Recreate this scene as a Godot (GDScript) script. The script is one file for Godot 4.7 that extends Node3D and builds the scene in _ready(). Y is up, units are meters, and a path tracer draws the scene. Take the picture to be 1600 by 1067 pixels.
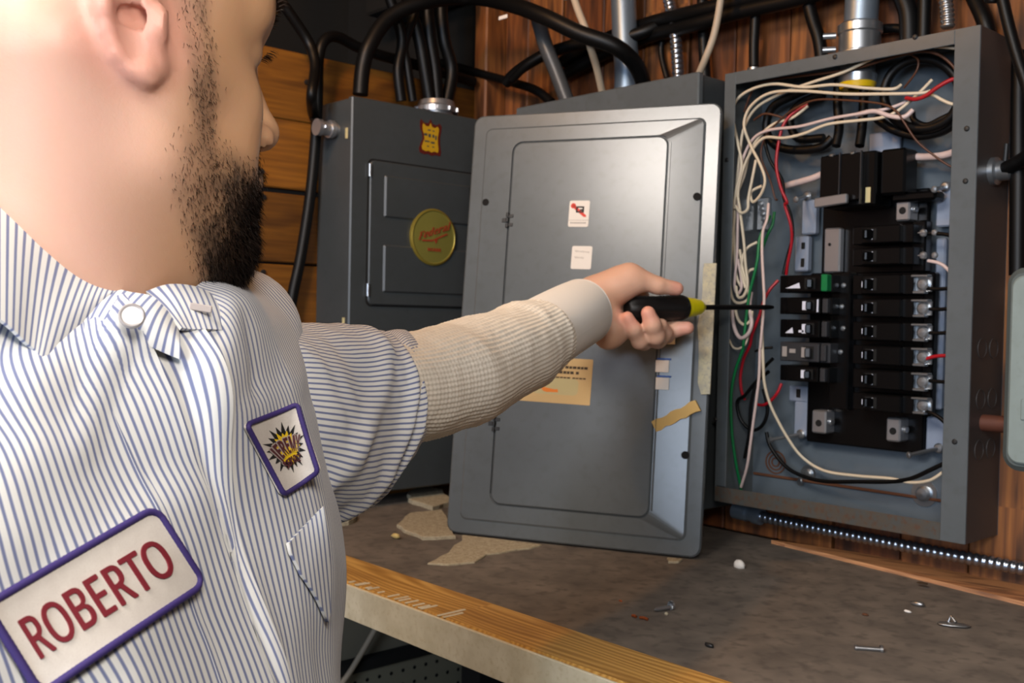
extends Node3D
# An electrician reaches across a bench to a row of old electrical boxes in the corner of a timber-clad garage.
# World: x runs along the wall that carries the breaker panel, z comes out of that wall, y is up; metres.

const F := 1613.0                      # focal length in pixels of the 1600 x 1067 frame
const EYE := Vector3(0, 1.25, 0)
const WALL_Z := -1.289                 # face of the wall behind the breaker panel
const WALL_X := -1.474                 # face of the wall behind the old fuse box
const SHELF_Y := 0.938
const PANEL_Z := -1.197                # front face of the breaker panel
var cam_b: Basis
var M := {}
var taken := {}
var rng := RandomNumberGenerator.new()

func _ready():
	rng.seed = 7
	cam_b = Basis(Vector3.UP, 0.8297) * Basis(Vector3.RIGHT, -0.0225) * Basis(Vector3(0, 0, 1), 0.0206)
	# ---- camera
	var cam := Camera3D.new(); cam.name = "camera"
	cam.transform = Transform3D(cam_b, EYE)
	var ca := CameraAttributesPhysical.new()
	ca.frustum_focal_length = 36.28; ca.frustum_focus_distance = 0.72
	ca.frustum_near = 0.02; ca.frustum_far = 30.0
	ca.exposure_aperture = 17.0
	cam.attributes = ca; cam.fov = 36.6; cam.near = 0.02; cam.far = 30.0
	add_child(cam); cam.current = true
	# ---- sky and exposure
	var we := WorldEnvironment.new(); we.name = "world"
	var env := Environment.new()
	env.background_mode = Environment.BG_COLOR
	env.background_color = Color(0.62, 0.74, 0.95); env.background_energy_multiplier = 1.0
	env.tonemap_mode = Environment.TONE_MAPPER_LINEAR; env.tonemap_exposure = 0.74
	env.sdfgi_enabled = true; env.ssao_enabled = true; env.ssil_enabled = true
	we.environment = env; add_child(we)
	# ---- lights: a window and a ceiling fitting behind the camera, a warm bulb over the bench
	area_light("window_light", Vector3(0.35, 1.45, 1.98), Vector3(0.25, 1.42, -1.0), Vector2(1.3, 0.8), Color(0.84, 0.91, 1.0), 6.0)
	area_light("added_flash_beam", Vector3(0.10, 1.60, 0.03), Vector3(-0.62, 1.15, -0.35), Vector2(0.22, 0.22), Color(1.0, 0.965, 0.93), 0.88)  # flash added out of view to brighten his chest
	area_light("ceiling_light", Vector3(-0.42, 2.28, 0.62), Vector3(-0.75, 1.1, -0.55), Vector2(0.6, 0.6), Color(1.0, 0.96, 0.92), 4.8)
	var ol := OmniLight3D.new(); ol.name = "bulb_light"; ol.position = Vector3(-1.05, 2.02, -0.42)
	ol.light_color = Color(1.0, 0.70, 0.34); ol.light_energy = 0.36; ol.light_size = 0.03; ol.omni_range = 8; ol.omni_attenuation = 2
	ol.shadow_enabled = true; add_child(ol)
	materials()
	room()
	bench()
	fuse_box()
	second_box()
	breaker_panel()
	panel_cover()
	conduits_and_cables()
	wiring()
	bench_litter()
	person()
	screwdriver()

func area_light(called, at_, look, size: Vector2, c: Color, e: float):
	var l := AreaLight3D.new(); l.name = called
	l.area_size = size; l.light_color = c; l.light_energy = e; l.shadow_enabled = true
	l.area_range = 8.0; l.area_attenuation = 2.0
	add_child(l)
	l.look_at_from_position(at_, look, Vector3.UP)

# ---------------------------------------------------------------- measuring
func ray(px: float, py: float) -> Vector3: return cam_b * Vector3((px - 800.0) / F, -(py - 533.5) / F, -1.0)
func at(px: float, py: float, z: float) -> Vector3: return EYE + ray(px, py) * z
func onx(px: float, py: float, x: float) -> Vector3:
	var r := ray(px, py); return EYE + r * (x / r.x)
func ony(px: float, py: float, y: float) -> Vector3:
	var r := ray(px, py); return EYE + r * ((y - EYE.y) / r.y)
func onz(px: float, py: float, z: float) -> Vector3:
	var r := ray(px, py); return EYE + r * (z / r.z)
func loc(xf: Transform3D, px: float, py: float, d := 0.0) -> Vector3:
	var inv := xf.affine_inverse(); var r := inv.basis * ray(px, py); var o := inv * EYE
	return o + r * ((d - o.z) / r.z)

# ---------------------------------------------------------------- scene tree
func numbered(called: String) -> String:
	if not taken.has(called):
		taken[called] = 0; return called
	taken[called] += 1
	return "%s_%03d" % [called, taken[called]]
func tag(o, label: String, category: String, group := "", kind := ""):
	o.set_meta("label", label)
	if category: o.set_meta("category", category)
	if group: o.set_meta("group", group)
	if kind: o.set_meta("kind", kind)
	return o
func thing(called: String, label: String, category: String, pos := Vector3.ZERO, basis_ := Basis(), group := "") -> Node3D:
	var o := Node3D.new(); o.name = numbered(called); add_child(o)
	o.transform = Transform3D(basis_, pos)
	tag(o, label, category, group); return o
func part(parent: Node, called: String, g, m: Material, label := "") -> MeshInstance3D:
	var o := MeshInstance3D.new()
	if parent == self: o.name = numbered(called)
	else:
		var key := str(parent.get_instance_id()) + called
		var k: int = taken.get(key, -1) + 1
		taken[key] = k
		o.name = called if k == 0 else "%s_%03d" % [called, k]
	o.mesh = g.mesh() if g is G else g
	o.material_override = m
	parent.add_child(o)
	if label: o.set_meta("label", label)
	return o
func struct(called: String, g: G, m: Material, parent: Node = self) -> MeshInstance3D:
	var o := part(parent, called, g, m)
	if parent == self: o.set_meta("kind", "structure")
	return o

# ---------------------------------------------------------------- geometry
class G:
	var v := PackedVector3Array()
	var n := PackedVector3Array()
	var uv := PackedVector2Array()
	var c := PackedColorArray()
	var i := PackedInt32Array()
	var col := Color.WHITE
	var uvo := Vector2.ZERO
	func mesh() -> ArrayMesh:
		var a := []; a.resize(Mesh.ARRAY_MAX)
		a[Mesh.ARRAY_VERTEX] = v; a[Mesh.ARRAY_NORMAL] = n; a[Mesh.ARRAY_TEX_UV] = uv; a[Mesh.ARRAY_COLOR] = c; a[Mesh.ARRAY_INDEX] = i
		var m := ArrayMesh.new(); m.add_surface_from_arrays(Mesh.PRIMITIVE_TRIANGLES, a); return m
	func put(p: Vector3, nn: Vector3, t: Vector2) -> int:
		v.append(p); n.append(nn); uv.append(t + uvo); c.append(col); return v.size() - 1
	func poly(pts: Array, nn: Vector3, uvs = null) -> void:   # flat convex polygon whose outside is nn
		nn = nn.normalized()
		var b := v.size()
		for k in pts.size(): put(pts[k], nn, uvs[k] if uvs else Vector2(pts[k].x, pts[k].y))
		var turn: float = ((pts[1] - pts[0]).cross(pts[2] - pts[0])).dot(nn)
		for k in range(1, pts.size() - 1):
			if turn < 0: i.append_array([b, b + k, b + k + 1])
			else: i.append_array([b, b + k + 1, b + k])
	func box(ctr: Vector3, size: Vector3, bev := 0.0, xf := Transform3D(), grain := 1) -> void:
		var h := size * 0.5
		bev = minf(bev, minf(h.x, minf(h.y, h.z)) * 0.9)
		for a in 3:
			var b := (a + 1) % 3; var d := (a + 2) % 3
			for s in [-1.0, 1.0]:
				var pts := []; var ts := []
				for q in [[-1, -1], [1, -1], [1, 1], [-1, 1]]:
					var p := Vector3.ZERO
					p[a] = s * h[a]; p[b] = q[0] * (h[b] - bev); p[d] = q[1] * (h[d] - bev)
					pts.append(xf * (ctr + p))
					var w := Vector3(ctr + p)
					var g := grain if grain != a else b
					var o := 3 - a - g
					ts.append(Vector2(w[o], w[g]))
				var nn := Vector3.ZERO; nn[a] = s
				poly(pts, (xf.basis * nn).normalized(), ts)
		if bev <= 0.0: return
		for a in 3:
			var b := (a + 1) % 3; var d := (a + 2) % 3
			for s in [-1.0, 1.0]:
				for t in [-1.0, 1.0]:
					var p1 := Vector3.ZERO; var p2 := Vector3.ZERO; var e := Vector3.ZERO
					p1[a] = s * h[a]; p1[b] = t * (h[b] - bev)
					p2[a] = s * (h[a] - bev); p2[b] = t * h[b]
					e[d] = h[d] - bev
					var nn := Vector3.ZERO; nn[a] = s; nn[b] = t
					poly([xf * (ctr + p1 - e), xf * (ctr + p2 - e), xf * (ctr + p2 + e), xf * (ctr + p1 + e)], (xf.basis * nn).normalized())
		for sx in [-1.0, 1.0]:
			for sy in [-1.0, 1.0]:
				for sz in [-1.0, 1.0]:
					var s := Vector3(sx, sy, sz); var k := h - Vector3.ONE * bev
					poly([xf * (ctr + s * Vector3(h.x, k.y, k.z)), xf * (ctr + s * Vector3(k.x, h.y, k.z)), xf * (ctr + s * Vector3(k.x, k.y, h.z))], (xf.basis * s).normalized())
	func span(lo: Vector3, hi: Vector3, bev := 0.0, grain := 1) -> void: box((lo + hi) * 0.5, (hi - lo).abs(), bev, Transform3D(), grain)
	func surf(pts: PackedVector3Array, rows: int, cols: int, wrap_c := false, uvs = null, cols_c = null, flip := false) -> void:
		# smooth grid; row-major. flip turns it inside out
		var b := v.size(); var base := i.size()
		for k in rows * cols:
			v.append(pts[k]); n.append(Vector3.ZERO); uv.append((uvs[k] if uvs else Vector2(k % cols, k / cols)) + uvo)
			c.append(cols_c[k] if cols_c else col)
		var cc := cols if wrap_c else cols - 1
		for r in rows - 1:
			for q in cc:
				var a := b + r * cols + q; var d := b + r * cols + (q + 1) % cols; var e := a + cols; var f := d + cols
				if flip: i.append_array([a, d, e, d, f, e])
				else: i.append_array([a, e, d, d, e, f])
		smooth(b, base)
	func smooth(b: int, base: int) -> void:
		for k in range(base, i.size(), 3):
			var p := v[i[k]]; var nn := (v[i[k + 2]] - p).cross(v[i[k + 1]] - p)
			n[i[k]] += nn; n[i[k + 1]] += nn; n[i[k + 2]] += nn
		for k in range(b, v.size()): n[k] = n[k].normalized() if n[k].length() > 1e-14 else Vector3.UP
	func tube(pts: Array, r, sides := 10, caps := true) -> void:   # r: number or one per point
		var m := pts.size(); if m < 2: return
		var up: Vector3 = Vector3.UP
		var t0: Vector3 = (pts[1] - pts[0]).normalized()
		if absf(t0.dot(up)) > 0.9: up = Vector3.RIGHT
		var s := t0.cross(up).normalized()
		var b := v.size(); var len := 0.0
		var t := t0
		for k in m:
			if k > 0: len += (pts[k] - pts[k - 1]).length()
			var tn: Vector3 = (pts[mini(k + 1, m - 1)] - pts[maxi(k - 1, 0)])
			if tn.length() > 1e-9: t = tn.normalized()
			s = (s - t * s.dot(t)).normalized()
			var w := t.cross(s)
			var rr: float = r if (r is float or r is int) else r[k]
			var slope := 0.0
			if not (r is float or r is int): slope = (r[mini(k + 1, m - 1)] - r[maxi(k - 1, 0)]) / maxf((pts[mini(k + 1, m - 1)] - pts[maxi(k - 1, 0)]).length(), 1e-6)
			for q in sides + 1:
				var a := TAU * q / sides
				var d := s * cos(a) + w * sin(a)
				v.append(pts[k] + d * rr); n.append((d - t * slope).normalized()); uv.append(Vector2(TAU * rr * q / sides, len) + uvo); c.append(col)
		for k in m - 1:
			for q in sides:
				var a := b + k * (sides + 1) + q; var e := a + sides + 1
				i.append_array([a, e, a + 1, a + 1, e, e + 1])
		if caps:
			for e in 2:
				var k := 0 if e == 0 else m - 1
				var ring := []
				for q in sides: ring.append(v[b + k * (sides + 1) + q])
				var nn: Vector3 = (pts[0] - pts[1]) if e == 0 else (pts[m - 1] - pts[m - 2])
				poly(ring, nn.normalized())
	func lathe(prof: Array, xf := Transform3D(), segs := 24) -> void:   # profile of Vector2(radius, height) up the local y axis, outside on the right going up
		for k in prof.size() - 1:
			var p: Vector2 = prof[k]; var q: Vector2 = prof[k + 1]
			if (q - p).length() < 1e-7: continue
			var nr := Vector2(q.y - p.y, -(q.x - p.x)).normalized()
			var b := v.size()
			for s in segs + 1:
				var a := TAU * s / segs
				var d := Vector3(cos(a), 0, sin(a))
				var nn := (xf.basis * (d * nr.x + Vector3.UP * nr.y)).normalized()
				put(xf * (d * p.x + Vector3.UP * p.y), nn, Vector2(a * 0.05, p.y)); put(xf * (d * q.x + Vector3.UP * q.y), nn, Vector2(a * 0.05, q.y))
			for s in segs:
				var a := b + s * 2
				if xf.basis.determinant() > 0: i.append_array([a, a + 2, a + 1, a + 1, a + 2, a + 3])
				else: i.append_array([a, a + 1, a + 2, a + 1, a + 3, a + 2])
	func prism(pl: PackedVector2Array, z0: float, z1: float, xf := Transform3D(), bev := 0.0) -> void:   # polygon extruded from z0 to z1 (front), front edge bevelled
		var p2 := pl
		var area := 0.0
		for k in pl.size(): area += pl[k].cross(pl[(k + 1) % pl.size()])
		if area < 0: p2 = pl.duplicate(); p2.reverse()
		var m := p2.size()
		var inner := PackedVector2Array()
		for k in m:
			var e0 := (p2[k] - p2[(k + m - 1) % m]).normalized(); var e1 := (p2[(k + 1) % m] - p2[k]).normalized()
			var nv := Vector2(-e0.y - e1.y, e0.x + e1.x)
			nv = nv.normalized() / maxf(0.5, sqrt(maxf(0.0, (1 + e0.dot(e1)) / 2)))
			inner.append(p2[k] + nv * bev)
		var tri := Geometry2D.triangulate_polygon(inner)
		var fz := (xf.basis * Vector3(0, 0, 1)).normalized()
		for side in 2:
			var b := v.size()
			var src := inner if side == 0 else p2
			for k in m: put(xf * Vector3(src[k].x, src[k].y, z1 if side == 0 else z0), fz if side == 0 else -fz, src[k])
			for k in range(0, tri.size(), 3):
				var cr := (src[tri[k + 1]] - src[tri[k]]).cross(src[tri[k + 2]] - src[tri[k]])
				if (cr > 0) == (side == 0): i.append_array([b + tri[k], b + tri[k + 2], b + tri[k + 1]])
				else: i.append_array([b + tri[k], b + tri[k + 1], b + tri[k + 2]])
		for k in m:
			var k2 := (k + 1) % m
			var e := p2[k2] - p2[k]
			if e.length() < 1e-9: continue
			var nn := (xf.basis * Vector3(e.y, -e.x, 0)).normalized()
			var zb := z1 - bev
			poly([xf * Vector3(p2[k].x, p2[k].y, z0), xf * Vector3(p2[k2].x, p2[k2].y, z0), xf * Vector3(p2[k2].x, p2[k2].y, zb), xf * Vector3(p2[k].x, p2[k].y, zb)], nn)
			if bev > 0: poly([xf * Vector3(p2[k].x, p2[k].y, zb), xf * Vector3(p2[k2].x, p2[k2].y, zb), xf * Vector3(inner[k2].x, inner[k2].y, z1), xf * Vector3(inner[k].x, inner[k].y, z1)], (nn + fz).normalized())
	func ring(outer: PackedVector2Array, inner: PackedVector2Array, z0: float, z1: float, xf := Transform3D()) -> void:   # frame between two loops of as many points
		var m := outer.size()
		var fz := (xf.basis * Vector3(0, 0, 1)).normalized()
		for k in m:
			var k2 := (k + 1) % m
			var a := [outer[k], outer[k2], inner[k2], inner[k]]
			for side in 2:
				var z := z1 if side == 0 else z0
				poly(a.map(func(p): return xf * Vector3(p.x, p.y, z)), fz if side == 0 else -fz, a)
			for q in 2:
				var p: Vector2 = outer[k] if q == 0 else inner[k]; var r: Vector2 = outer[k2] if q == 0 else inner[k2]
				var e := r - p
				if e.length() < 1e-9: continue
				var nn := Vector3(e.y, -e.x, 0) * (1 if q == 0 else -1)
				poly([xf * Vector3(p.x, p.y, z0), xf * Vector3(r.x, r.y, z0), xf * Vector3(r.x, r.y, z1), xf * Vector3(p.x, p.y, z1)], (xf.basis * nn).normalized(), [Vector2(p.x, z0), Vector2(r.x, z0), Vector2(r.x, z1), Vector2(p.x, z1)])
	func blob(ctr: Vector3, rad: Vector3, xf := Transform3D(), rough := 0.0, seed_ := 1, segs := 12) -> void:
		var pts := PackedVector3Array(); var rows := segs / 2 + 1
		var r := RandomNumberGenerator.new(); r.seed = seed_
		for a in rows:
			for b in segs:
				var th := PI * a / (rows - 1); var ph := TAU * b / segs
				var k := 1.0 + (r.randf() - 0.5) * rough * sin(th)
				pts.append(xf * (ctr + Vector3(sin(th) * cos(ph), cos(th), sin(th) * sin(ph)) * rad * k))
		surf(pts, rows, segs, true, null, null, true)
	func add(g: G) -> void:
		var b := v.size()
		v.append_array(g.v); n.append_array(g.n); uv.append_array(g.uv); c.append_array(g.c)
		for k in g.i: i.append(k + b)
	func lettering(text: String, font: Font, height: float, depth: float, place: Callable) -> void:   # glyphs as solid shapes, each vertex put by place(Vector3)
		var tm := TextMesh.new(); tm.text = text; tm.font = font; tm.font_size = 64; tm.pixel_size = height / 64.0; tm.depth = depth; tm.curve_step = 1.0
		var a := tm.surface_get_arrays(0)
		var b := v.size()
		var pv: PackedVector3Array = a[Mesh.ARRAY_VERTEX]
		var pn: PackedVector3Array = a[Mesh.ARRAY_NORMAL]
		for k in pv.size():
			var q: Vector3 = place.call(pv[k])
			var q2: Vector3 = place.call(pv[k] + pn[k] * 0.0004)
			put(q, (q2 - q).normalized(), Vector2.ZERO)
		for k in a[Mesh.ARRAY_INDEX]: i.append(b + k)

static func rrect(w: float, h: float, r: float, seg := 5, ctr := Vector2.ZERO) -> PackedVector2Array:
	var o := PackedVector2Array()
	for q in 4:
		var cc := Vector2((w / 2 - r) * (1 if q in [0, 3] else -1), (h / 2 - r) * (1 if q < 2 else -1))
		for k in seg + 1:
			var a := PI / 2 * (q + float(k) / seg)
			o.append(ctr + cc + Vector2(cos(a), sin(a)) * r)
	return o
static func disc(r: float, seg := 16, ctr := Vector2.ZERO) -> PackedVector2Array:
	var o := PackedVector2Array()
	for k in seg: o.append(ctr + Vector2(cos(TAU * k / seg), sin(TAU * k / seg)) * r)
	return o
func curve(pts: Array, per := 8) -> Array:   # Catmull-Rom through the points
	var o := []
	var m := pts.size()
	for k in m - 1:
		var p0 = pts[maxi(k - 1, 0)]; var p1 = pts[k]; var p2 = pts[k + 1]; var p3 = pts[mini(k + 2, m - 1)]
		for s in per: o.append(p1.cubic_interpolate(p2, p0, p3, float(s) / per))
	o.append(pts[m - 1])
	return o
func px_curve(list: Array, per := 8) -> Array:   # [px, py, z-plane] triples: points on planes parallel to the panel wall
	return curve(list.map(func(p): return onz(p[0], p[1], p[2])), per)
func flex(pts: Array, r: float, pitch := 0.0085) -> G:   # spiral-wound metal conduit
	var fine := []; var total := 0.0
	for k in pts.size() - 1: total += (pts[k + 1] - pts[k]).length()
	var step := pitch / 4; var rad := []
	var want := 0.0; var run := 0.0; var j := 0
	for k in pts.size() - 1:
		var d: Vector3 = pts[k + 1] - pts[k]; var l := d.length()
		while want <= run + l:
			fine.append(pts[k] + d * ((want - run) / l)); rad.append(r * [0.74, 0.95, 1.0, 0.95][j % 4]); j += 1; want += step
		run += l
	var g := G.new(); g.tube(fine, rad, 12)
	return g

# ---------------------------------------------------------------- materials
func noise(seed_: int, freq: float, oct := 3, type := FastNoiseLite.TYPE_SIMPLEX_SMOOTH) -> FastNoiseLite:
	var f := FastNoiseLite.new(); f.seed = seed_; f.frequency = freq; f.noise_type = type
	f.fractal_type = FastNoiseLite.FRACTAL_FBM; f.fractal_octaves = oct; return f
func tex(w: int, h: int, fn: Callable) -> ImageTexture:
	var im := Image.create(w, h, false, Image.FORMAT_RGB8)
	for y in h:
		for x in w: im.set_pixel(x, y, fn.call(x, y))
	return ImageTexture.create_from_image(im)
func wood_tex(seed_: int, dark: Color, light: Color, stain: Color, lines := 1.0, stain_amt := 0.5) -> ImageTexture:
	var a := noise(seed_, 0.02, 3); var b := noise(seed_ + 1, 0.012, 2); var d := noise(seed_ + 2, 0.05, 2)
	return tex(192, 384, func(x, y):
		var warp: float = b.get_noise_2d(x * 0.8, y * 0.35) * 26.0
		var g: float = 0.5 + 0.5 * sin((x + warp) * 0.42 * lines)
		var f: float = 0.5 + 0.5 * a.get_noise_2d(x * 9.0, y * 0.5)
		var t: float = clampf(0.45 * g * lines + 0.7 * f - 0.1, 0.0, 1.0)
		var c := dark.lerp(light, t)
		var s: float = clampf((d.get_noise_2d(x * 0.5, y * 0.22) - 0.12) * 2.2, 0.0, 1.0) * stain_amt
		return c.lerp(stain, s))
func mottle(seed_: int, c1: Color, c2: Color, c3: Color, f1 := 0.02, f2 := 0.12, s := 256) -> ImageTexture:
	var a := noise(seed_, f1, 4); var b := noise(seed_ + 5, f2, 3)
	var ia := a.get_seamless_image(s, s); var ib := b.get_seamless_image(s, s)
	return tex(s, s, func(x, y):
		var u := ia.get_pixel(x, y).r; var w := ib.get_pixel(x, y).r
		return c1.lerp(c2, u).lerp(c3, clampf((w - 0.55) * 1.6, 0.0, 1.0)))
func mat(called: String, c: Color, rough := 0.6, metal := 0.0, t: Texture2D = null, scale := Vector3.ONE, spec := 0.5) -> StandardMaterial3D:
	var m := StandardMaterial3D.new(); m.resource_name = called
	m.albedo_color = c; m.roughness = rough; m.metallic = metal; m.metallic_specular = spec
	if t: m.albedo_texture = t; m.uv1_scale = scale
	M[called] = m
	return m
func tri(m: StandardMaterial3D, s: float, world := false):
	m.uv1_triplanar = true; m.uv1_world_triplanar = world; m.uv1_scale = Vector3.ONE * s; return m
func bump(m: StandardMaterial3D, t: Texture2D, cm: float):
	m.heightmap_enabled = true; m.heightmap_texture = t; m.heightmap_scale = cm; return m
func materials():
	var redwood := wood_tex(11, Color(0.36, 0.215, 0.11), Color(0.62, 0.41, 0.21), Color(0.15, 0.085, 0.05), 0.8, 0.6)
	for k in 3:
		mat("redwood%d" % k, [Color(0.95, 0.88, 0.82), Color(0.80, 0.70, 0.62), Color(1.0, 0.95, 0.85)][k], 0.62, 0, redwood, Vector3(5, 1.5, 1))
	var planks := wood_tex(23, Color(0.42, 0.27, 0.08), Color(0.66, 0.46, 0.16), Color(0.24, 0.14, 0.05), 0.35, 0.45)
	for k in 3:
		mat("plank%d" % k, [Color(0.9, 0.86, 0.75), Color(0.78, 0.74, 0.62), Color(0.98, 0.93, 0.82)][k], 0.55, 0, planks, Vector3(4, 1.4, 1))
	mat("pine", Color(1, 1, 1), 0.55, 0, wood_tex(31, Color(0.58, 0.41, 0.17), Color(0.80, 0.63, 0.34), Color(0.45, 0.29, 0.11), 1.5, 0.25), Vector3(6, 1.2, 1))
	mat("lath", Color(1, 1, 1), 0.6, 0, wood_tex(37, Color(0.55, 0.36, 0.22), Color(0.80, 0.58, 0.38), Color(0.25, 0.14, 0.08), 1.0, 0.4), Vector3(12, 2.5, 1))
	mat("dark_wood", Color(0.07, 0.06, 0.045), 0.85)
	mat("white_paint", Color(0.86, 0.83, 0.74), 0.5, 0, mottle(41, Color(1, 1, 1), Color(0.9, 0.89, 0.86), Color(0.85, 0.82, 0.74)), Vector3(4, 4, 1))
	tri(mat("dusty_top", Color(1, 1, 1), 0.75, 0, mottle(51, Color(0.34, 0.315, 0.29), Color(0.47, 0.435, 0.395), Color(0.27, 0.25, 0.23), 0.018, 0.05, 512)), 1.6)
	tri(mat("wall_paint", Color(0.46, 0.43, 0.38), 0.85), 1.0)
	mat("ceiling_paint", Color(0.46, 0.42, 0.37), 0.9)
	mat("concrete", Color(0.42, 0.41, 0.39), 0.9)
	mat("pegboard", Color(0.52, 0.50, 0.42), 0.7); mat("pegwall", Color(0.50, 0.47, 0.40), 0.8)
	# painted steel
	var scuff := mottle(61, Color(1, 1, 1), Color(0.95, 0.95, 0.945), Color(0.92, 0.915, 0.90), 0.012, 0.06, 256)
	tri(mat("grey_steel", Color(0.342, 0.364, 0.376), 0.25, 0.0, scuff, Vector3.ONE, 0.6), 3.0)
	tri(mat("grey_steel_dark", Color(0.235, 0.255, 0.265), 0.42, 0.0, scuff, Vector3.ONE, 0.5), 3.0)
	tri(mat("grey_steel_inner", Color(0.33, 0.37, 0.405), 0.5, 0.0, scuff), 3.0)
	tri(mat("rusty_steel", Color(1, 1, 1), 0.8, 0.0, mottle(71, Color(0.30, 0.25, 0.20), Color(0.25, 0.27, 0.27), Color(0.33, 0.17, 0.08), 0.03, 0.06)), 6.0)
	mat("rust", Color(0.34, 0.20, 0.11), 0.9)
	mat("shaded_side_steel", Color(0.235, 0.22, 0.215), 0.42)  # grey side paint darkened towards brown, shade put into the colour
	tri(mat("worn_edge", Color(1, 1, 1), 0.5, 0.0, mottle(75, Color(0.70, 0.66, 0.52), Color(0.55, 0.54, 0.48), Color(0.40, 0.42, 0.42), 0.03, 0.09)), 8.0)
	mat("plate_grey", Color(0.54, 0.58, 0.65), 0.4, 0.2)
	mat("aluminium", Color(0.72, 0.73, 0.75), 0.32, 0.85)
	mat("zinc", Color(0.68, 0.70, 0.72), 0.3, 0.9)
	mat("galvanised", Color(0.50, 0.55, 0.60), 0.42, 0.7)
	mat("flex_metal", Color(0.62, 0.65, 0.70), 0.25, 0.95)
	mat("copper", Color(0.72, 0.40, 0.24), 0.35, 0.8); mat("old_copper", Color(0.36, 0.20, 0.14), 0.65, 0.2)
	mat("steel", Color(0.62, 0.62, 0.62), 0.35, 0.9)
	mat("dark_metal", Color(0.20, 0.20, 0.20), 0.45, 0.6)
	mat("hole_black", Color(0.015, 0.015, 0.015), 0.9)
	# plastics and wires
	mat("bakelite", Color(0.022, 0.022, 0.026), 0.3, 0, null, Vector3.ONE, 0.35)
	mat("bakelite_grey", Color(0.16, 0.165, 0.18), 0.45)
	mat("black_cable", Color(0.024, 0.025, 0.028), 0.45, 0, null, Vector3.ONE, 0.35)
	mat("black_wire", Color(0.022, 0.022, 0.025), 0.45, 0, null, Vector3.ONE, 0.35)
	mat("white_wire", Color(0.80, 0.745, 0.65), 0.45)
	mat("pale_wire", Color(0.78, 0.70, 0.68), 0.45)
	mat("white_cord", Color(0.66, 0.60, 0.52), 0.55)
	mat("brown_wire", Color(0.30, 0.17, 0.10), 0.5)
	mat("red_wire", Color(0.60, 0.05, 0.11), 0.4)
	mat("green_wire", Color(0.02, 0.42, 0.22), 0.4)
	mat("yellow_plastic", Color(0.80, 0.66, 0.05), 0.4)
	mat("grey_tape", Color(0.24, 0.25, 0.26), 0.4)
	mat("print_glint_white", Color(0.80, 0.82, 0.88), 0.5)
	mat("label_white", Color(0.87, 0.85, 0.82), 0.6)
	mat("label_tan", Color(0.77, 0.66, 0.46), 0.65)
	mat("label_cream", Color(0.72, 0.68, 0.50), 0.65)
	mat("ink", Color(0.12, 0.10, 0.10), 0.7); mat("ink_pale", Color(0.55, 0.53, 0.52), 0.7)
	mat("ink_brown", Color(0.22, 0.16, 0.09), 0.7)
	mat("red_ink", Color(0.80, 0.22, 0.15), 0.6); mat("orange_ink", Color(0.86, 0.48, 0.08), 0.6)
	mat("blue_ink", Color(0.15, 0.33, 0.65), 0.6)
	mat("badge_gold", Color(0.52, 0.50, 0.24), 0.35, 0.3); mat("badge_rim", Color(0.58, 0.52, 0.22), 0.3, 0.5)
	mat("badge_red", Color(0.58, 0.20, 0.12), 0.5)
	mat("decal_yellow", Color(0.74, 0.58, 0.08), 0.5); mat("decal_red", Color(0.33, 0.07, 0.03), 0.5)
	mat("masking_tape", Color(0.76, 0.62, 0.36), 0.7)
	tri(mat("meter_grey", Color(0.50, 0.55, 0.54), 0.55, 0, scuff), 6.0); mat("meter_rim", Color(0.30, 0.335, 0.33), 0.5)
	tri(mat("plaster", Color(1, 1, 1), 0.85, 0, mottle(81, Color(0.72, 0.68, 0.58), Color(0.58, 0.54, 0.45), Color(0.42, 0.38, 0.30), 0.04, 0.1)), 9.0)
	mat("crumb", Color(0.75, 0.66, 0.42), 0.8)
	# screwdriver
	mat("grip_black", Color(0.022, 0.022, 0.026), 0.55)
	var y := mat("amber_plastic", Color(0.80, 0.76, 0.02), 0.12)
	y.clearcoat_enabled = true; y.clearcoat = 0.6; y.backlight_enabled = true; y.backlight = Color(0.6, 0.58, 0.05)
	# cloth
	var st := tex(64, 8, func(x, _y):
		var u := fposmod(x / 16.0, 1.0)
		var k := smoothstep(0.0, 0.10, u) * (1.0 - smoothstep(0.34, 0.44, u))
		return Color(0.80, 0.80, 0.79).lerp(Color(0.42, 0.45, 0.57), k))
	var weave := tex(64, 64, func(x, yy): return Color(0.5, 0.5, 0.5) + Color(1, 1, 1) * (0.25 * sin(x * TAU / 8) * sin(yy * TAU / 8)))
	var cl := mat("stripes", Color(1, 1, 1), 0.85, 0, st, Vector3(1.0 / 0.0176, 20, 1), 0.25)
	cl.rim_enabled = true; cl.rim = 0.25; cl.backlight_enabled = true; cl.backlight = Color(0.12, 0.12, 0.14)
	var wide := mat("stripes_placket", Color(1.0, 1.0, 1.0), 0.85, 0, st, Vector3(1.0 / 0.021, 20, 1), 0.25)
	wide.rim_enabled = true; wide.rim = 0.2
	var thermal := tex(64, 64, func(x, yy):
		var p := 0.5 + 0.5 * cos(x * TAU / 16); var q := 0.5 + 0.5 * cos(yy * TAU / 16)
		var h: float = clampf(maxf(p, q * 0.75), 0, 1)
		return Color(h, h, h))
	var th := mat("thermal", Color(0.86, 0.83, 0.775), 0.9, 0, null, Vector3(1.0 / 0.0135, 1.0 / 0.0135, 1), 0.2)
	bump(th, thermal, 0.16); th.rim_enabled = true; th.rim = 0.3
	var cuffm := mat("rib_cuff", Color(0.91, 0.90, 0.875), 0.9, 0, null, Vector3(1.0 / 0.010, 40, 1), 0.2)
	bump(cuffm, tex(32, 4, func(x, _y): var h := 0.5 + 0.5 * cos(x * TAU / 8); return Color(h, h, h)), 0.02)
	cuffm.rim_enabled = true; cuffm.rim = 0.3
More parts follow.
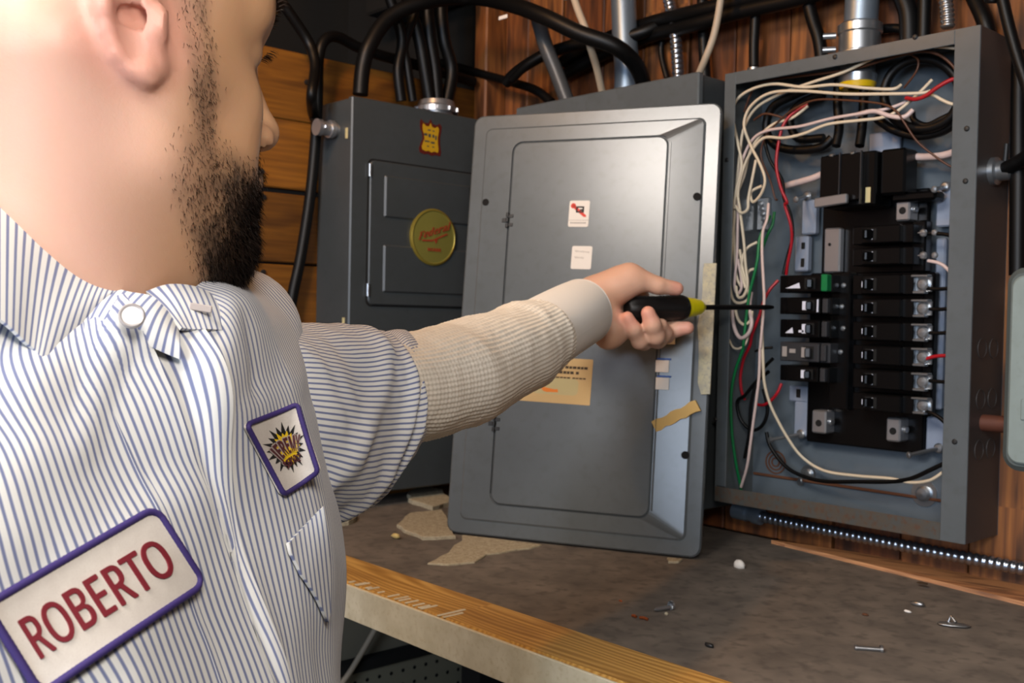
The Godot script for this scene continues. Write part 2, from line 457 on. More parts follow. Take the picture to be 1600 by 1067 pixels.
	tri(mat("patch_twill", Color(0.80, 0.775, 0.74), 0.8, 0, mottle(91, Color(1, 1, 1), Color(0.94, 0.93, 0.93), Color(0.88, 0.86, 0.85), 0.02, 0.2)), 20.0)
	var pb := mat("patch_border", Color(0.19, 0.13, 0.38), 0.7)
	tri(pb, 250.0); bump(pb, weave, 0.03)
	mat("thread_maroon", Color(0.43, 0.06, 0.12), 0.75)
	mat("print_maroon", Color(0.30, 0.11, 0.12), 0.7)
	mat("print_black", Color(0.05, 0.04, 0.05), 0.7); mat("print_yellow", Color(0.84, 0.70, 0.06), 0.7); mat("print_grey", Color(0.62, 0.58, 0.56), 0.7)
	mat("button", Color(0.60, 0.58, 0.57), 0.3)
	mat("trousers", Color(0.10, 0.11, 0.16), 0.9)
	mat("shoe", Color(0.05, 0.045, 0.04), 0.5)
	# body
	var sk := mat("skin", Color(1, 1, 1), 0.48, 0, null, Vector3.ONE, 0.4)
	sk.vertex_color_use_as_albedo = true
	sk.subsurf_scatter_enabled = true; sk.subsurf_scatter_strength = 0.12
	tri(sk, 14.0); bump(sk, mottle(95, Color(0.4, 0.4, 0.4), Color(0.6, 0.6, 0.6), Color(0.25, 0.25, 0.25), 0.05, 0.16, 256), 0.03)
	mat("beard", Color(0.19, 0.135, 0.10), 0.5); mat("hair", Color(0.10, 0.08, 0.07), 0.6)
	mat("nail", Color(0.72, 0.45, 0.40), 0.3)
	mat("eye_white", Color(0.8, 0.78, 0.75), 0.15)
	var gl := mat("lamp_glow", Color(1, 1, 1), 0.5); gl.emission_enabled = true; gl.emission = Color(1, 0.97, 0.93); gl.emission_energy_multiplier = 3.0
	var gb := mat("bulb_glow", Color(1, 0.9, 0.7), 0.3); gb.emission_enabled = true; gb.emission = Color(1, 0.66, 0.32); gb.emission_energy_multiplier = 6.0
	var pane := mat("glass", Color(1, 1, 1, 0.05), 0.05); pane.transparency = BaseMaterial3D.TRANSPARENCY_ALPHA

# ---------------------------------------------------------------- the setting
func room():
	var g := G.new(); g.span(Vector3(-2.2, -0.12, -1.6), Vector3(2.1, 0, 2.1)); struct("floor", g, M.concrete)
	g = G.new(); g.span(Vector3(-2.2, 2.4, -1.6), Vector3(2.1, 2.5, 2.1)); struct("ceiling", g, M.ceiling_paint)
	# the wall behind the breaker panel: sheathing, with vertical redwood boards on it
	g = G.new(); g.span(Vector3(-2.2, 0, -1.45), Vector3(2.1, 2.4, WALL_Z - 0.018))
	var wall := struct("wall_back", g, M.dark_wood)
	var x := WALL_X
	var k := 0
	var widths := [0.094, 0.088, 0.097, 0.09, 0.092, 0.086]
	while x < 0.5:
		var w: float = widths[k % 6]
		var b := G.new(); b.uvo = Vector2(k * 0.37, k * 0.23)
		b.span(Vector3(x + 0.0015, SHELF_Y + 0.0005, WALL_Z - 0.017), Vector3(x + w - 0.0015, 2.39, WALL_Z + [0.0, 0.002, -0.001][k % 3]), 0.002)
		part(wall, "board", b, M["redwood%d" % (k * 2 % 3)])
		x += w; k += 1
	# the wall behind the old fuse box: horizontal boards, up to an open bay over the top one
	g = G.new(); g.span(Vector3(-1.62, 0, -1.45), Vector3(WALL_X - 0.018, 1.668, 2.1))
	var side := struct("wall_side", g, M.dark_wood)
	var tops := [1.673, 1.563, 1.444, 1.330, 1.213, 1.096, 0.979]
	for r in 7:
		var zs := [-1.287, -0.795, -0.10, 0.9] if r % 2 == 0 else [-1.287, -0.795, 0.25, 0.9]
		for q in 3:
			var b := G.new(); b.uvo = Vector2(r * 0.31 + q * 0.5, q * 0.77 + r * 0.4)
			var dp: float = [0.0, -0.002, 0.0015][(r + q) % 3] - (0.002 if q == 0 else 0.0)
			b.span(Vector3(WALL_X - 0.017, tops[r] - 0.112, zs[q] + 0.001), Vector3(WALL_X + dp, tops[r] - 0.0015, zs[q + 1] - 0.001), 0.002, 2)
			part(side, "board", b, M["plank%d" % ((r * 2 + q) % 3)])
	# nail heads and knots of the planks
	for p in [[418, 205], [410, 268], [413, 308], [412, 425], [480, 128]]:
		var b := G.new(); var c := onx(p[0], p[1], WALL_X + 0.0016)
		b.lathe([Vector2(0.004, -0.003), Vector2(0.004, 0.0005), Vector2(0, 0.001)], Transform3D(Basis(Vector3(0, 0, 1), -PI / 2), c), 10)
		part(side, "nail_head", b, M.dark_metal)
	g = G.new(); g.span(Vector3(-2.2, 0, -1.45), Vector3(-2.0, 2.4, 2.1)); struct("wall_bay", g, M.dark_wood)
	g = G.new(); g.span(Vector3(-2.0, 1.60, -1.40), Vector3(-1.60, 1.668, 2.05)); struct("trim_1", g, M.dark_wood)
	# corner post, and the dark joists that carry the floor above
	g = G.new(); g.span(Vector3(WALL_X, SHELF_Y, WALL_Z), Vector3(WALL_X + 0.034, 2.39, WALL_Z + 0.05), 0.003); struct("trim_2", g, M.redwood2)
	for q in [[-1.42, 1.745, -0.80], [-1.0, 1.80, -0.95]]:
		pass
	g = G.new(); g.span(Vector3(WALL_X - 0.3, 1.86, WALL_Z), Vector3(0.6, 1.96, WALL_Z + 0.09), 0.004, 0); struct("beam", g, M.dark_wood)
	# the rest of the room, behind the camera
	g = G.new(); g.span(Vector3(2.0, 0, -1.45), Vector3(2.1, 2.4, 2.1)); struct("wall_right", g, M.wall_paint)
	g = G.new()
	g.span(Vector3(-2.2, 0, 2.0), Vector3(2.0, 1.0, 2.1)); g.span(Vector3(-2.2, 1.9, 2.0), Vector3(2.0, 2.4, 2.1))
	g.span(Vector3(-2.2, 1.0, 2.0), Vector3(-0.35, 1.9, 2.1)); g.span(Vector3(1.05, 1.0, 2.0), Vector3(2.0, 1.9, 2.1))
	struct("wall_front", g, M.wall_paint)
	g = G.new()
	for q in [[1.0, 1.04, -0.35, 1.05], [1.86, 1.9, -0.35, 1.05], [1.04, 1.86, -0.35, -0.31], [1.04, 1.86, 1.01, 1.05], [1.04, 1.86, 0.33, 0.37]]:
		g.span(Vector3(q[2], q[0], 2.02), Vector3(q[3], q[1], 2.08), 0.004)
	var win := struct("window_1", g, M.white_paint)
	g = G.new(); g.span(Vector3(-0.31, 1.04, 2.045), Vector3(1.01, 1.86, 2.05)); part(win, "pane", g, M.glass)
	# ceiling fitting, bulb, and a flash lamp added beside the camera
	var wl := thing("added_flash", "square flash lamp on a black stand, added beside the camera to light the man", "lamp", Vector3(0.135, 0, 0.075))
	g = G.new(); g.tube([Vector3(0, 0.02, 0), Vector3(0, 1.60, 0)], 0.012, 10); part(wl, "pole", g, M.dark_metal)
	g = G.new()
	for q in 3: g.tube([Vector3(0, 0.35, 0), Vector3(cos(q * 2.1) * 0.3, 0.012, sin(q * 2.1) * 0.3)], 0.010, 8)
	part(wl, "tripod", g, M.dark_metal)
	var wb := Basis.looking_at(Vector3(-0.62, 1.15, -0.35) - Vector3(0.10, 1.60, 0.03))
	g = G.new(); g.box(Vector3(0, 0, 0.03), Vector3(0.25, 0.25, 0.04), 0.006, Transform3D(wb, Vector3(-0.018, 1.60, -0.028))); part(wl, "housing", g, M.dark_metal)
	g = G.new(); g.box(Vector3(0, 0, 0.003), Vector3(0.225, 0.225, 0.004), 0.001, Transform3D(wb, Vector3(-0.018, 1.60, -0.028))); part(wl, "lamp_glass", g, M.lamp_glow)
	# ceiling fitting and bulb
	var cl := thing("ceiling_lamp", "square frosted ceiling lamp above the workbench aisle", "lamp", Vector3(-0.42, 2.4, 0.62))
	g = G.new(); g.span(Vector3(-0.36, -0.05, -0.36), Vector3(0.36, 0, 0.36), 0.005); part(cl, "housing", g, M.white_paint)
	g = G.new(); g.span(Vector3(-0.33, -0.062, -0.33), Vector3(0.33, -0.052, 0.33), 0.002); part(cl, "diffuser", g, M.lamp_glow)
	var bl := thing("hanging_bulb", "bare warm bulb on a cord over the bench corner", "lamp", Vector3(-1.05, 2.4, -0.42))
	g = G.new(); g.tube([Vector3(0, 0, 0), Vector3(0, -0.30, 0)], 0.004, 8); part(bl, "cord", g, M.black_cable)
	g = G.new(); g.lathe([Vector2(0, -0.345), Vector2(0.017, -0.345), Vector2(0.019, -0.30), Vector2(0, -0.29)], Transform3D(), 16); part(bl, "socket", g, M.bakelite)
	g = G.new(); g.blob(Vector3(0, -0.38, 0), Vector3(0.03, 0.036, 0.03), Transform3D(), 0, 1, 16); part(bl, "bulb", g, M.bulb_glow)

func bench():
	var t := thing("workbench", "dusty grey-brown bench top with a pine front edge and white painted nosing", "workbench", Vector3(0, SHELF_Y, 0))
	var g := G.new(); g.span(Vector3(WALL_X + 0.003, -0.025, WALL_Z + 0.004), Vector3(0.9, 0, -0.7455)); part(t, "bench_top", g, M.dusty_top)
	g = G.new(); g.span(Vector3(WALL_X + 0.003, -0.0385, -0.745), Vector3(0.9, 0.001, -0.670), 0.002, 0); part(t, "front_edge", g, M.pine, "pine board with straight grain")
	g = G.new(); g.span(Vector3(WALL_X + 0.003, -0.040, -0.6698), Vector3(0.9, -0.0005, -0.6665), 0.0008, 0); part(t, "painted_face", g, M.white_paint, "white painted front of the pine edge")
	# runs of white paint on the top of the edge board
	var drips := G.new()
	var dl := [[533, 912, 8], [545, 915, 14], [552, 915, 16], [571, 921, 14], [609, 931, 14], [618, 935, 17], [628, 937, 14], [640, 940, 16], [653, 944, 14], [662, 947, 14], [672, 947, 20], [694, 957, 34], [700, 961, 24], [560, 921, 8], [585, 927, 8]]
	for d in dl:
		var p := ony(d[0], d[1], SHELF_Y + 0.001) - t.position
		p.z = -0.671
		var l: float = d[2] * 0.0011
		drips.box(Vector3(p.x + l * 0.15, 0.0014, p.z - l * 0.4), Vector3(0.0035, 0.0012, l), 0.0004, Transform3D(Basis(), Vector3.ZERO))
	part(t, "paint_runs", drips, M.white_paint)
	var fr := G.new()
	for x in [-1.42, -0.4, 0.6]:
		fr.span(Vector3(x, -0.938, -1.25), Vector3(x + 0.05, -0.03, -1.2), 0.003)
		fr.span(Vector3(x, -0.938, -0.74), Vector3(x + 0.05, -0.042, -0.69), 0.003)
	for q in 3:
		for w in 2:
			var lg := G.new(); var x: float = [-1.42, -0.1, 0.8][q]; var z: float = [-1.24, -0.735][w]
			lg.span(Vector3(x, -0.938, z), Vector3(x + 0.05, -0.04, z + 0.05), 0.003); part(t, "leg", lg, M.dark_wood)
	# under the bench: pegboard low on the side wall
	var pg := thing("pegboard", "drab perforated pegboard low on the wall under the bench", "pegboard", Vector3(WALL_X + 0.012, 0.0, 0))
	var top := onx(605, 1036, WALL_X + 0.012).y
	g = G.new(); g.span(Vector3(-0.012, 0.02, -1.28), Vector3(0, top, 0.6)); part(pg, "sheet", g, M.pegboard)
	g = G.new(); g.span(Vector3(-0.01, top, -1.28), Vector3(0.012, top + 0.022, 0.6), 0.002); part(pg, "rail", g, M.dark_wood, "dark rail along the top")
	var holes := G.new()
	for r in 24:
		for q in 60:
			holes.prism(disc(0.0035, 8), 0, 0.0004, Transform3D(Basis(Vector3.UP, PI / 2), Vector3(0.0001, top - 0.02 - r * 0.0254, -1.27 + q * 0.0254)))
	var h := part(pg, "hole", holes, M.hole_black); h.set_meta("kind", "stuff")
	g = G.new(); g.span(Vector3(-0.012, top + 0.0225, -1.28), Vector3(-0.004, SHELF_Y - 0.03, 0.6)); part(pg, "backing", g, M.pegwall, "plain sheet above the rail")
	var cd := G.new()
	cd.tube(curve([onx(520, 1085, WALL_X + 0.03), onx(548, 1048, WALL_X + 0.03), onx(588, 980, WALL_X + 0.03), onx(600, 955, WALL_X + 0.03)], 5), 0.005, 8)
	tag(part(self, "cord", cd, M.white_cord), "pale cord hanging down the wall beneath the bench, beside the pegboard", "cord")
	# the loose lath lying on the bench by the wall
	var la := thing("wood_strip", "loose strip of bare wood with a knot, lying on the bench below the breaker panel", "wood strip", Vector3(0, SHELF_Y, 0))
	var a := ony(1205, 849, SHELF_Y); var b := ony(1620, 952, SHELF_Y); var c := ony(1620, 911, SHELF_Y)
	var y0 := Vector3(0, 0.005, 0)
	g = G.new()
	var e := a + (c - a) * 0.02 + Vector3(0, 0, -0.004)
	var quad := [a, b, c, e]
	for p in 4: quad[p] -= la.position
	g.poly(quad.map(func(p): return p + y0), Vector3.UP, quad.map(func(p): return Vector2(p.dot(Vector3(0.3, 0, 0.95)), p.x)))
	var sideuv := [Vector2(0, quad[0].x), Vector2(0, quad[1].x), Vector2(0.006, quad[1].x), Vector2(0.006, quad[0].x)]
	g.poly([quad[0], quad[1], quad[1] + y0, quad[0] + y0], Vector3(0.3, 0, 1).normalized(), sideuv); g.poly([quad[2], quad[3], quad[3] + y0, quad[2] + y0], Vector3(0, 0, -1))
	g.poly([quad[1], quad[2], quad[2] + y0, quad[1] + y0], Vector3(1, 0, 0)); g.poly([quad[3], quad[0], quad[0] + y0, quad[3] + y0], Vector3(-1, 0, 0))
	part(la, "strip", g, M.lath)
	g = G.new(); g.blob(ony(1441, 911, SHELF_Y + 0.005) - la.position, Vector3(0.007, 0.0012, 0.004), Transform3D(), 0.2, 3); part(la, "knot", g, M.ink_brown)

# ---------------------------------------------------------------- electrical boxes
func fuse_box():
	var bas := Basis(Vector3(0, 0, -1), Vector3.UP, Vector3(1, 0, 0))
	var xf := Transform3D(bas, Vector3(-1.3735, 0.965, -0.909))
	var w := 0.262; var h := 0.627; var d := 0.1005
	var t := thing("fuse_box", "old dark grey fuse box with a round gold badge on its door, beside the planks", "fuse box", xf.origin, bas)
	var L := func(px, py, z = 0.0): return loc(xf, px, py, z)
	var g := G.new(); g.span(Vector3(0, 0, -d), Vector3(w, h, -0.0015), 0.002); part(t, "body", g, M.grey_steel_dark)
	g = G.new(); g.span(Vector3(-0.002, -0.002, -0.012), Vector3(w + 0.002, h + 0.002, 0), 0.0022); part(t, "front_plate", g, M.grey_steel_dark)
	# door with two raised fields
	var a: Vector3 = L.call(577, 250); var b: Vector3 = L.call(722, 480)
	var x0 := a.x; var x1 := w - 0.012; var y1 := a.y; var y0: float = b.y
	var dc := Vector2((x0 + x1) / 2, (y0 + y1) / 2)
	g = G.new(); g.prism(rrect(x1 - x0 + 0.006, y1 - y0 + 0.006, 0.010, 5, dc), -0.0005, 0.0006, Transform3D()); part(t, "door_gap", g, M.hole_black)
	g = G.new(); g.prism(rrect(x1 - x0, y1 - y0, 0.009, 5, dc), 0, 0.004, Transform3D(), 0.0015)
	var door := part(t, "door", g, M.grey_steel_dark)
	var px0: float = L.call(598, 300).x
	for q in [[273.6, 340.0], [382.0, 457.0]]:
		var ya: float = L.call(598, q[0]).y; var yb: float = L.call(598, q[1]).y
		g = G.new(); g.prism(rrect(x1 - 0.012 - px0, ya - yb, 0.003, 3, Vector2((px0 + x1 - 0.012) / 2, (ya + yb) / 2)), 0.003, 0.0068, Transform3D(), 0.0028)
		part(door, "raised_field", g, M.grey_steel_dark)
	for q in [[577, 266], [574, 453]]:
		var c: Vector3 = L.call(q[0], q[1])
		g = G.new(); g.tube([Vector3(x0 - 0.001, c.y - 0.010, 0.004), Vector3(x0 - 0.001, c.y + 0.010, 0.004)], 0.003, 8); part(t, "hinge", g, M.zinc)
	var lc: Vector3 = L.call(723, 367)
	g = G.new(); g.box(Vector3(x1 + 0.001, lc.y, 0.004), Vector3(0.007, 0.016, 0.008), 0.001); part(t, "latch", g, M.dark_metal)
	# the badge
	var bc: Vector3 = L.call(672.6, 371); bc.z = 0.0068
	var up := Transform3D(Basis(Vector3.RIGHT, PI / 2), bc)
	g = G.new(); g.lathe([Vector2(0.047, -0.003), Vector2(0.047, 0.0015), Vector2(0.0445, 0.003), Vector2(0.042, 0.0022), Vector2(0, 0.0042)], up, 40)
	var badge := part(door, "badge", g, M.badge_gold, "round gold badge with red script")
	g = G.new(); g.lathe([Vector2(0.0475, -0.002), Vector2(0.0475, 0.002), Vector2(0.0445, 0.0036), Vector2(0.0435, 0.0026)], up, 40); part(badge, "rim", g, M.badge_rim)
	var serif := SystemFont.new(); serif.font_names = ["Droid Serif"]; serif.font_weight = 700
	var sans := SystemFont.new(); sans.font_names = ["Droid Sans"]; sans.font_weight = 700
	g = G.new()
	var sl := func(p: Vector3): var q := p; return bc + Vector3(0.92 * q.x + 0.34 * q.y, 0.010 + q.y + 0.30 * q.x, 0.0046 + q.z)
	g.lettering("Federal", serif, 0.0185, 0.0004, sl)
	g.prism(PackedVector2Array([Vector2(-0.026, -0.008), Vector2(-0.005, -0.0075), Vector2(0.028, 0.006), Vector2(0.026, 0.008), Vector2(-0.004, -0.0045), Vector2(-0.026, -0.0055)]), 0.0, 0.0003, Transform3D(Basis(), bc + Vector3(0, 0, 0.0043)))
	g.prism(PackedVector2Array([Vector2(0.0, -0.0055), Vector2(0.003, -0.011), Vector2(0.007, -0.0035)]), 0.0, 0.0003, Transform3D(Basis(), bc + Vector3(0, 0, 0.0043)))
	g.lettering("NOARK", sans, 0.0075, 0.0004, func(p: Vector3): return bc + Vector3(p.x * 1.1, p.y - 0.021, 0.0040 + p.z))
	part(badge, "script", g, M.badge_red)
	# a red and yellow crest-shaped decal
	var cc: Vector3 = L.call(672, 217); cc.z = 0.0002
	var crest := [[-0.0215, 0.024], [-0.0195, 0.029], [-0.012, 0.024], [-0.004, 0.0245], [0.0, 0.032], [0.004, 0.0245], [0.012, 0.023], [0.019, 0.027], [0.023, 0.022], [0.0215, 0.012], [0.0195, 0.004], [0.0205, -0.008], [0.0225, -0.019], [0.021, -0.026], [0.011, -0.0245], [0.004, -0.0275], [-0.004, -0.0245], [-0.012, -0.0265], [-0.021, -0.024], [-0.0225, -0.018], [-0.0195, -0.010], [-0.0155, -0.002], [-0.0165, 0.007], [-0.0205, 0.014]]
	var pl := PackedVector2Array(); var pin := PackedVector2Array()
	for p in crest: pl.append(Vector2(p[0], p[1]) * 1.03); pin.append(Vector2(p[0] * 0.78, p[1] * 0.82))
	g = G.new(); g.prism(pl, 0, 0.0005, Transform3D(Basis(), cc)); var decal := part(t, "decal", g, M.decal_red, "worn red and yellow crest decal")
	g = G.new(); g.prism(pin, 0, 0.0009, Transform3D(Basis(), cc)); part(decal, "crest", g, M.decal_yellow)
	g = G.new()
	for q in [[-0.010, 0.006, 0.006, 0.004], [-0.002, 0.005, 0.005, 0.0055], [0.006, 0.005, 0.004, 0.005], [0.0115, 0.003, 0.003, 0.007], [-0.007, -0.005, 0.010, 0.0025], [0.005, -0.006, 0.008, 0.003], [-0.003, 0.014, 0.006, 0.002], [0.006, 0.0135, 0.004, 0.002], [-0.005, -0.013, 0.004, 0.002], [0.006, -0.013, 0.004, 0.002]]:
		g.box(cc + Vector3(q[0], q[1], 0.0009), Vector3(q[2], q[3], 0.0004))
	part(decal, "device", g, M.grey_steel_dark)
	# slots in the side, and the fittings
	for q in [[547, 207], [544, 505]]:
		var c: Vector3 = L.call(555, q[1])
		g = G.new(); g.box(Vector3(-0.0008, c.y, -0.016), Vector3(0.002, 0.017, 0.006), 0.0005); part(t, "tab", g, M.label_cream)
	var side := onz(511, 201, -0.893)
	var sl2 := Transform3D(Basis(Vector3(1, 0, 0), PI / 2), side)
	g = G.new(); g.lathe([Vector2(0, -0.017), Vector2(0.0115, -0.017), Vector2(0.0115, -0.010), Vector2(0.0145, -0.010), Vector2(0.0145, -0.003), Vector2(0.0115, -0.003), Vector2(0.0115, 0.012), Vector2(0.0135, 0.012), Vector2(0.0135, 0.020), Vector2(0, 0.020)], sl2, 16)
	g.box(side + Vector3(0.012, 0, 0.010), Vector3(0.008, 0.006, 0.006), 0.001)
	tag(part(self, "cable_connector", g, M.aluminium), "cast silver cable clamp on the side of the old fuse box", "connector")
	var top := Vector3(-1.420, 1.592, onx(682, 160, -1.420).z)
	g = G.new(); g.lathe([Vector2(0.026, 0.0), Vector2(0.029, 0.0), Vector2(0.029, 0.010), Vector2(0.0365, 0.010), Vector2(0.0365, 0.019), Vector2(0.033, 0.022), Vector2(0.031, 0.030), Vector2(0.026, 0.032)], Transform3D(Basis(), top), 28)
	for k in 10:
		var an := TAU * k / 10
		g.box(Vector3.ZERO, Vector3(0.007, 0.008, 0.006), 0.001, Transform3D(Basis(Vector3.UP, -an), top + Vector3(cos(an), 0, sin(an)) * 0.0365 + Vector3(0, 0.0145, 0)))
	tag(part(self, "locknut", g, M.aluminium), "cast silver ring fitting around the cables on top of the old fuse box", "fitting")

func second_box():
	var z := -1.165
	var tr := onz(1090, 115, z)
	var t := thing("junction_box", "plain grey steel box on the wall, mostly hidden behind the loose panel cover", "electrical box", Vector3(tr.x - 0.373, 0.98, z))
	var h := 1.598 - 0.98
	var g := G.new(); g.span(Vector3(0, 0, WALL_Z - z + 0.003), Vector3(0.373, h, -0.0015), 0.002); part(t, "body", g, M.grey_steel_dark)
	g = G.new(); g.span(Vector3(-0.002, -0.002, -0.012), Vector3(0.375, h + 0.002, 0), 0.002); part(t, "front_plate", g, M.grey_steel)
	g = G.new(); g.prism(rrect(0.24, 0.45, 0.012, 4, Vector2(0.187, h / 2)), 0, 0.004, Transform3D(), 0.002); part(t, "door", g, M.grey_steel)

func panel_cover():
	var bl := Vector3(-1.1512, SHELF_Y + 0.003, -0.9326); var br := Vector3(-0.8219, SHELF_Y + 0.003, -1.0926)
	var tl := Vector3(-1.1834, 0.2987 + 1.25, -0.9985)
	var ex := (br - bl).normalized(); var ey := (tl - bl); ey = (ey - ex * ey.dot(ex)).normalized(); var ez := ex.cross(ey)
	var xf := Transform3D(Basis(ex, ey, ez), bl)
	var w := 0.3670; var h := 0.613
	var t := thing("panel_cover", "grey steel breaker panel cover with a hinged door, leaning upright on the bench", "panel cover", bl, xf.basis)
	var L := func(px, py, z = 0.0): return loc(xf, px, py, z)
	var ctr := Vector2(w / 2, h / 2)
	# door outline from the photograph
	var d1: Vector3 = L.call(803, 222); var d2: Vector3 = L.call(1046, 212); var d3: Vector3 = L.call(765, 790); var d4: Vector3 = L.call(1019, 810)
	var dx0 := (d1.x + d3.x) / 2; var dx1 := (d2.x + d4.x) / 2; var dy1 := (d1.y + d2.y) / 2; var dy0 := (d3.y + d4.y) / 2
	var dw := dx1 - dx0; var dh := dy1 - dy0; var dctr := Vector2((dx0 + dx1) / 2, (dy0 + dy1) / 2)
	# a shallow pressed pan: chamfered rim, then a flat face with the door opening
	var o0 := rrect(w, h, 0.014, 6, ctr); var o1 := rrect(w - 0.004, h - 0.004, 0.013, 6, ctr); var i0 := rrect(w - 0.040, h - 0.040, 0.010, 6, ctr)
	var g := G.new()
	g.ring(o0, rrect(w - 0.003, h - 0.003, 0.0125, 6, ctr), -0.009, -0.0015)
	for k in o0.size():
		var k2 := (k + 1) % o0.size()
		var q := [Vector3(o0[k].x, o0[k].y, -0.0015), Vector3(o0[k2].x, o0[k2].y, -0.0015), Vector3(o1[k2].x, o1[k2].y, 0), Vector3(o1[k].x, o1[k].y, 0)]
		g.poly(q, Vector3(o0[k].x - ctr.x, o0[k].y - ctr.y, 0).normalized() + Vector3(0, 0, 1))
	g.ring(o1, i0, -0.0015, 0.0)
	part(t, "rim", g, M.grey_steel)
	var i1 := rrect(w - 0.046, h - 0.046, 0.008, 6, ctr); var dl := rrect(dw, dh, 0.016, 6, dctr)
	g = G.new()
	for k in i0.size():
		var k2 := (k + 1) % i0.size()
		g.poly([Vector3(i0[k].x, i0[k].y, 0), Vector3(i0[k2].x, i0[k2].y, 0), Vector3(i1[k2].x, i1[k2].y, 0.0032), Vector3(i1[k].x, i1[k].y, 0.0032)], Vector3((i0[k].x - ctr.x) * 2, i0[k].y - ctr.y, 0).normalized() * 0.7 + Vector3(0, 0, 1))
	# the right hand margin of the face is shaped with a slight bow to reflect the window, its inner edge standing proud
	for k in i1.size():
		var k2 := (k + 1) % i1.size()
		var za := 0.0032 + 0.0052 * smoothstep(dx1 - 0.0155, dx1 - 0.001, dl[k].x); var zb := 0.0032 + 0.0052 * smoothstep(dx1 - 0.0155, dx1 - 0.001, dl[k2].x)
		var q := [Vector3(i1[k].x, i1[k].y, 0.0032), Vector3(i1[k2].x, i1[k2].y, 0.0032), Vector3(dl[k2].x, dl[k2].y, zb), Vector3(dl[k].x, dl[k].y, za)]
		var nq: Vector3 = (q[2] - q[0]).cross(q[3] - q[1])
		g.poly(q, nq if nq.z > 0 else -nq)
		g.poly([Vector3(dl[k].x, dl[k].y, 0), Vector3(dl[k2].x, dl[k2].y, 0), q[2], q[3]], Vector3(dctr.x - dl[k].x, dctr.y - dl[k].y, 0.001))
	part(t, "face", g, M.grey_steel)
	# the door lies in the opening behind a narrow groove
	g = G.new(); g.ring(rrect(dw + 0.004, dh + 0.004, 0.017, 6, dctr), rrect(dw - 0.012, dh - 0.012, 0.011, 6, dctr), -0.002, 0.0006)
	part(t, "door_gap", g, M.grey_steel_dark)
	g = G.new(); g.prism(rrect(dw - 0.0032, dh - 0.0032, 0.0150, 6, dctr), -0.0005, 0.0046, Transform3D(), 0.0022); var door := part(t, "door", g, M.grey_steel)
	for py in [345.0, 662.0]:
		var c: Vector3 = L.call(795 if py < 500 else 777, py)
		g = G.new()
		for s in [-1.0, 0.0, 1.0]: g.tube([Vector3(dx0, c.y + s * 0.008 - 0.0028, 0.0048), Vector3(dx0, c.y + s * 0.008 + 0.0028, 0.0048)], 0.0026, 8)
		g.box(Vector3(dx0 + 0.004, c.y + 0.006, 0.0046), Vector3(0.010, 0.005, 0.0016), 0.0004); g.box(Vector3(dx0 + 0.004, c.y - 0.007, 0.0046), Vector3(0.010, 0.005, 0.0016), 0.0004)
		g.box(Vector3(dx0 - 0.005, c.y, 0.0036), Vector3(0.008, 0.006, 0.0016), 0.0004)
		part(door, "hinge", g, M.dark_metal)
	# screw holes
	for q in [[759, 316], [1089.5, 307.5], [1071, 711]]:
		var c: Vector3 = L.call(q[0], q[1], 0.0032)
		g = G.new(); g.ring(disc(0.0052, 16, Vector2(c.x, c.y)), disc(0.0034, 16, Vector2(c.x, c.y)), 0.0030, 0.0064 if q[0] > 1000 else 0.0040); g.prism(disc(0.0036, 16, Vector2(c.x, c.y)), 0.0030, 0.0058 if q[0] > 1000 else 0.0034)
		part(t, "screw_hole", g, M.hole_black if q[0] != 1089.5 else M.hole_black)
	# latch slot down the right of the door, with a bright slide plate
	var s1: Vector3 = L.call(1031, 545); var s2: Vector3 = L.call(1021, 795)
	g = G.new(); g.span(Vector3(dx1 + 0.001, dy0 + 0.012, 0.0030), Vector3(dx1 + 0.0035, dy1 - 0.012, 0.0092), 0.0006); part(door, "edge_fold", g, M.grey_steel)
	var mk := G.new(); var mb := G.new()
	for q in [[573, 16, 577.0], [600, 17, 590.0]]:
		var c: Vector3 = L.call(1036, q[0]); mk = G.new(); mk.box(Vector3(c.x + 0.001, c.y, 0.0092), Vector3(0.018, 0.016, 0.0006)); var el := part(t, "edge_label", mk, M.label_white, "small white label"); mb = G.new(); mb.box(Vector3(c.x + 0.003, c.y + 0.0098, 0.0092), Vector3(0.019, 0.0022, 0.0006)); part(el, "stripe", mb, M.blue_ink)
	var c0: Vector3 = L.call(1050, 533); mk = G.new(); mk.box(Vector3(c0.x, c0.y, 0.0076), Vector3(0.012, 0.010, 0.0006)); part(t, "edge_label", mk, M.label_white)
	# tape across the edge, paint worn through along the right fold
	var a: Vector3 = L.call(1024, 667); var b: Vector3 = L.call(1092, 633)
	var dir := Vector2(b.x - a.x, b.y - a.y); var nrm := Vector2(-dir.y, dir.x).normalized()
	var tp := PackedVector2Array(); var A := Vector2(a.x, a.y); var steps := 9
	for k in steps + 1: tp.append(A + dir * (float(k) / steps) - nrm * (0.0075 + 0.0012 * sin(k * 2.3)))
	for k in steps + 1: tp.append(A + dir * (1.0 - float(k) / steps) + nrm * (0.007 + 0.0014 * sin(k * 1.7)))
	g = G.new(); g.prism(tp, 0.0030, 0.0092); part(t, "masking_tape", g, M.masking_tape, "yellowed strip of masking tape")
	g = G.new()
	var wy := [412.0, 430.0, 455.0, 480.0, 510.0, 540.0, 570.0, 598.0, 616.0]
	var we := PackedVector2Array()
	for k in wy.size(): var p: Vector3 = L.call(1122 - (wy[k] - 400) * 0.05, wy[k]); we.append(Vector2(p.x - 0.001, p.y))
	for k in wy.size(): var p: Vector3 = L.call(1100 - (wy[8 - k] - 400) * 0.05, wy[8 - k]); we.append(Vector2(p.x - 0.0012 * sin(k * 1.9) + [0.006, 0.002, 0.0, -0.001, -0.002, 0.0, 0.0, 0.001, 0.002][k], p.y))
	g.prism(we, -0.001, 0.0040); part(t, "bare_patch", g, M.worn_edge, "patch where the paint is worn to cream primer")
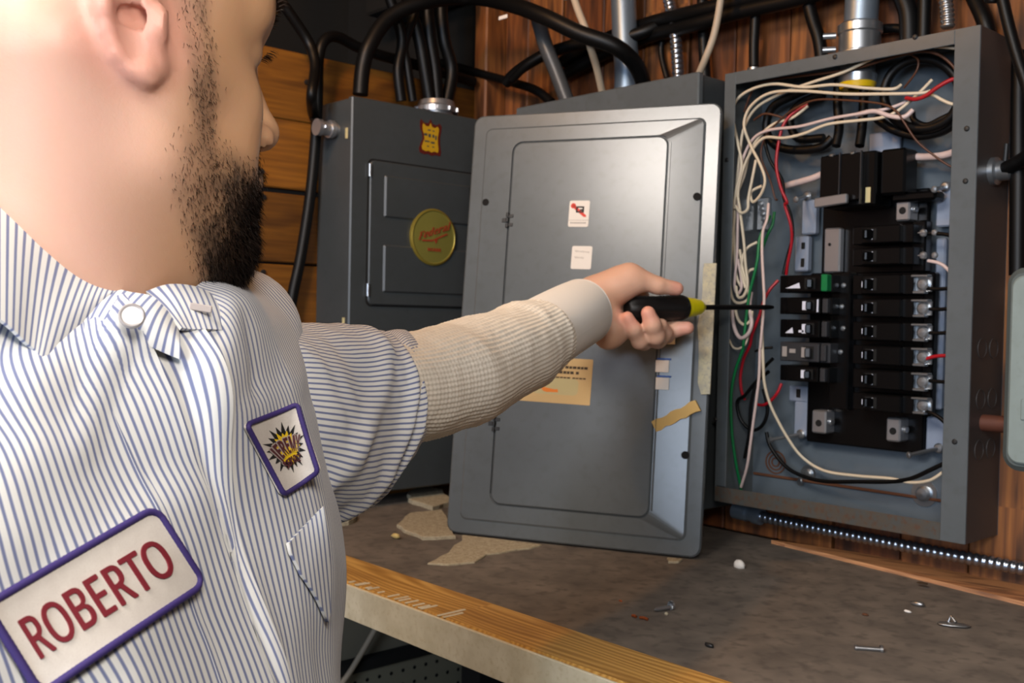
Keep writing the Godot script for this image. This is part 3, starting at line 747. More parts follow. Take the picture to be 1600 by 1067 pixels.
	# stickers
	stick(t, door, xf, [[890, 313], [922, 314], [919, 355], [888, 354]], "sticker", M.label_white, "white sticker with a red and black mark", 0)
	stick(t, door, xf, [[895, 384], [926, 385], [923, 421], [891, 420]], "note_label", M.label_white, "plain white label with faint handwriting", 1)
	stick(t, door, xf, [[808, 560], [926, 557], [923, 632], [808, 627]], "directory_label", M.label_tan, "tan printed label with a yellow-orange mark", 2)

func stick(_t, door, xf: Transform3D, q: Array, called: String, m: Material, lab: String, kind: int):
	var p := q.map(func(c): return loc(xf, c[0], c[1], 0.0046))
	var x0: float = (p[0].x + p[3].x) / 2; var x1: float = (p[1].x + p[2].x) / 2; var y1: float = (p[0].y + p[1].y) / 2; var y0: float = (p[2].y + p[3].y) / 2
	var w := x1 - x0; var h := y1 - y0; var c := Vector3((x0 + x1) / 2, (y0 + y1) / 2, 0.0046)
	var fr := Transform3D(Basis(Vector3(0, 0, 1), -0.02), c)
	var g := G.new(); g.prism(rrect(w, h, w * (0.08 if kind < 2 else 0.01), 3), 0, 0.0005, fr); var s := part(door, called, g, m, lab)
	if kind == 0:
		var r := G.new(); r.prism(disc(w * 0.13, 12, Vector2(-w * 0.30, h * 0.30)), 0.0005, 0.0007, fr); r.prism(PackedVector2Array([Vector2(-w * 0.36, h * 0.36), Vector2(-w * 0.12, h * 0.26), Vector2(w * 0.36, -h * 0.06), Vector2(w * 0.36, -h * 0.13), Vector2(w * 0.24, -h * 0.12), Vector2(-w * 0.22, h * 0.16)]), 0.0005, 0.0007, fr)
		part(s, "mark", r, M.red_ink)
		r = G.new(); r.ring(rrect(w * 0.40, h * 0.24, w * 0.03, 2, Vector2(w * 0.04, h * 0.16)), rrect(w * 0.24, h * 0.13, w * 0.02, 2, Vector2(w * 0.04, h * 0.16)), 0.0005, 0.0009, fr)
		r.box(Vector3(w * 0.12, h * 0.14, 0.0007), Vector3(w * 0.16, h * 0.06, 0.0004), 0, fr); part(s, "emblem", r, M.ink)
		r = G.new(); r.box(Vector3(0, -h * 0.25, 0.0006), Vector3(w * 0.96, h * 0.012, 0.0002), 0, fr)
		for k in 9: r.box(Vector3(w * (-0.36 + k * 0.088), -h * 0.35, 0.0006), Vector3(w * 0.06, h * 0.05, 0.0002), 0, fr)
		part(s, "small_print", r, M.ink_pale)
	elif kind == 1:
		var r := G.new()
		for line in 2:
			var pts := []
			for k in 40 - line * 14: pts.append(fr * Vector3(w * (-0.34 + k * 0.018 + 0.01 * sin(k * 1.9)), h * (0.28 - line * 0.27 + 0.035 * sin(k * 1.3) * (1 + 0.5 * sin(k * 0.37)) - k * 0.0012), 0.0006))
			r.tube(pts, 0.00022, 4)
		part(s, "handwriting", r, M.ink_pale)
	else:
		var r := G.new(); var y := h * 0.30
		for line in [[-0.16, 0.40, 0.055], [-0.34, 0.30, 0.060], [-0.38, 0.42, 0.030]]:
			var x: float = w * line[0]
			var k := 0
			while x < w * line[1]:
				var l: float = w * (0.035 + 0.02 * fposmod(k * 0.618, 1.0))
				r.box(Vector3(x + l / 2, y, 0.0006), Vector3(l * 0.9, h * line[2], 0.0002), 0, fr); x += l + w * 0.004; k += 1
				if k % 6 == 0: x += w * 0.02
			y -= h * 0.115
		part(s, "print", r, M.ink_brown)
		r = G.new(); r.prism(PackedVector2Array([Vector2(-0.19 * w, -0.14 * h), Vector2(-0.10 * w, -0.17 * h), Vector2(0.02 * w, -0.20 * h), Vector2(0.06 * w, -0.19 * h), Vector2(0.07 * w, -0.26 * h), Vector2(-0.08 * w, -0.27 * h), Vector2(-0.13 * w, -0.25 * h)]), 0.0005, 0.0007, fr); part(s, "smear", r, M.orange_ink)
		r = G.new(); r.prism(rrect(w * 0.62, h * 0.36, h * 0.1, 4, Vector2(0.02 * w, -0.13 * h)), 0.0004, 0.00055, fr); part(s, "window_field", r, M.label_cream)

func screw_head(c: Vector3, r: float, axis := Vector3(0, 0, 1)) -> G:
	var y := axis.normalized(); var x := y.cross(Vector3.UP if absf(y.y) < 0.9 else Vector3.RIGHT).normalized()
	var xf := Transform3D(Basis(x, y, x.cross(y)), c)
	var g := G.new(); g.lathe([Vector2(r, -r * 0.3), Vector2(r, r * 0.25), Vector2(r * 0.7, r * 0.5), Vector2(0, r * 0.58)], xf, 14)
	return g

func breaker_panel():
	var o := Vector3(-0.877, 0.998, PANEL_Z)
	var w := 0.355; var h := 0.600; var d := 0.092
	var t := thing("breaker_panel", "open grey steel breaker panel full of black breakers and wires, on the wooden wall", "breaker panel", o)
	var P := func(px, py, z): return onz(px, py, PANEL_Z + z) - o
	var zb := -d + 0.003
	var g := G.new(); g.span(Vector3(0, 0, -d), Vector3(w, h, zb)); part(t, "back_plate", g, M.grey_steel_inner)
	var e := 0.0018
	g = G.new(); g.span(Vector3(0, 0, zb), Vector3(e, h, 0)); g.span(Vector3(e, h - e, zb), Vector3(w - e, h, 0))
	part(t, "side_wall", g, M.grey_steel)
	g = G.new(); g.span(Vector3(w - e, 0, zb), Vector3(w, h, -0.0017), 0.0006); part(t, "side_wall", g, M.shaded_side_steel, "right side with shade put into its brownish dark colour, with round knockouts")
	g = G.new(); g.span(Vector3(e, 0, zb), Vector3(w - e, e, 0)); part(t, "bottom_wall", g, M.rusty_steel, "rusted dirty floor of the box")
	# turned-in flanges round the opening
	g = G.new(); g.span(Vector3(0, 0.022, -0.0016), Vector3(0.018, h, 0.0002), 0.0006); part(t, "flange", g, M.grey_steel)
	g = G.new(); g.span(Vector3(w - 0.030, 0, -0.0016), Vector3(w, h, 0.0002), 0.0006); part(t, "flange", g, M.grey_steel)
	g = G.new(); g.span(Vector3(0.018, h - 0.017, -0.0016), Vector3(w - 0.030, h, 0.0002), 0.0006); part(t, "flange", g, M.grey_steel)
	g = G.new(); g.span(Vector3(0, 0, -0.0016), Vector3(w - 0.030, 0.021, 0.0002), 0.0006); part(t, "flange", g, M.rusty_steel, "rust-stained lower flange")
	# a seam across the back near the bottom, rusty
	var s0: Vector3 = P.call(1185, 752, zb); var s1: Vector3 = P.call(1478, 800, zb)
	g = G.new(); g.span(Vector3(0.004, 0.030, zb), Vector3(w - 0.004, 0.034, zb + 0.003), 0.001); part(t, "rust_seam", g, M.rust)
	# screws and holes in the flanges
	for q in [[1136, 250], [1118, 655], [1305, 89], [1511, 201], [1509, 283], [1492, 690], [1430, 58]]:
		var c: Vector3 = P.call(q[0], q[1], 0.0)
		part(t, "flange_screw", screw_head(c + Vector3(0, 0, 0.0006), 0.0032), M.dark_metal)
	# knockouts on the right side
	for q in [[0.60, 0.03], [0.60, 0.062], [0.50, 0.03], [0.50, 0.062], [0.40, 0.03], [0.40, 0.062]]:
		g = G.new()
		var xf := Transform3D(Basis(Vector3.UP, PI / 2), Vector3(w, 0.40 * 0 + h * (q[0] - 0.22), -q[1]))
		g.ring(disc(0.0125, 20), disc(0.0108, 20), 0, 0.0008, xf); g.prism(disc(0.0108, 20), 0, 0.0003, xf)
		part(t, "knockout", g, M.shaded_side_steel)
	var kc: Vector3 = P.call(1212, 722, zb)
	g = G.new()
	for r in [0.017, 0.012, 0.007]: g.ring(disc(r, 20, Vector2(kc.x, kc.y)), disc(r - 0.002, 20, Vector2(kc.x, kc.y)), zb, zb + 0.0012)
	part(t, "back_knockout", g, M.rust, "rusty concentric knockout")
	for q in [[1262, 740, 0.007], [1443, 771, 0.010], [1250, 752, 0.004]]:
		var c: Vector3 = P.call(q[0], q[1], zb + 0.003)
		g = screw_head(c, q[2]); g.ring(disc(q[2] * 1.7, 20, Vector2(c.x, c.y)), disc(q[2] * 0.5, 20, Vector2(c.x, c.y)), zb, zb + 0.002); part(t, "mounting_bolt", g, M.zinc)
	# mounting plates, stamped light grey
	var zp := -0.068
	var boxpx := func(x0, y0, x1, y1, za, zc, m, called, lab = ""):
		var a: Vector3 = P.call(x0, (y0 + y1) / 2.0, zc); var b: Vector3 = P.call(x1, (y0 + y1) / 2.0, zc)
		var c: Vector3 = P.call((x0 + x1) / 2.0, y0, zc); var dd: Vector3 = P.call((x0 + x1) / 2.0, y1, zc)
		var gg := G.new(); gg.span(Vector3(a.x, dd.y, za), Vector3(b.x, c.y, zc), minf(0.002, absf(b.x - a.x) * 0.2)); return part(t, called, gg, m, lab)
	boxpx.call(1252, 312, 1274, 366, zp - 0.012, zp, M.plate_grey, "bracket", "light grey stamped bracket")
	boxpx.call(1241, 369, 1262, 424, zp - 0.012, zp, M.plate_grey, "bracket")
	boxpx.call(1251, 378, 1258, 390, zp - 0.002, zp + 0.0006, M.hole_black, "slot"); boxpx.call(1250, 403, 1257, 418, zp - 0.002, zp + 0.0006, M.hole_black, "slot")
	boxpx.call(1462, 290, 1488, 354, zp - 0.012, zp, M.plate_grey, "bracket"); boxpx.call(1458, 372, 1474, 640, zp - 0.012, zp - 0.002, M.plate_grey, "rail", "light grey rail behind the wire ends")
	boxpx.call(1446, 652, 1478, 706, zp - 0.014, zp, M.plate_grey, "bracket"); boxpx.call(1240, 628, 1266, 682, zp - 0.014, zp, M.plate_grey, "bracket")
	boxpx.call(1232, 603, 1262, 628, zp - 0.014, zp, M.plate_grey, "bracket"); boxpx.call(1243, 607, 1251, 622, zp - 0.002, zp + 0.0006, M.hole_black, "slot")
	boxpx.call(1356, 206, 1404, 292, zp - 0.012, zp - 0.004, M.plate_grey, "bracket", "light grey plate behind the main breaker")
	boxpx.call(1384, 290, 1418, 322, zp - 0.012, zp - 0.002, M.plate_grey, "bracket")
	# black insulating base and bus
	boxpx.call(1262, 425, 1446, 700, zp - 0.008, zp + 0.004, M.bakelite, "insulating_base", "black moulded base")
	boxpx.call(1284, 300, 1450, 430, zp - 0.006, zp + 0.002, M.bakelite, "insulating_base")
	boxpx.call(1296, 425, 1326, 640, zp + 0.004, zp + 0.022, M.bakelite, "bus_cover")
	boxpx.call(1424, 344, 1446, 425, zp + 0.002, zp + 0.020, M.bakelite, "wire_tray"); boxpx.call(1440, 425, 1458, 650, zp + 0.002, zp + 0.016, M.bakelite, "wire_tray")
	boxpx.call(1287, 356, 1312, 426, zp + 0.002, zp + 0.014, M.aluminium, "bus_bar", "bare aluminium bus bar with a hole")
	boxpx.call(1296, 604, 1326, 640, zp + 0.002, zp + 0.010, M.aluminium, "bus_bar")
	var hc: Vector3 = P.call(1296, 382, zp + 0.0145); g = G.new(); g.prism(disc(0.0022, 12, Vector2(hc.x, hc.y)), hc.z - 0.001, hc.z + 0.0002); part(t, "bus_hole", g, M.hole_black)
	for q in [[1315, 479], [1318, 446], [1317, 513], [1313, 550]]:
		var c: Vector3 = P.call(q[0], q[1], zp + 0.0225); part(t, "bus_screw", screw_head(c, 0.0034), M.zinc)
	# lugs: block, hole and clamp screw
	for q in [[1268, 641, 1290, 677], [1384, 653, 1406, 690], [1399, 309, 1421, 345]]:
		var lug: MeshInstance3D = boxpx.call(q[0], q[1], q[2], q[3], zp + 0.002, zp + 0.026, M.aluminium, "lug", "aluminium cable lug")
		var c: Vector3 = P.call((q[0] + q[2]) / 2.0, (q[1] + q[3]) / 2.0 + 2, zp + 0.0262)
		g = G.new(); g.prism(disc(0.0046, 14, Vector2(c.x, c.y)), c.z - 0.001, c.z + 0.0003); part(lug, "bore", g, M.hole_black)
		var c2: Vector3 = P.call(q[2] + 9, (q[1] + q[3]) / 2.0, zp + 0.014); part(lug, "clamp_screw", screw_head(c2, 0.005, Vector3(1, 0, 0.3)), M.zinc)
	# stand-off bolts
	for q in [[1420, 711, 1468, 700], [1204, 687, 1252, 678], [1244, 312, 1262, 306], [1460, 296, 1478, 292]]:
		var a: Vector3 = P.call(q[0], q[1], -0.030); var b: Vector3 = P.call(q[2], q[3], zp)
		g = G.new(); g.tube([b, a], 0.0026, 8); g.add(screw_head(b + Vector3(0, 0, 0.001), 0.0065)); g.add(screw_head(a, 0.0042, a - b)); part(t, "stud", g, M.zinc)
	# the bonded ground bar on the left, a strip of screws
	for k in 5:
		var c: Vector3 = P.call(1188 + k * 1.5, 318 + k * 8, zb + 0.012); part(t, "ground_screw", screw_head(c, 0.0035), M.zinc)
	boxpx.call(1182, 308, 1199, 360, zb, zb + 0.010, M.zinc, "ground_bar", "ground bar with screws")
	g = G.new()
	for q in [[1254, 797], [1266, 799], [1278, 802], [1285, 805]]: g.blob(P.call(q[0], q[1], -0.008) + Vector3(0, 0.004, 0), Vector3(0.007, 0.0035, 0.005), Transform3D(), 0.5, q[0], 8)
	var chips := part(self, "plaster_chips", g, M.label_cream); chips.position = o; tag(chips, "pale crumbled plaster lying on the rusty floor of the breaker panel", "debris", "", "stuff")
	breakers(o)
	# threaded hub of the big conduit, seen inside the top of the box
	var hub := thing("conduit_bushing", "silver and yellow conduit bushing under the top of the breaker panel", "bushing", o + P.call(1340, 118, -0.045))
	g = G.new(); g.lathe([Vector2(0.013, -0.010), Vector2(0.023, -0.010), Vector2(0.0245, 0.0), Vector2(0.022, 0.004), Vector2(0.022, 0.022), Vector2(0.013, 0.022)], Transform3D(), 20); part(hub, "locknut", g, M.zinc)
	g = G.new(); g.lathe([Vector2(0.012, -0.018), Vector2(0.022, -0.018), Vector2(0.024, -0.0105), Vector2(0.012, -0.0105)], Transform3D(), 20); part(hub, "collar", g, M.yellow_plastic, "yellow plastic collar")

func breakers(o: Vector3):
	var P := func(px, py, z): return onz(px, py, PANEL_Z + z) - o
	var zf := -0.016; var z0 := -0.062
	var right := [[350, 381, "uppermost in the right stack"], [385, 415, "second from the top of the right stack"], [427, 461, "third from the top of the right stack"], [465, 497, "fourth from the top of the right stack"], [502, 534, "fifth from the top of the right stack"], [539, 572, "sixth from the top of the right stack"], [577, 610, "seventh from the top of the right stack"], [615, 645, "bottom of the right stack"]]
	for k in 8:
		var r = right[k]
		var c: Vector3 = P.call(1373, (r[0] + r[1]) / 2.0, zf); var hh: float = absf(P.call(1373, r[0], zf).y - P.call(1373, r[1], zf).y)
		var xl: float = P.call(1326, c.y, zf).x; xl = P.call(1326, (r[0] + r[1]) / 2.0, zf).x; var xr: float = P.call(1421, (r[0] + r[1]) / 2.0, zf).x
		one_breaker(o, xl, xr, c.y, hh * 0.97, zf, z0, 1, "black breaker with %s terminal screw, %s" % ["bright" if k > 1 else "small dull", r[2]], k > 1, k)
	var left := [[428, 458, "with a green tab, uppermost in the left stack of breakers"], [463, 492, "with one pale printed mark, second in the left stack of breakers"], [498, 529, "with two pale marks, middle of the left stack of breakers"], [534, 567, "with a dusty greyish face, fourth in the left stack of breakers"], [571, 598, "with a red-tinged face, bottom of the left stack of breakers"]]
	left[4][2] = "at the bottom of the left stack of breakers"
	for k in 5:
		var r = left[k]
		var c: Vector3 = P.call(1255, (r[0] + r[1]) / 2.0, zf); var hh: float = absf(P.call(1255, r[0], zf).y - P.call(1255, r[1], zf).y)
		one_breaker(o, P.call(1212, (r[0] + r[1]) / 2.0, zf).x, P.call(1295 - k * 1.5, (r[0] + r[1]) / 2.0, zf).x, c.y, hh * 0.97, zf, z0, -1, ("grey-faced breaker " if k == 3 else "black breaker ") + r[2], false, 10 + k)
	# main breaker
	var a: Vector3 = P.call(1281, 268, -0.010); var b: Vector3 = P.call(1363, 268, -0.010)
	var yt: float = P.call(1320, 238, -0.010).y; var yb: float = P.call(1320, 322, -0.010).y
	var t := thing("main_breaker", "large black main breaker with a silver handle bar, at the top of the panel", "breaker", o + Vector3((a.x + b.x) / 2, yb, z0))
	var w := b.x - a.x; var h := yt - yb; var d := -0.006 - z0
	var g := G.new(); g.span(Vector3(-w / 2, 0, 0), Vector3(w / 2, h, d - 0.012), 0.002); part(t, "body", g, M.bakelite)
	g = G.new()
	for s in [[-0.5, -0.12], [-0.10, 0.28]]: g.span(Vector3(w * s[0], h * 0.10, d - 0.013), Vector3(w * s[1], h * 0.97, d - 0.004), 0.0015)
	part(t, "pole_cover", g, M.bakelite)
	g = G.new(); g.span(Vector3(-w * 0.115, h * 0.1, d - 0.006), Vector3(-w * 0.10, h, d - 0.002)); g.span(Vector3(w * 0.285, h * 0.02, d - 0.006), Vector3(w * 0.30, h, d - 0.002)); part(t, "barrier", g, M.bakelite_grey)
	g = G.new(); g.box(Vector3(-w * 0.19, h * 0.115, d + 0.004), Vector3(w * 0.62, 0.0125, 0.007), 0.0012, Transform3D(Basis(Vector3(0, 0, 1), 0.07), Vector3.ZERO)); part(t, "handle_bar", g, M.aluminium, "silver handle bar")
	g = G.new(); g.span(Vector3(w * 0.33, h * 0.05, d - 0.013), Vector3(w * 0.42, h * 0.33, d - 0.0115)); part(t, "rating_label", g, M.label_cream)
	g = G.new(); g.add(screw_head(Vector3(-w * 0.30, h * 0.98, d - 0.008), 0.004, Vector3(0, 1, 0.5))); g.add(screw_head(Vector3(w * 0.1, h * 0.98, d - 0.008), 0.004, Vector3(0, 1, 0.5))); part(t, "terminal_screw", g, M.zinc)
	var rot := Transform3D(Basis(), Vector3.ZERO)
	g = G.new(); g.span(Vector3(w * 0.5, h * 0.18, 0), Vector3(w * 0.5 + 0.034, h * 1.02, d - 0.022), 0.003); part(t, "side_block", g, M.bakelite)
	g = G.new(); g.span(Vector3(w * 0.5 + 0.012, h * 0.05, 0), Vector3(w * 0.5 + 0.07, h * 0.22, d - 0.030), 0.003); part(t, "side_block", g, M.bakelite)

func one_breaker(o: Vector3, xl: float, xr: float, yc: float, h: float, zf: float, z0: float, dir: int, label: String, bright: bool, k: int):
	var t := thing("circuit_breaker", label, "breaker", o + Vector3((xl + xr) / 2, yc - h / 2, z0), Basis(), "circuit breakers in the open panel")
	var w := xr - xl; var d := zf - z0; var s := float(dir)
	var grey := k == 13
	var m: Material = M.bakelite_grey if grey else M.bakelite
	var g := G.new(); g.span(Vector3(-w / 2, 0.0006, 0), Vector3(w / 2, h - 0.0006, d - 0.010), 0.001); part(t, "case", g, m)
	g = G.new(); g.span(Vector3(-w * 0.30, 0.001, d - 0.012), Vector3(w * 0.34, h - 0.001, d - 0.002), 0.0014); part(t, "raised_face", g, m)
	# rocking toggle in a well
	g = G.new(); g.span(Vector3(-s * w * 0.14 - 0.008, h * 0.2, d - 0.0025), Vector3(-s * w * 0.14 + 0.008, h * 0.8, d - 0.0012), 0.0003); part(t, "toggle_well", g, M.hole_black)
	var tg := G.new(); tg.box(Vector3(0, 0, 0.004), Vector3(0.008, h * 0.5, 0.013), 0.0016, Transform3D(Basis(Vector3.UP, -0.45 * s), Vector3(-s * w * 0.14, h / 2, d - 0.002)))
	var tog := part(t, "toggle", tg, m)
	var pr := G.new()
	if dir > 0:
		pr.box(Vector3(-w * 0.115, h * 0.5, d - 0.0016), Vector3(0.0022, h * 0.52, 0.0012))  # highlight along the toggle edge, painted as a white line
		if k > 1: pr.box(Vector3(-w * 0.26, h * 0.5, d - 0.0018), Vector3(0.0045, h * 0.28, 0.0008), 0, Transform3D())
	else:
		if k in [10, 12]: pr.prism(PackedVector2Array([Vector2(-w * 0.32, h * 0.25), Vector2(w * (-0.04 if k == 10 else -0.16), h * 0.25), Vector2(w * (-0.06 if k == 10 else -0.18), h * 0.55)]), d - 0.0022, d - 0.0012)
		if k != 10: pr.box(Vector3(w * 0.06, h * 0.5, d - 0.0016), Vector3(w * 0.10, h * 0.48, 0.0012))
		if k == 12: pr.box(Vector3(0, h * 0.36, d - 0.0016), Vector3(w * 0.10, h * 0.12, 0.0012))
		if k == 13: pr.box(Vector3(-w * 0.36, h * 0.5, d - 0.0088), Vector3(w * 0.14, h * 0.5, 0.003)); pr.box(Vector3(-w * 0.17, h * 0.55, d - 0.0016), Vector3(w * 0.12, h * 0.2, 0.0012))
		if k == 11: pr.box(Vector3(w * 0.30, h * 0.5, d - 0.0016), Vector3(0.0022, h * 0.7, 0.0012))
	part(t, "print_and_glint", pr, M.print_glint_white if k != 13 else M.ink_pale)
	if k == 10:
		g = G.new(); g.span(Vector3(w * 0.36, h * 0.08, d - 0.011), Vector3(w * 0.47, h * 0.98, d + 0.001), 0.001); part(t, "green_tab", g, M.green_wire, "green plastic tab")
	if dir < 0 and k != 10:
		g = G.new(); g.span(Vector3(w * 0.36, h * 0.1, d - 0.012), Vector3(w * 0.46, h * 0.9, d - 0.004), 0.001); part(t, "clip", g, M.bakelite_grey)
	if dir > 0:
		# terminal: clamp plate, screw, and the ribs of the case round it
		var x := w / 2
		if bright:
			g = G.new(); g.span(Vector3(x - 0.004, h * 0.15, d - 0.020), Vector3(x + 0.020, h * 0.85, d - 0.017), 0.0008); g.span(Vector3(x - 0.003, h * 0.82, d - 0.02), Vector3(x + 0.019, h * 0.94, d - 0.008), 0.001); g.span(Vector3(x - 0.001, h * 0.06, d - 0.02), Vector3(x + 0.015, h * 0.19, d - 0.009), 0.001)
			part(t, "clamp", g, M.zinc)
		g = screw_head(Vector3(x + 0.010, h * 0.5, d - 0.015), 0.0075 if bright else 0.0048)
		g.box(Vector3(x + 0.010, h * 0.5, d - 0.0112), Vector3(0.0095, 0.0012, 0.0012), 0, Transform3D())
		part(t, "terminal_screw", g, M.zinc)
		if not bright: part(t, "terminal_screw", screw_head(Vector3(x + 0.023, h * 0.5, d - 0.018), 0.004), M.zinc)

# ---------------------------------------------------------------- conduits, cables, wires
func upward(pts: Array) -> Array:   # a run that leaves the view at the top goes on up to the beam or the ceiling
	var o := pts.duplicate()
	for e in 2:
		var p: Vector3 = o[0] if e == 0 else o[o.size() - 1]
		var q := cam_b.inverse() * (p - EYE)
		if q.y / -q.z < 533.5 / F: continue
		var top := 1.858 if p.z < WALL_Z + 0.10 else 2.398
		var more := Vector3(p.x, maxf(top, p.y + 0.02), p.z)
		var nxt: Vector3 = o[1] if e == 0 else o[o.size() - 2]
		var on := p + (p - nxt).normalized() * 0.06
		if on.y > more.y - 0.03: on = p.lerp(more, 0.5)
		more.x = on.x + (on.x - p.x) * 0.3; more.z = on.z
		if e == 0: o.push_front(on); o.push_front(more)
		else: o.append(on); o.append(more)
	return o
func cable(called: String, pts: Array, r, m: Material, label: String, category: String, group := "", sides := 10, per := 8) -> MeshInstance3D:
	pts = upward(pts)
	if group == "": group = {"black_cable": "black cables along the walls", "wire": "wires inside the breaker panel", "white_cord": "dirty white cords above the boxes"}.get(called, "")
	var g := G.new(); g.tube(curve(pts, per), r, sides)
	return tag(part(self, called, g, m), label, category, group)

func conduits_and_cables():
	var Z := func(list): return list.map(func(p): return onz(p[0], p[1], p[2]))
	# the big galvanised conduit into the top of the breaker panel, with its set-screw connector
	var pz := PANEL_Z - 0.045
	var top := Vector3(onz(1343, 78, pz).x, 1.598, pz)
	var t := thing("main_conduit", "fat galvanised conduit with a clamp connector, entering the top of the breaker panel", "conduit", top)
	var g := G.new(); g.tube([Vector3(0, 0.02, 0), Vector3(0.004, 0.14, 0), Vector3(0.008, 0.2615, 0)], 0.0215, 24); part(t, "pipe", g, M.galvanised)
	g = G.new(); g.lathe([Vector2(0.020, 0.0), Vector2(0.030, 0.0), Vector2(0.030, 0.006), Vector2(0.0265, 0.008), Vector2(0.0265, 0.030), Vector2(0.0285, 0.032), Vector2(0.0285, 0.042), Vector2(0.0245, 0.045), Vector2(0.020, 0.045)], Transform3D(), 24); var cn := part(t, "connector", g, M.zinc)
	g = G.new()
	for s in [0.012, 0.030]: g.tube([Vector3(-0.024, s, 0.018), Vector3(-0.038, s, 0.026)], 0.0042, 8)
	part(cn, "clamp_screw", g, M.zinc)
	# second conduit rising behind the loose cover
	var a := onz(979, 135, -1.235); var b := onz(962, -20, -1.235)
	t = thing("bent_conduit", "grey galvanised conduit rising from behind the loose panel cover, crossed by a black cable", "conduit", Vector3(a.x, 1.598, -1.235))
	var d := (b - a); g = G.new(); g.tube(curve([Vector3(0, 0, 0), Vector3(0, 0.05, 0), Vector3(-0.006, 0.10, 0), Vector3(-0.022, 0.2615, -0.004)], 6), 0.0200, 20); part(t, "pipe", g, M.galvanised)
	g = G.new(); g.lathe([Vector2(0.019, 0.0), Vector2(0.026, 0.0), Vector2(0.026, 0.012), Vector2(0.0235, 0.016), Vector2(0.0195, 0.016)], Transform3D(), 20); part(t, "coupling", g, M.zinc)
	# flexible metal conduits
	tag(part(self, "flexible_conduit", flex(curve(Z.call([[1060, 125, -1.24], [1058, 90, -1.245], [1054, 45, -1.25], [1046, 5, -1.26], [1036, -30, -1.26], [1028, -110, -1.26]]), 8), 0.0095), M.flex_metal), "shiny spiral metal conduit running up the wall above the loose cover", "conduit")
	var fl := thing("armoured_conduit", "long shiny spiral metal conduit running below the breaker panel along the wall", "conduit", onz(1170, 802, -1.262))
	var pts := curve(Z.call([[1186, 806, -1.262], [1260, 822, -1.262], [1360, 842, -1.262], [1460, 862, -1.262], [1560, 881, -1.264], [1660, 900, -1.266]]), 10).map(func(p): return p - fl.position)
	part(fl, "hose", flex(pts, 0.0085, 0.0085), M.flex_metal)
	var c0 := onz(1148, 797, -1.262) - fl.position; var c1 := onz(1190, 807, -1.262) - fl.position
	g = G.new(); g.tube([c0, c0.lerp(c1, 0.5), c0.lerp(c1, 0.501), c0.lerp(c1, 0.72), c0.lerp(c1, 0.721), c1], [0.0120, 0.0120, 0.0105, 0.0105, 0.0125, 0.0125], 14); part(fl, "connector", g, M.galvanised)
	tag(part(self, "armoured_cable", flex(curve(Z.call([[1481, 44, -1.235], [1480, 20, -1.235], [1476, -20, -1.235], [1470, -130, -1.235]]), 6), 0.0085, 0.006), M.steel), "short armoured cable entering the right end of the top of the breaker panel", "cable")
	# black cables
	cable("thick_cable", [onx(563, 148, -1.40), onx(567, 105, -1.40), onx(578, 70, -1.395), onx(608, 28, -1.39), onx(660, 4, -1.37)] + Z.call([[735, -4, -1.12], [800, 8, -1.10], [850, 26, -1.10], [905, 52, -1.12], [960, 72, -1.15], [992, 100, -1.19], [1006, 135, -1.22], [1010, 165, -1.235]]), 0.0125, M.black_cable, "thick black cable arching from the fuse box over to behind the loose cover", "cable", "", 14)
	cable("black_cable", Z.call([[790, 130, -1.20], [810, 110, -1.2], [850, 86, -1.2], [900, 70, -1.21], [945, 66, -1.22], [1000, 52, -1.24], [1030, 38, -1.26]]), 0.010, M.black_cable, "black cable curving under the thick arching cable, behind the grey tape", "cable")
	cable("black_cable", Z.call([[800, 125, -1.18], [826, 100, -1.18], [870, 76, -1.2], [920, 60, -1.24]]), 0.007, M.black_cable, "thin black cable lying on top of the curved black cable left of the grey tape", "cable")
	cable("black_cable", Z.call([[690, 98, -1.24], [740, 112, -1.24], [790, 126, -1.24], [835, 140, -1.24], [862, 160, -1.24]]), 0.008, M.black_cable, "black cable crossing low from the wall corner to behind the loose cover", "cable")
	for q in [[[627, 158], [622, 110], [628, 60], [610, 0], [600, -30], 0.009, "dull black cable entering the top of the fuse box, second from its left end"], [[645, 158], [636, 100], [632, 70], [648, 20], [650, -30], 0.0075, "glossy thin black cable entering the fuse box top just left of the ring fitting"]]:
		cable("black_cable", q.slice(0, 5).map(func(p): return onx(p[0], p[1], -1.415)), q[5], M.black_cable, q[6], "cable")
	for q in [[[672, 160], [664, 110], [655, 60], [640, 10], [632, -30], "left one of three black cables in the silver ring fitting"], [[684, 162], [680, 110], [672, 60], [668, 10], [668, -30], "middle one of three black cables in the silver ring fitting"], [[698, 160], [706, 110], [694, 62], [690, 10], [700, -30], "right one of three black cables in the silver ring fitting"]]:
		cable("black_cable", q.slice(0, 5).map(func(p): return onx(p[0], p[1], -1.42)), 0.011, M.black_cable, q[5], "cable")
	cable("black_cable", [onx(424, -20, -1.44), onx(452, 20, -1.44), onx(480, 62, -1.44), onx(490, 88, -1.43)] + [onx(492, 110, -1.42), onx(487, 150, -1.40)] + Z.call([[490, 180, -0.886], [500, 196, -0.886], [508, 201, -0.888]]), 0.0085, M.black_cable, "black cable bending down the plank wall into the side clamp of the fuse box", "cable")
	cable("black_cable", [onx(740, 128, -1.455), onx(660, 104, -1.455), onx(600, 88, -1.452), onx(560, 74, -1.45), onx(528, 58, -1.445), onx(508, 62, -1.44), onx(498, 90, -1.44), onx(496, 160, -1.45), onx(492, 230, -1.46), onx(484, 310, -1.46), onx(470, 400, -1.46), onx(455, 475, -1.46), onx(450, 560, -1.46)], 0.009, M.black_cable, "long black cable hanging down the planks beside the fuse box", "cable")
	cable("black_cable", Z.call([[1097, -20, -1.262], [1098, 30, -1.262], [1100, 80, -1.262], [1103, 140, -1.262]]), 0.0085, M.black_cable, "straight black cable down the wall beside the white cord, left of the breaker panel", "cable")
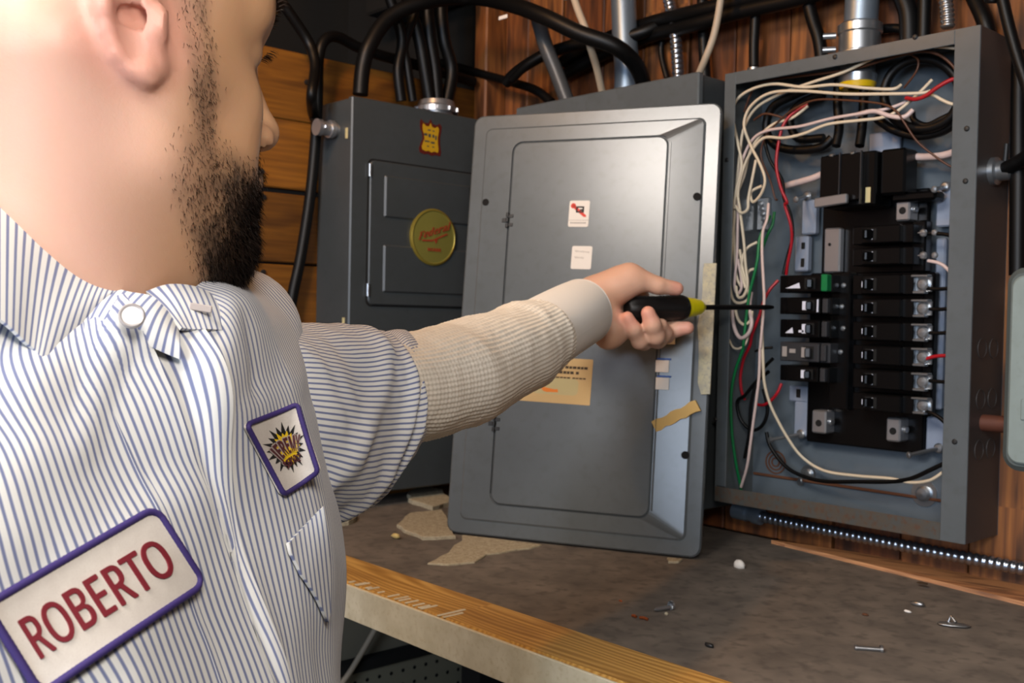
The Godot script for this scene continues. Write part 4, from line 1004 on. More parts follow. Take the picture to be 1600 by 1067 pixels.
	cable("black_cable", Z.call([[1052, 20, -1.275], [1038, 50, -1.275], [1033, 82, -1.275], [1042, 122, -1.275]]), 0.005, M.black_cable, "thin black cable hugging the spiral conduit above the loose cover", "cable")
	cable("black_cable", Z.call([[1182, -20, -1.25], [1180, 30, -1.25], [1178, 70, -1.25], [1178, 104, -1.25]]), 0.0075, M.black_cable, "black cable entering the top of the breaker panel near its left corner", "cable")
	cable("black_cable", Z.call([[1258, -20, -1.25], [1268, 25, -1.25], [1279, 60, -1.25], [1284, 92, -1.25]]), 0.009, M.black_cable, "slanting black cable entering the top of the breaker panel left of the fat conduit", "cable")
	cable("black_cable", Z.call([[1402, -20, -1.25], [1413, 0, -1.25], [1420, 25, -1.25], [1421, 65, -1.25]]), 0.0125, M.black_cable, "fat black cable entering the breaker panel just right of the fat conduit", "cable")
	cable("black_cable", Z.call([[1445, -20, -1.25], [1444, 20, -1.25], [1443, 60, -1.25]]), 0.0085, M.black_cable, "black cable entering the breaker panel between the fat black cable and the armoured one", "cable")
	cable("black_cable", Z.call([[1380, 45, -1.27], [1405, 45, -1.268], [1440, 55, -1.265]]), 0.006, M.black_cable, "black cable running across the wall behind the fat conduit", "cable")
	cable("black_cable", Z.call([[1520, -10, -1.26], [1538, 30, -1.25], [1545, 60, -1.25]]), 0.010, M.black_cable, "black cable dropping behind the right top corner of the breaker panel", "cable")
	cable("black_cable", Z.call([[1562, -20, -1.17], [1576, 40, -1.17], [1590, 90, -1.17], [1606, 140, -1.17], [1620, 200, -1.17]]), 0.0065, M.black_cable, "black cable slanting down at the right of the breaker panel", "cable")
	cable("black_cable", Z.call([[1594, 80, -1.24], [1592, 200, -1.24], [1591, 320, -1.24], [1590, 430, -1.24]]), 0.0095, M.black_cable, "vertical black cable down to the grey cast box at the right", "cable")
	cable("black_cable", Z.call([[1572, 263, -1.235], [1590, 254, -1.225], [1610, 240, -1.2], [1640, 210, -1.17]]), 0.0085, M.black_cable, "black cable leaving the connector on the right side of the breaker panel", "cable")
	for q in [[0, "upper one of two black cables slung along the beam above the breaker panel"], [1, "lower one of two black cables slung along the beam above the breaker panel"]]:
		cable("black_cable", Z.call([[880, 96 + q[0] * 22, -1.262], [940, 64 + q[0] * 22, -1.262], [1010, 38 + q[0] * 20, -1.262], [1080, 20 + q[0] * 20, -1.24], [1150, 4 + q[0] * 16, -1.24], [1240, -16 + q[0] * 16, -1.24], [1330, -36 + q[0] * 10, -1.24]]), 0.011, M.black_cable, q[1], "cable")
	# small fittings on those cables
	var con := thing("cable_connector", "silver cable connector on the right side of the breaker panel", "connector", Vector3(-0.522, onz(1572, 266, -1.24).y, -1.24))
	g = G.new(); g.lathe([Vector2(0, 0), Vector2(0.0165, 0), Vector2(0.0165, 0.006), Vector2(0.012, 0.008), Vector2(0.012, 0.022), Vector2(0.0095, 0.024), Vector2(0, 0.024)], Transform3D(Basis(Vector3(0, 0, 1), -PI / 2), Vector3.ZERO), 16); part(con, "body", g, M.zinc)
	g = G.new(); g.tube([Vector3(0.016, 0.010, 0.004), Vector3(0.018, 0.030, 0.006)], 0.003, 8); part(con, "screw", g, M.dark_metal)
	con = thing("cable_connector", "small dull connector where a black cable meets the panel top near its left corner", "connector", Vector3(onz(1178, 104, -1.25).x, 1.598, -1.25))
	g = G.new(); g.lathe([Vector2(0, 0), Vector2(0.012, 0), Vector2(0.012, 0.004), Vector2(0.0095, 0.005), Vector2(0.0095, 0.016), Vector2(0, 0.016)], Transform3D(), 14); part(con, "body", g, M.steel)
	cable("tape_strip", Z.call([[838, 20, -1.17], [852, 70, -1.17], [868, 110, -1.18], [886, 158, -1.19]]), 0.0122, M.grey_tape, "cable wound in wrinkled grey tape, slanting behind the loose cover", "taped cable", "", 12)
	cable("white_cord", Z.call([[893, -15, -1.13], [904, 18, -1.13], [915, 46, -1.13], [922, 72, -1.14], [932, 105, -1.17], [942, 150, -1.20]]), 0.0058, M.white_cord, "dirty white cord passing over the thick black cable, left of the grey conduit", "cord")
	cable("white_cord", Z.call([[1128, -15, -1.2], [1122, 25, -1.2], [1114, 60, -1.2], [1102, 92, -1.2], [1088, 125, -1.21]]), 0.0052, M.white_cord, "dirty white cord hanging between the loose cover and the breaker panel", "cord")
	g = G.new(); var lc := onz(786, 27, -1.085); g.box(lc, Vector3(0.020, 0.006, 0.002), 0.0008, Transform3D(Basis(), Vector3.ZERO)); 
	tag(part(self, "cable_tag", g, M.label_white), "tiny white tag on the thick black cable", "tag")
	# copper pipe stub and the cast grey box at the right edge
	var st := thing("pipe_stub", "short dull copper pipe stub from the right side of the breaker panel", "pipe", Vector3(-0.522, onz(1556, 662, -1.235).y, -1.235))
	g = G.new(); g.tube([Vector3(0, 0, 0), Vector3(0.06, 0, 0)], 0.010, 14); part(st, "pipe", g, M.old_copper)
	var u0 := onz(1571, 418, -1.15); var u1 := onz(1571, 735, -1.15)
	var mb := thing("cast_box", "grey cast metal box with raised ribs, cut by the right edge of the view", "electrical box", Vector3(u0.x + 0.09, u1.y, -1.15))
	var h := u0.y - u1.y
	g = G.new(); g.prism(rrect(0.18, h, 0.018, 6, Vector2(0, h / 2)), WALL_Z + 1.15 + 0.002, -0.002, Transform3D(), 0.006); part(mb, "body", g, M.meter_rim)
	g = G.new(); g.prism(rrect(0.164, h - 0.018, 0.013, 6, Vector2(0, h / 2)), -0.003, 0.003, Transform3D(), 0.002); part(mb, "lid", g, M.meter_grey)
	for k in 5:
		g = G.new(); g.span(Vector3(-0.068, h * (0.25 + 0.006 + k * 0.0), 0.0), Vector3(-0.060, h * 0.36, 0.005), 0.001) if k == 0 else g.span(Vector3(-0.066 + k * 0.014, h * (0.16 + 0.03 * k), 0.0), Vector3(-0.058 + k * 0.014, h * (0.36 + 0.12 * k), 0.005), 0.001)
		part(mb, "rib", g, M.meter_grey)

func wire(pts: Array, m: Material, label: String, r := 0.0021, group := ""):
	return cable("wire", pts.map(func(p): return onz(p[0], p[1], PANEL_Z + p[2])), r, m, label, "wire", group, 7, 7)
func A(x, y, z): return [1100 + x / 3.2, y / 3.2, z]          # points read off enlargements of the photograph
func B(x, y, z): return [1120 + x * 0.3, 300 + y * 0.3, z]
func C(x, y, z): return [1120 + x * 0.3373, 540 + y * 0.3373, z]

func wiring():
	var w: Material = M.white_wire
	wire([A(1310, 247, -0.02), A(1200, 236, -0.015), A(1100, 236, -0.014), A(900, 270, -0.014), A(700, 360, -0.014), A(540, 412, -0.016), A(380, 470, -0.02), A(260, 540, -0.02), A(200, 640, -0.02), A(180, 760, -0.02), A(165, 900, -0.02), B(90, 160, -0.02), B(75, 330, -0.02), B(68, 480, -0.02), B(85, 560, -0.02), B(120, 578, -0.018), B(160, 560, -0.016), B(165, 510, -0.016), B(135, 400, -0.018), B(120, 300, -0.02)], w, "white wire rising highest across the top of the breaker panel, then down its left side")
	wire([A(985, 425, -0.03), A(940, 446, -0.022), A(800, 440, -0.016), A(650, 424, -0.013), A(500, 436, -0.012), A(350, 420, -0.012), A(235, 448, -0.012), A(160, 505, -0.012), A(145, 590, -0.012), A(170, 720, -0.012), A(188, 830, -0.012), A(160, 950, -0.012), A(150, 1040, -0.012), B(95, 70, -0.012), B(125, 108, -0.010), B(160, 90, -0.010), B(165, 30, -0.012), A(240, 900, -0.014), A(260, 800, -0.016)], w, "white wire with the widest bend at the top left corner of the panel")
	wire([A(1130, 455, -0.022), A(1080, 466, -0.016), A(900, 470, -0.012), A(700, 470, -0.010), A(480, 455, -0.010), A(330, 466, -0.011), A(235, 530, -0.012), A(200, 620, -0.012), A(230, 720, -0.010), A(280, 820, -0.010), A(305, 900, -0.010), A(285, 970, -0.012), A(245, 1010, -0.014), A(235, 960, -0.018), A(290, 930, -0.022)], w, "white wire nested just inside the outermost bend, ending in a small hook")
	wire([A(1010, 510, -0.03), A(930, 540, -0.022), A(830, 560, -0.016), A(640, 592, -0.014), A(480, 632, -0.014), A(330, 650, -0.016), A(250, 690, -0.018), A(200, 780, -0.018), A(175, 900, -0.018), B(110, 120, -0.018), B(105, 330, -0.018), B(92, 480, -0.018), B(110, 530, -0.018), B(130, 480, -0.018), B(110, 350, -0.02)], M.pale_wire, "pinkish white wire in the middle of the bunch crossing the panel")
	wire([A(1140, 400, -0.04), A(1060, 480, -0.03), A(960, 560, -0.02), A(880, 590, -0.016), A(780, 602, -0.014), A(620, 622, -0.012), A(500, 668, -0.012), A(400, 690, -0.012), A(300, 690, -0.014), A(235, 760, -0.014), A(195, 850, -0.014), A(170, 960, -0.014), B(120, 90, -0.014), B(140, 250, -0.014), B(150, 380, -0.014), B(160, 480, -0.013), B(140, 540, -0.013), B(110, 545, -0.014), B(100, 490, -0.016)], w, "white wire lowest of the bunch crossing the panel")
	wire([A(1310, 522, -0.02), A(1240, 520, -0.018), A(1190, 500, -0.018), A(1140, 475, -0.020), A(1090, 490, -0.024)], w, "short white wire curving in from the right edge of the panel")
	wire([A(1045, 550, -0.02), A(1000, 585, -0.016), A(930, 580, -0.015), A(850, 556, -0.016), A(760, 575, -0.018)], M.pale_wire, "short pinkish wire with a hooked end beneath the white bunch", 0.003)
	wire([A(520, 530, -0.03), A(440, 590, -0.026), A(350, 620, -0.024), A(280, 680, -0.022), A(230, 760, -0.022), A(200, 880, -0.022), B(95, 50, -0.022), B(90, 200, -0.022), B(100, 420, -0.022), B(130, 500, -0.022)], w, "white wire deepest in the left bundle")
	wire([B(210, 262, -0.03), B(160, 290, -0.022), B(135, 340, -0.018), B(130, 420, -0.018), B(150, 500, -0.018)], w, "white wire looping from the ground bar back into the bundle")
	wire([B(205, 400, -0.03), B(170, 410, -0.024), B(150, 450, -0.02)], w, "short white wire below the loop, right of the bundle")
	wire([B(80, 610, -0.018), B(85, 680, -0.016), B(105, 740, -0.014), B(130, 760, -0.013), B(165, 735, -0.013), B(182, 680, -0.015), B(170, 600, -0.018), B(180, 520, -0.02)], M.pale_wire, "thick pale loop hanging lowest but one from the left bundle", 0.0028)
	wire([B(95, 600, -0.02), B(110, 660, -0.018), B(140, 690, -0.016), B(175, 670, -0.016), B(185, 620, -0.018)], w, "small white loop just below the screwdriver blade")
	wire([B(65, 770, -0.02), B(85, 808, -0.018), B(115, 815, -0.018), B(150, 790, -0.018), B(165, 740, -0.02)], w, "thin white loop hanging lowest from the left bundle", 0.0016)
	wire([B(270, 60, -0.02), B(262, 140, -0.014), B(240, 210, -0.012), B(236, 320, -0.010), B(243, 460, -0.008), B(247, 560, -0.008), B(240, 660, -0.008), B(228, 800, -0.010), C(200, 20, -0.012), C(195, 150, -0.014), C(182, 260, -0.016), C(168, 360, -0.02), C(155, 460, -0.024), C(140, 560, -0.03), C(112, 655, -0.04)], M.pale_wire, "pale wire running straight down the left of the breakers to the box floor")
	wire([B(235, 700, -0.014), C(215, 80, -0.016), C(222, 180, -0.02), C(255, 290, -0.03), C(330, 430, -0.045), C(400, 520, -0.055), C(500, 580, -0.055), C(650, 603, -0.05), C(800, 615, -0.04), C(900, 634, -0.03), C(985, 624, -0.02), C(1045, 588, -0.016)], w, "white wire sweeping in a wide curve below the breakers")
	wire([A(412, 928, -0.060), A(470, 912, -0.056), A(540, 892, -0.052), A(590, 872, -0.052)], M.pale_wire, "thick pale cable end left of the main breaker", 0.0048)
	wire([A(965, 772, -0.060), A(1060, 784, -0.058), A(1160, 782, -0.055), A(1240, 765, -0.05), A(1300, 735, -0.045)], M.pale_wire, "thick pale cable right of the main breaker", 0.0048)
	# green, red, brown
	wire([B(278, 125, -0.03), B(250, 180, -0.02), B(222, 250, -0.014), B(212, 350, -0.012), B(195, 430, -0.012), B(170, 530, -0.013), B(155, 640, -0.014), B(140, 780, -0.015), C(120, 20, -0.018), C(88, 110, -0.022), C(66, 230, -0.026), C(70, 400, -0.032), C(88, 540, -0.040), C(108, 640, -0.05), C(115, 690, -0.055)], M.green_wire, "long green ground wire down the left of the panel", 0.0022)
	wire([B(300, 105, -0.04), B(290, 170, -0.036), B(268, 215, -0.034), B(235, 300, -0.036)], M.green_wire, "short dark green wire beside the ground bar", 0.0022)
	wire([A(520, 520, -0.03), A(440, 570, -0.024), A(395, 630, -0.02), A(372, 720, -0.018), A(362, 830, -0.018), A(385, 940, -0.02), A(415, 1010, -0.024), B(355, 70, -0.028), B(385, 170, -0.034), B(390, 260, -0.040), B(370, 370, -0.044), B(362, 430, -0.048)], M.red_wire, "red wire winding down from the top left of the panel", 0.0022)
	wire([B(320, 460, -0.03), B(275, 510, -0.024), B(245, 570, -0.022), B(220, 650, -0.022), B(185, 740, -0.024), B(172, 800, -0.028), C(125, 60, -0.032), C(110, 140, -0.036), C(115, 210, -0.04), C(130, 250, -0.045)], M.red_wire, "red wire bowing beside the green wire under the screwdriver", 0.0022)
	wire([C(300, 175, -0.03), C(280, 220, -0.028), C(250, 255, -0.03), C(215, 275, -0.034), C(185, 272, -0.04)], M.red_wire, "short red wire curling below the left breakers", 0.0022)
	wire([A(1310, 390, -0.016), A(1240, 398, -0.014), A(1170, 435, -0.012), A(1110, 478, -0.012), A(1060, 496, -0.013), A(1010, 490, -0.016)], M.red_wire, "bright red wire at the top right of the panel", 0.0026)
	wire([C(965, 62, -0.03), C(1010, 50, -0.028), C(1060, 46, -0.026), C(1090, 45, -0.026)], M.red_wire, "red wire end at a right hand terminal screw", 0.0024)
	wire([C(1100, 100, -0.02), C(1088, 170, -0.022), C(1078, 240, -0.024), C(1080, 330, -0.026), C(1076, 460, -0.026), C(1068, 600, -0.03)], M.red_wire, "red wire running down just inside the right flange", 0.0024)
	wire([A(1300, 465, -0.03), A(1265, 360, -0.026), A(1200, 290, -0.024), A(1120, 258, -0.022), A(1030, 266, -0.022), A(900, 300, -0.022), A(720, 350, -0.022), A(500, 378, -0.024), A(330, 402, -0.026), A(250, 440, -0.03), A(200, 560, -0.034)], M.brown_wire, "brown wire arching along under the top of the panel", 0.0018)
	wire([A(1310, 842, -0.03), A(1240, 835, -0.026), A(1140, 770, -0.022), A(1060, 700, -0.018), A(1000, 610, -0.014), A(960, 555, -0.013), A(890, 520, -0.014), A(720, 502, -0.016), A(560, 500, -0.018), A(450, 545, -0.02), A(370, 610, -0.022), A(310, 680, -0.024), A(285, 780, -0.026), A(330, 900, -0.028), A(355, 990, -0.03), B(315, 40, -0.034)], M.brown_wire, "thin brown wire crossing the whole panel to its right edge", 0.0014)
	wire([A(1000, 440, -0.035), A(1060, 360, -0.03), A(1070, 300, -0.03), A(1030, 272, -0.034)], M.brown_wire, "short brown wire hooking up near the conduit bushing", 0.0014)
	wire([A(250, 600, -0.03), A(300, 570, -0.028), A(360, 578, -0.03), A(420, 600, -0.034)], M.brown_wire, "short brown wire end in the top left corner", 0.0016)
	# black
	var k: Material = M.black_wire
	var loop := []
	for q in 26: loop.append(A(1090 + 190 * cos(0.6 - q * 0.26), 470 + 175 * sin(0.6 - q * 0.26), -0.050 + 0.0008 * q))
	wire(loop, k, "black cable coiled in the top right of the panel", 0.0062)
	wire([A(1280, 420, -0.03), A(1285, 540, -0.034), A(1220, 640, -0.040), A(1080, 680, -0.042), A(950, 650, -0.044), A(860, 590, -0.046)], k, "fat black cable curving below the coil", 0.0058)
	wire([A(1250, 565, -0.03), A(1180, 600, -0.03), A(1110, 628, -0.032), A(1050, 600, -0.034), A(1040, 560, -0.036)], k, "short black cable inside the coil", 0.004)
	wire([A(560, 430, -0.045), A(440, 480, -0.045), A(340, 540, -0.045), A(310, 640, -0.046), A(350, 720, -0.047), A(450, 750, -0.048), A(580, 738, -0.05), A(640, 690, -0.054)], k, "fat black cable curving through the top left of the panel", 0.0062)
	wire([A(600, 470, -0.055), A(480, 520, -0.055), A(430, 600, -0.056), A(470, 690, -0.058), A(600, 690, -0.06)], k, "fat black cable nested inside the left curve", 0.0060)
	wire([A(672, 400, -0.045), A(668, 520, -0.04), A(676, 640, -0.034), A(660, 730, -0.026)], k, "left one of two black service cables into the main breaker", 0.0062)
	wire([A(800, 420, -0.045), A(798, 520, -0.04), A(790, 640, -0.034), A(778, 730, -0.026)], k, "right one of two black service cables into the main breaker", 0.0062)
	wire([A(300, 690, -0.04), A(330, 800, -0.04), A(390, 900, -0.042), A(400, 990, -0.044), B(385, 120, -0.046), B(395, 230, -0.048), B(370, 330, -0.052), B(345, 430, -0.05)], k, "black wire beside the red one at the left", 0.0024)
	wire([C(230, 400, -0.06), C(250, 470, -0.06), C(320, 560, -0.058), C(400, 605, -0.055), C(500, 628, -0.052), C(650, 630, -0.045), C(800, 630, -0.038), C(900, 615, -0.030), C(1000, 570, -0.024), C(1075, 535, -0.022)], k, "black wire sweeping along the bottom of the panel", 0.0028)
	wire([C(240, 120, -0.03), C(180, 170, -0.034), C(130, 230, -0.036), C(95, 260, -0.04), C(110, 340, -0.044), C(160, 390, -0.046), C(210, 370, -0.046), C(235, 300, -0.044), C(215, 200, -0.04)], k, "black wire looped at the lower left of the breakers", 0.0026)
	wire([C(260, 60, -0.03), C(200, 130, -0.032), C(160, 260, -0.034), C(150, 400, -0.04), C(128, 520, -0.046)], k, "black wire crossing behind the pale vertical wire", 0.0024)
	wire([B(290, 810, -0.02), B(240, 815, -0.017), B(200, 830, -0.018)], k, "short black wire at the greyish breaker", 0.0018)
	var rows := [[505, "third"], [611, "fourth"], [735, "fifth"]]
	for q in rows: wire([B(1090, q[0] - 4, -0.034), B(1140, q[0], -0.032), B(1190, q[0] - 2, -0.030), B(1250, q[0] - 8, -0.028)], k, "black wire from the terminal of the %s right hand breaker" % q[0] if false else "black wire from the terminal of the %s breaker of the right stack" % q[1], 0.0024)
	wire([C(960, 160, -0.034), C(1010, 165, -0.032), C(1080, 170, -0.028)], k, "black wire from the terminal of the seventh breaker of the right stack", 0.0024)
	wire([C(950, 300, -0.036), C(1000, 315, -0.032), C(1040, 340, -0.03), C(1085, 385, -0.028)], k, "black wire from the terminal of the bottom breaker of the right stack", 0.0026)
	wire([B(1100, 215, -0.036), B(1170, 218, -0.034), B(1220, 230, -0.032), B(1245, 270, -0.03), B(1246, 340, -0.03)], k, "black wire from the terminal of the uppermost breaker of the right stack", 0.0026)
	wire([B(1100, 358, -0.036), B(1150, 368, -0.034), B(1190, 390, -0.032), B(1222, 430, -0.030), B(1235, 480, -0.028), B(1242, 540, -0.028)], M.pale_wire, "pinkish wire from the second breaker of the right stack", 0.0022)
	wire([B(1248, 280, -0.03), B(1240, 340, -0.028), B(1234, 400, -0.028), B(1246, 460, -0.028)], M.pale_wire, "short pinkish wire inside the right flange", 0.0024)
	wire([B(1262, 20, -0.022), B(1245, 60, -0.024), B(1240, 120, -0.026), B(1250, 190, -0.026)], k, "black wire bulging behind the right flange beside the upper bracket", 0.003)

func bench_litter():
	var S := func(px, py): return ony(px, py, SHELF_Y)
	# screw with a round head
	var a: Vector3 = S.call(1022, 957); var b: Vector3 = S.call(1052, 952)
	var t := thing("screw", "zinc screw with a round head lying on the bench", "screw", a)
	var d := b - a; var up := Vector3(0, 0.003, 0)
	var g := G.new(); g.tube([up, up + d * 0.15, up + d * 0.8], [0.0008, 0.0024, 0.0024], 8); part(t, "shank", g, M.zinc)
	part(t, "head", screw_head(d * 0.9 + Vector3(0, 0.0048, 0), 0.0048, d), M.zinc)
	g = G.new(); g.blob(S.call(1041, 961) + Vector3(0, 0.0015, 0), Vector3(0.0025, 0.002, 0.002), Transform3D(), 0.4, 5, 8); tag(part(self, "crumb", g, M.plaster), "tiny pale crumb beside the zinc screw on the bench", "debris", "crumbs on the bench")
	for q in [[988, 964, 994, 966, "shorter copper wire clipping on the bench left of the screw"], [1000, 967, 1012, 970, "longer copper wire clipping on the bench in front of the screw"]]:
		var p: Vector3 = S.call(q[0], q[1]); var r: Vector3 = S.call(q[2], q[3])
		g = G.new(); g.tube([p + Vector3(0, 0.0016, 0), p.lerp(r, 0.5) + Vector3(0, 0.0022, 0), r + Vector3(0, 0.0016, 0)], 0.0016, 7); tag(part(self, "wire_clipping", g, M.copper), q[4], "wire clipping", "copper clippings")
	g = G.new(); g.blob(S.call(1155, 887) + Vector3(0, 0.004, 0), Vector3(0.0085, 0.0065, 0.006), Transform3D(), 0.25, 9, 12); tag(part(self, "pebble", g, M.label_white), "white lump of caulk on the bench below the panel's left corner", "debris")
	g = G.new(); var p0: Vector3 = S.call(1337, 1015) + Vector3(0, 0.002, 0); var p1: Vector3 = S.call(1377, 1018) + Vector3(0, 0.002, 0)
	g.tube([p0, p1], 0.0022, 8); g.add(screw_head(p1, 0.0042, p1 - p0)); g.add(screw_head(p0, 0.003, p0 - p1)); tag(part(self, "bolt", g, M.steel), "dull steel bolt lying near the front of the bench", "bolt")
	# crimped metal clip
	t = thing("cable_clip", "bent silver cable clip on the right of the bench, in front of the wood strip", "clip", S.call(1490, 979))
	g = G.new(); g.blob(Vector3(0, 0.0022, 0), Vector3(0.0165, 0.0022, 0.007), Transform3D(Basis(Vector3.UP, 0.5), Vector3.ZERO), 0.15, 4, 14); part(t, "plate", g, M.steel)
	g = G.new(); g.tube([Vector3(-0.006, 0.003, 0), Vector3(-0.004, 0.010, -0.002), Vector3(0.002, 0.005, 0)], 0.0018, 6); part(t, "tongue", g, M.steel)
	for q in [[1434, 947, 0.006, "M.steel", "small grey crimp on the bench, left of the silver cable clip"], [1418, 957, 0.003, "", "tiny white grain beside the small grey crimp"], [1108, 1011, 0.0045, "", "small dark chip near the front of the bench"], [970, 940, 0.002, "", "brownish speck left of the screw"], [1352, 962, 0.003, "", "small brown flake between the screw and the crimp"]]:
		var c: Vector3 = S.call(q[0], q[1]); var m: Material = [M.steel, M.label_white, M.dark_metal, M.copper, M.rust][[1434, 1418, 1108, 970, 1352].find(q[0])]
		g = G.new(); g.blob(c + Vector3(0, q[2] * 0.45, 0), Vector3(q[2] * 1.4, q[2] * 0.5, q[2] * 0.7), Transform3D(), 0.4, q[0], 8); tag(part(self, "crumb", g, m), q[4], "debris", "crumbs on the bench")
	# broken plaster pieces under the cover
	plate([[668, 882], [700, 866], [722, 838], [846, 853], [830, 858], [760, 868], [742, 880], [700, 884]], 0.0025, "large pale sheet of broken plasterboard paper sticking out under the cover", 1)
	plate([[620, 824], [640, 806], [690, 800], [706, 832], [712, 842], [660, 844], [640, 836]], 0.005, "jagged tan plaster piece behind the big pale sheet, left of the cover", 2)
	plate([[636, 778], [652, 764], [692, 770], [704, 790], [676, 798], [644, 788]], 0.007, "grey plaster piece farthest back, by the fuse box", 3)
	plate([[500, 815], [556, 808], [552, 818], [520, 826], [498, 826]], 0.008, "tan plaster piece half hidden behind the striped sleeve", 4)
	plate([[1042, 874], [1066, 876], [1060, 880], [1044, 880]], 0.003, "yellowish chip under the lower right corner of the cover", 5)
	g = G.new(); g.blob(S.call(619, 842) + Vector3(0, 0.004, 0), Vector3(0.008, 0.004, 0.005), Transform3D(), 0.5, 14, 8); tag(part(self, "crumb", g, M.crumb), "yellow crumb on the bench left of the plaster pieces", "debris", "crumbs on the bench")
func plate(px: Array, th: float, label: String, seed_: int):
	var pts := px.map(func(p): return ony(p[0], p[1], SHELF_Y))
	var c := Vector3.ZERO
	for p in pts: c += p / pts.size()
	var pl := PackedVector2Array()
	var r := RandomNumberGenerator.new(); r.seed = seed_
	for k in pts.size():
		var p: Vector3 = pts[k] - c; var q: Vector3 = pts[(k + 1) % pts.size()] - c
		for s in 3:
			var m := p.lerp(q, s / 3.0); var j := (q - p).length() * (0.06 if s > 0 else 0.0)
			pl.append(Vector2(m.x + r.randf_range(-j, j), -m.z + r.randf_range(-j, j)))
	var g := G.new(); g.prism(pl, 0, th, Transform3D(Basis(Vector3.RIGHT, -PI / 2), Vector3.ZERO), 0.001)
	var o := part(self, "plaster_piece", g, M.plaster); o.position = c; tag(o, label, "debris", "broken plaster pieces on the bench")

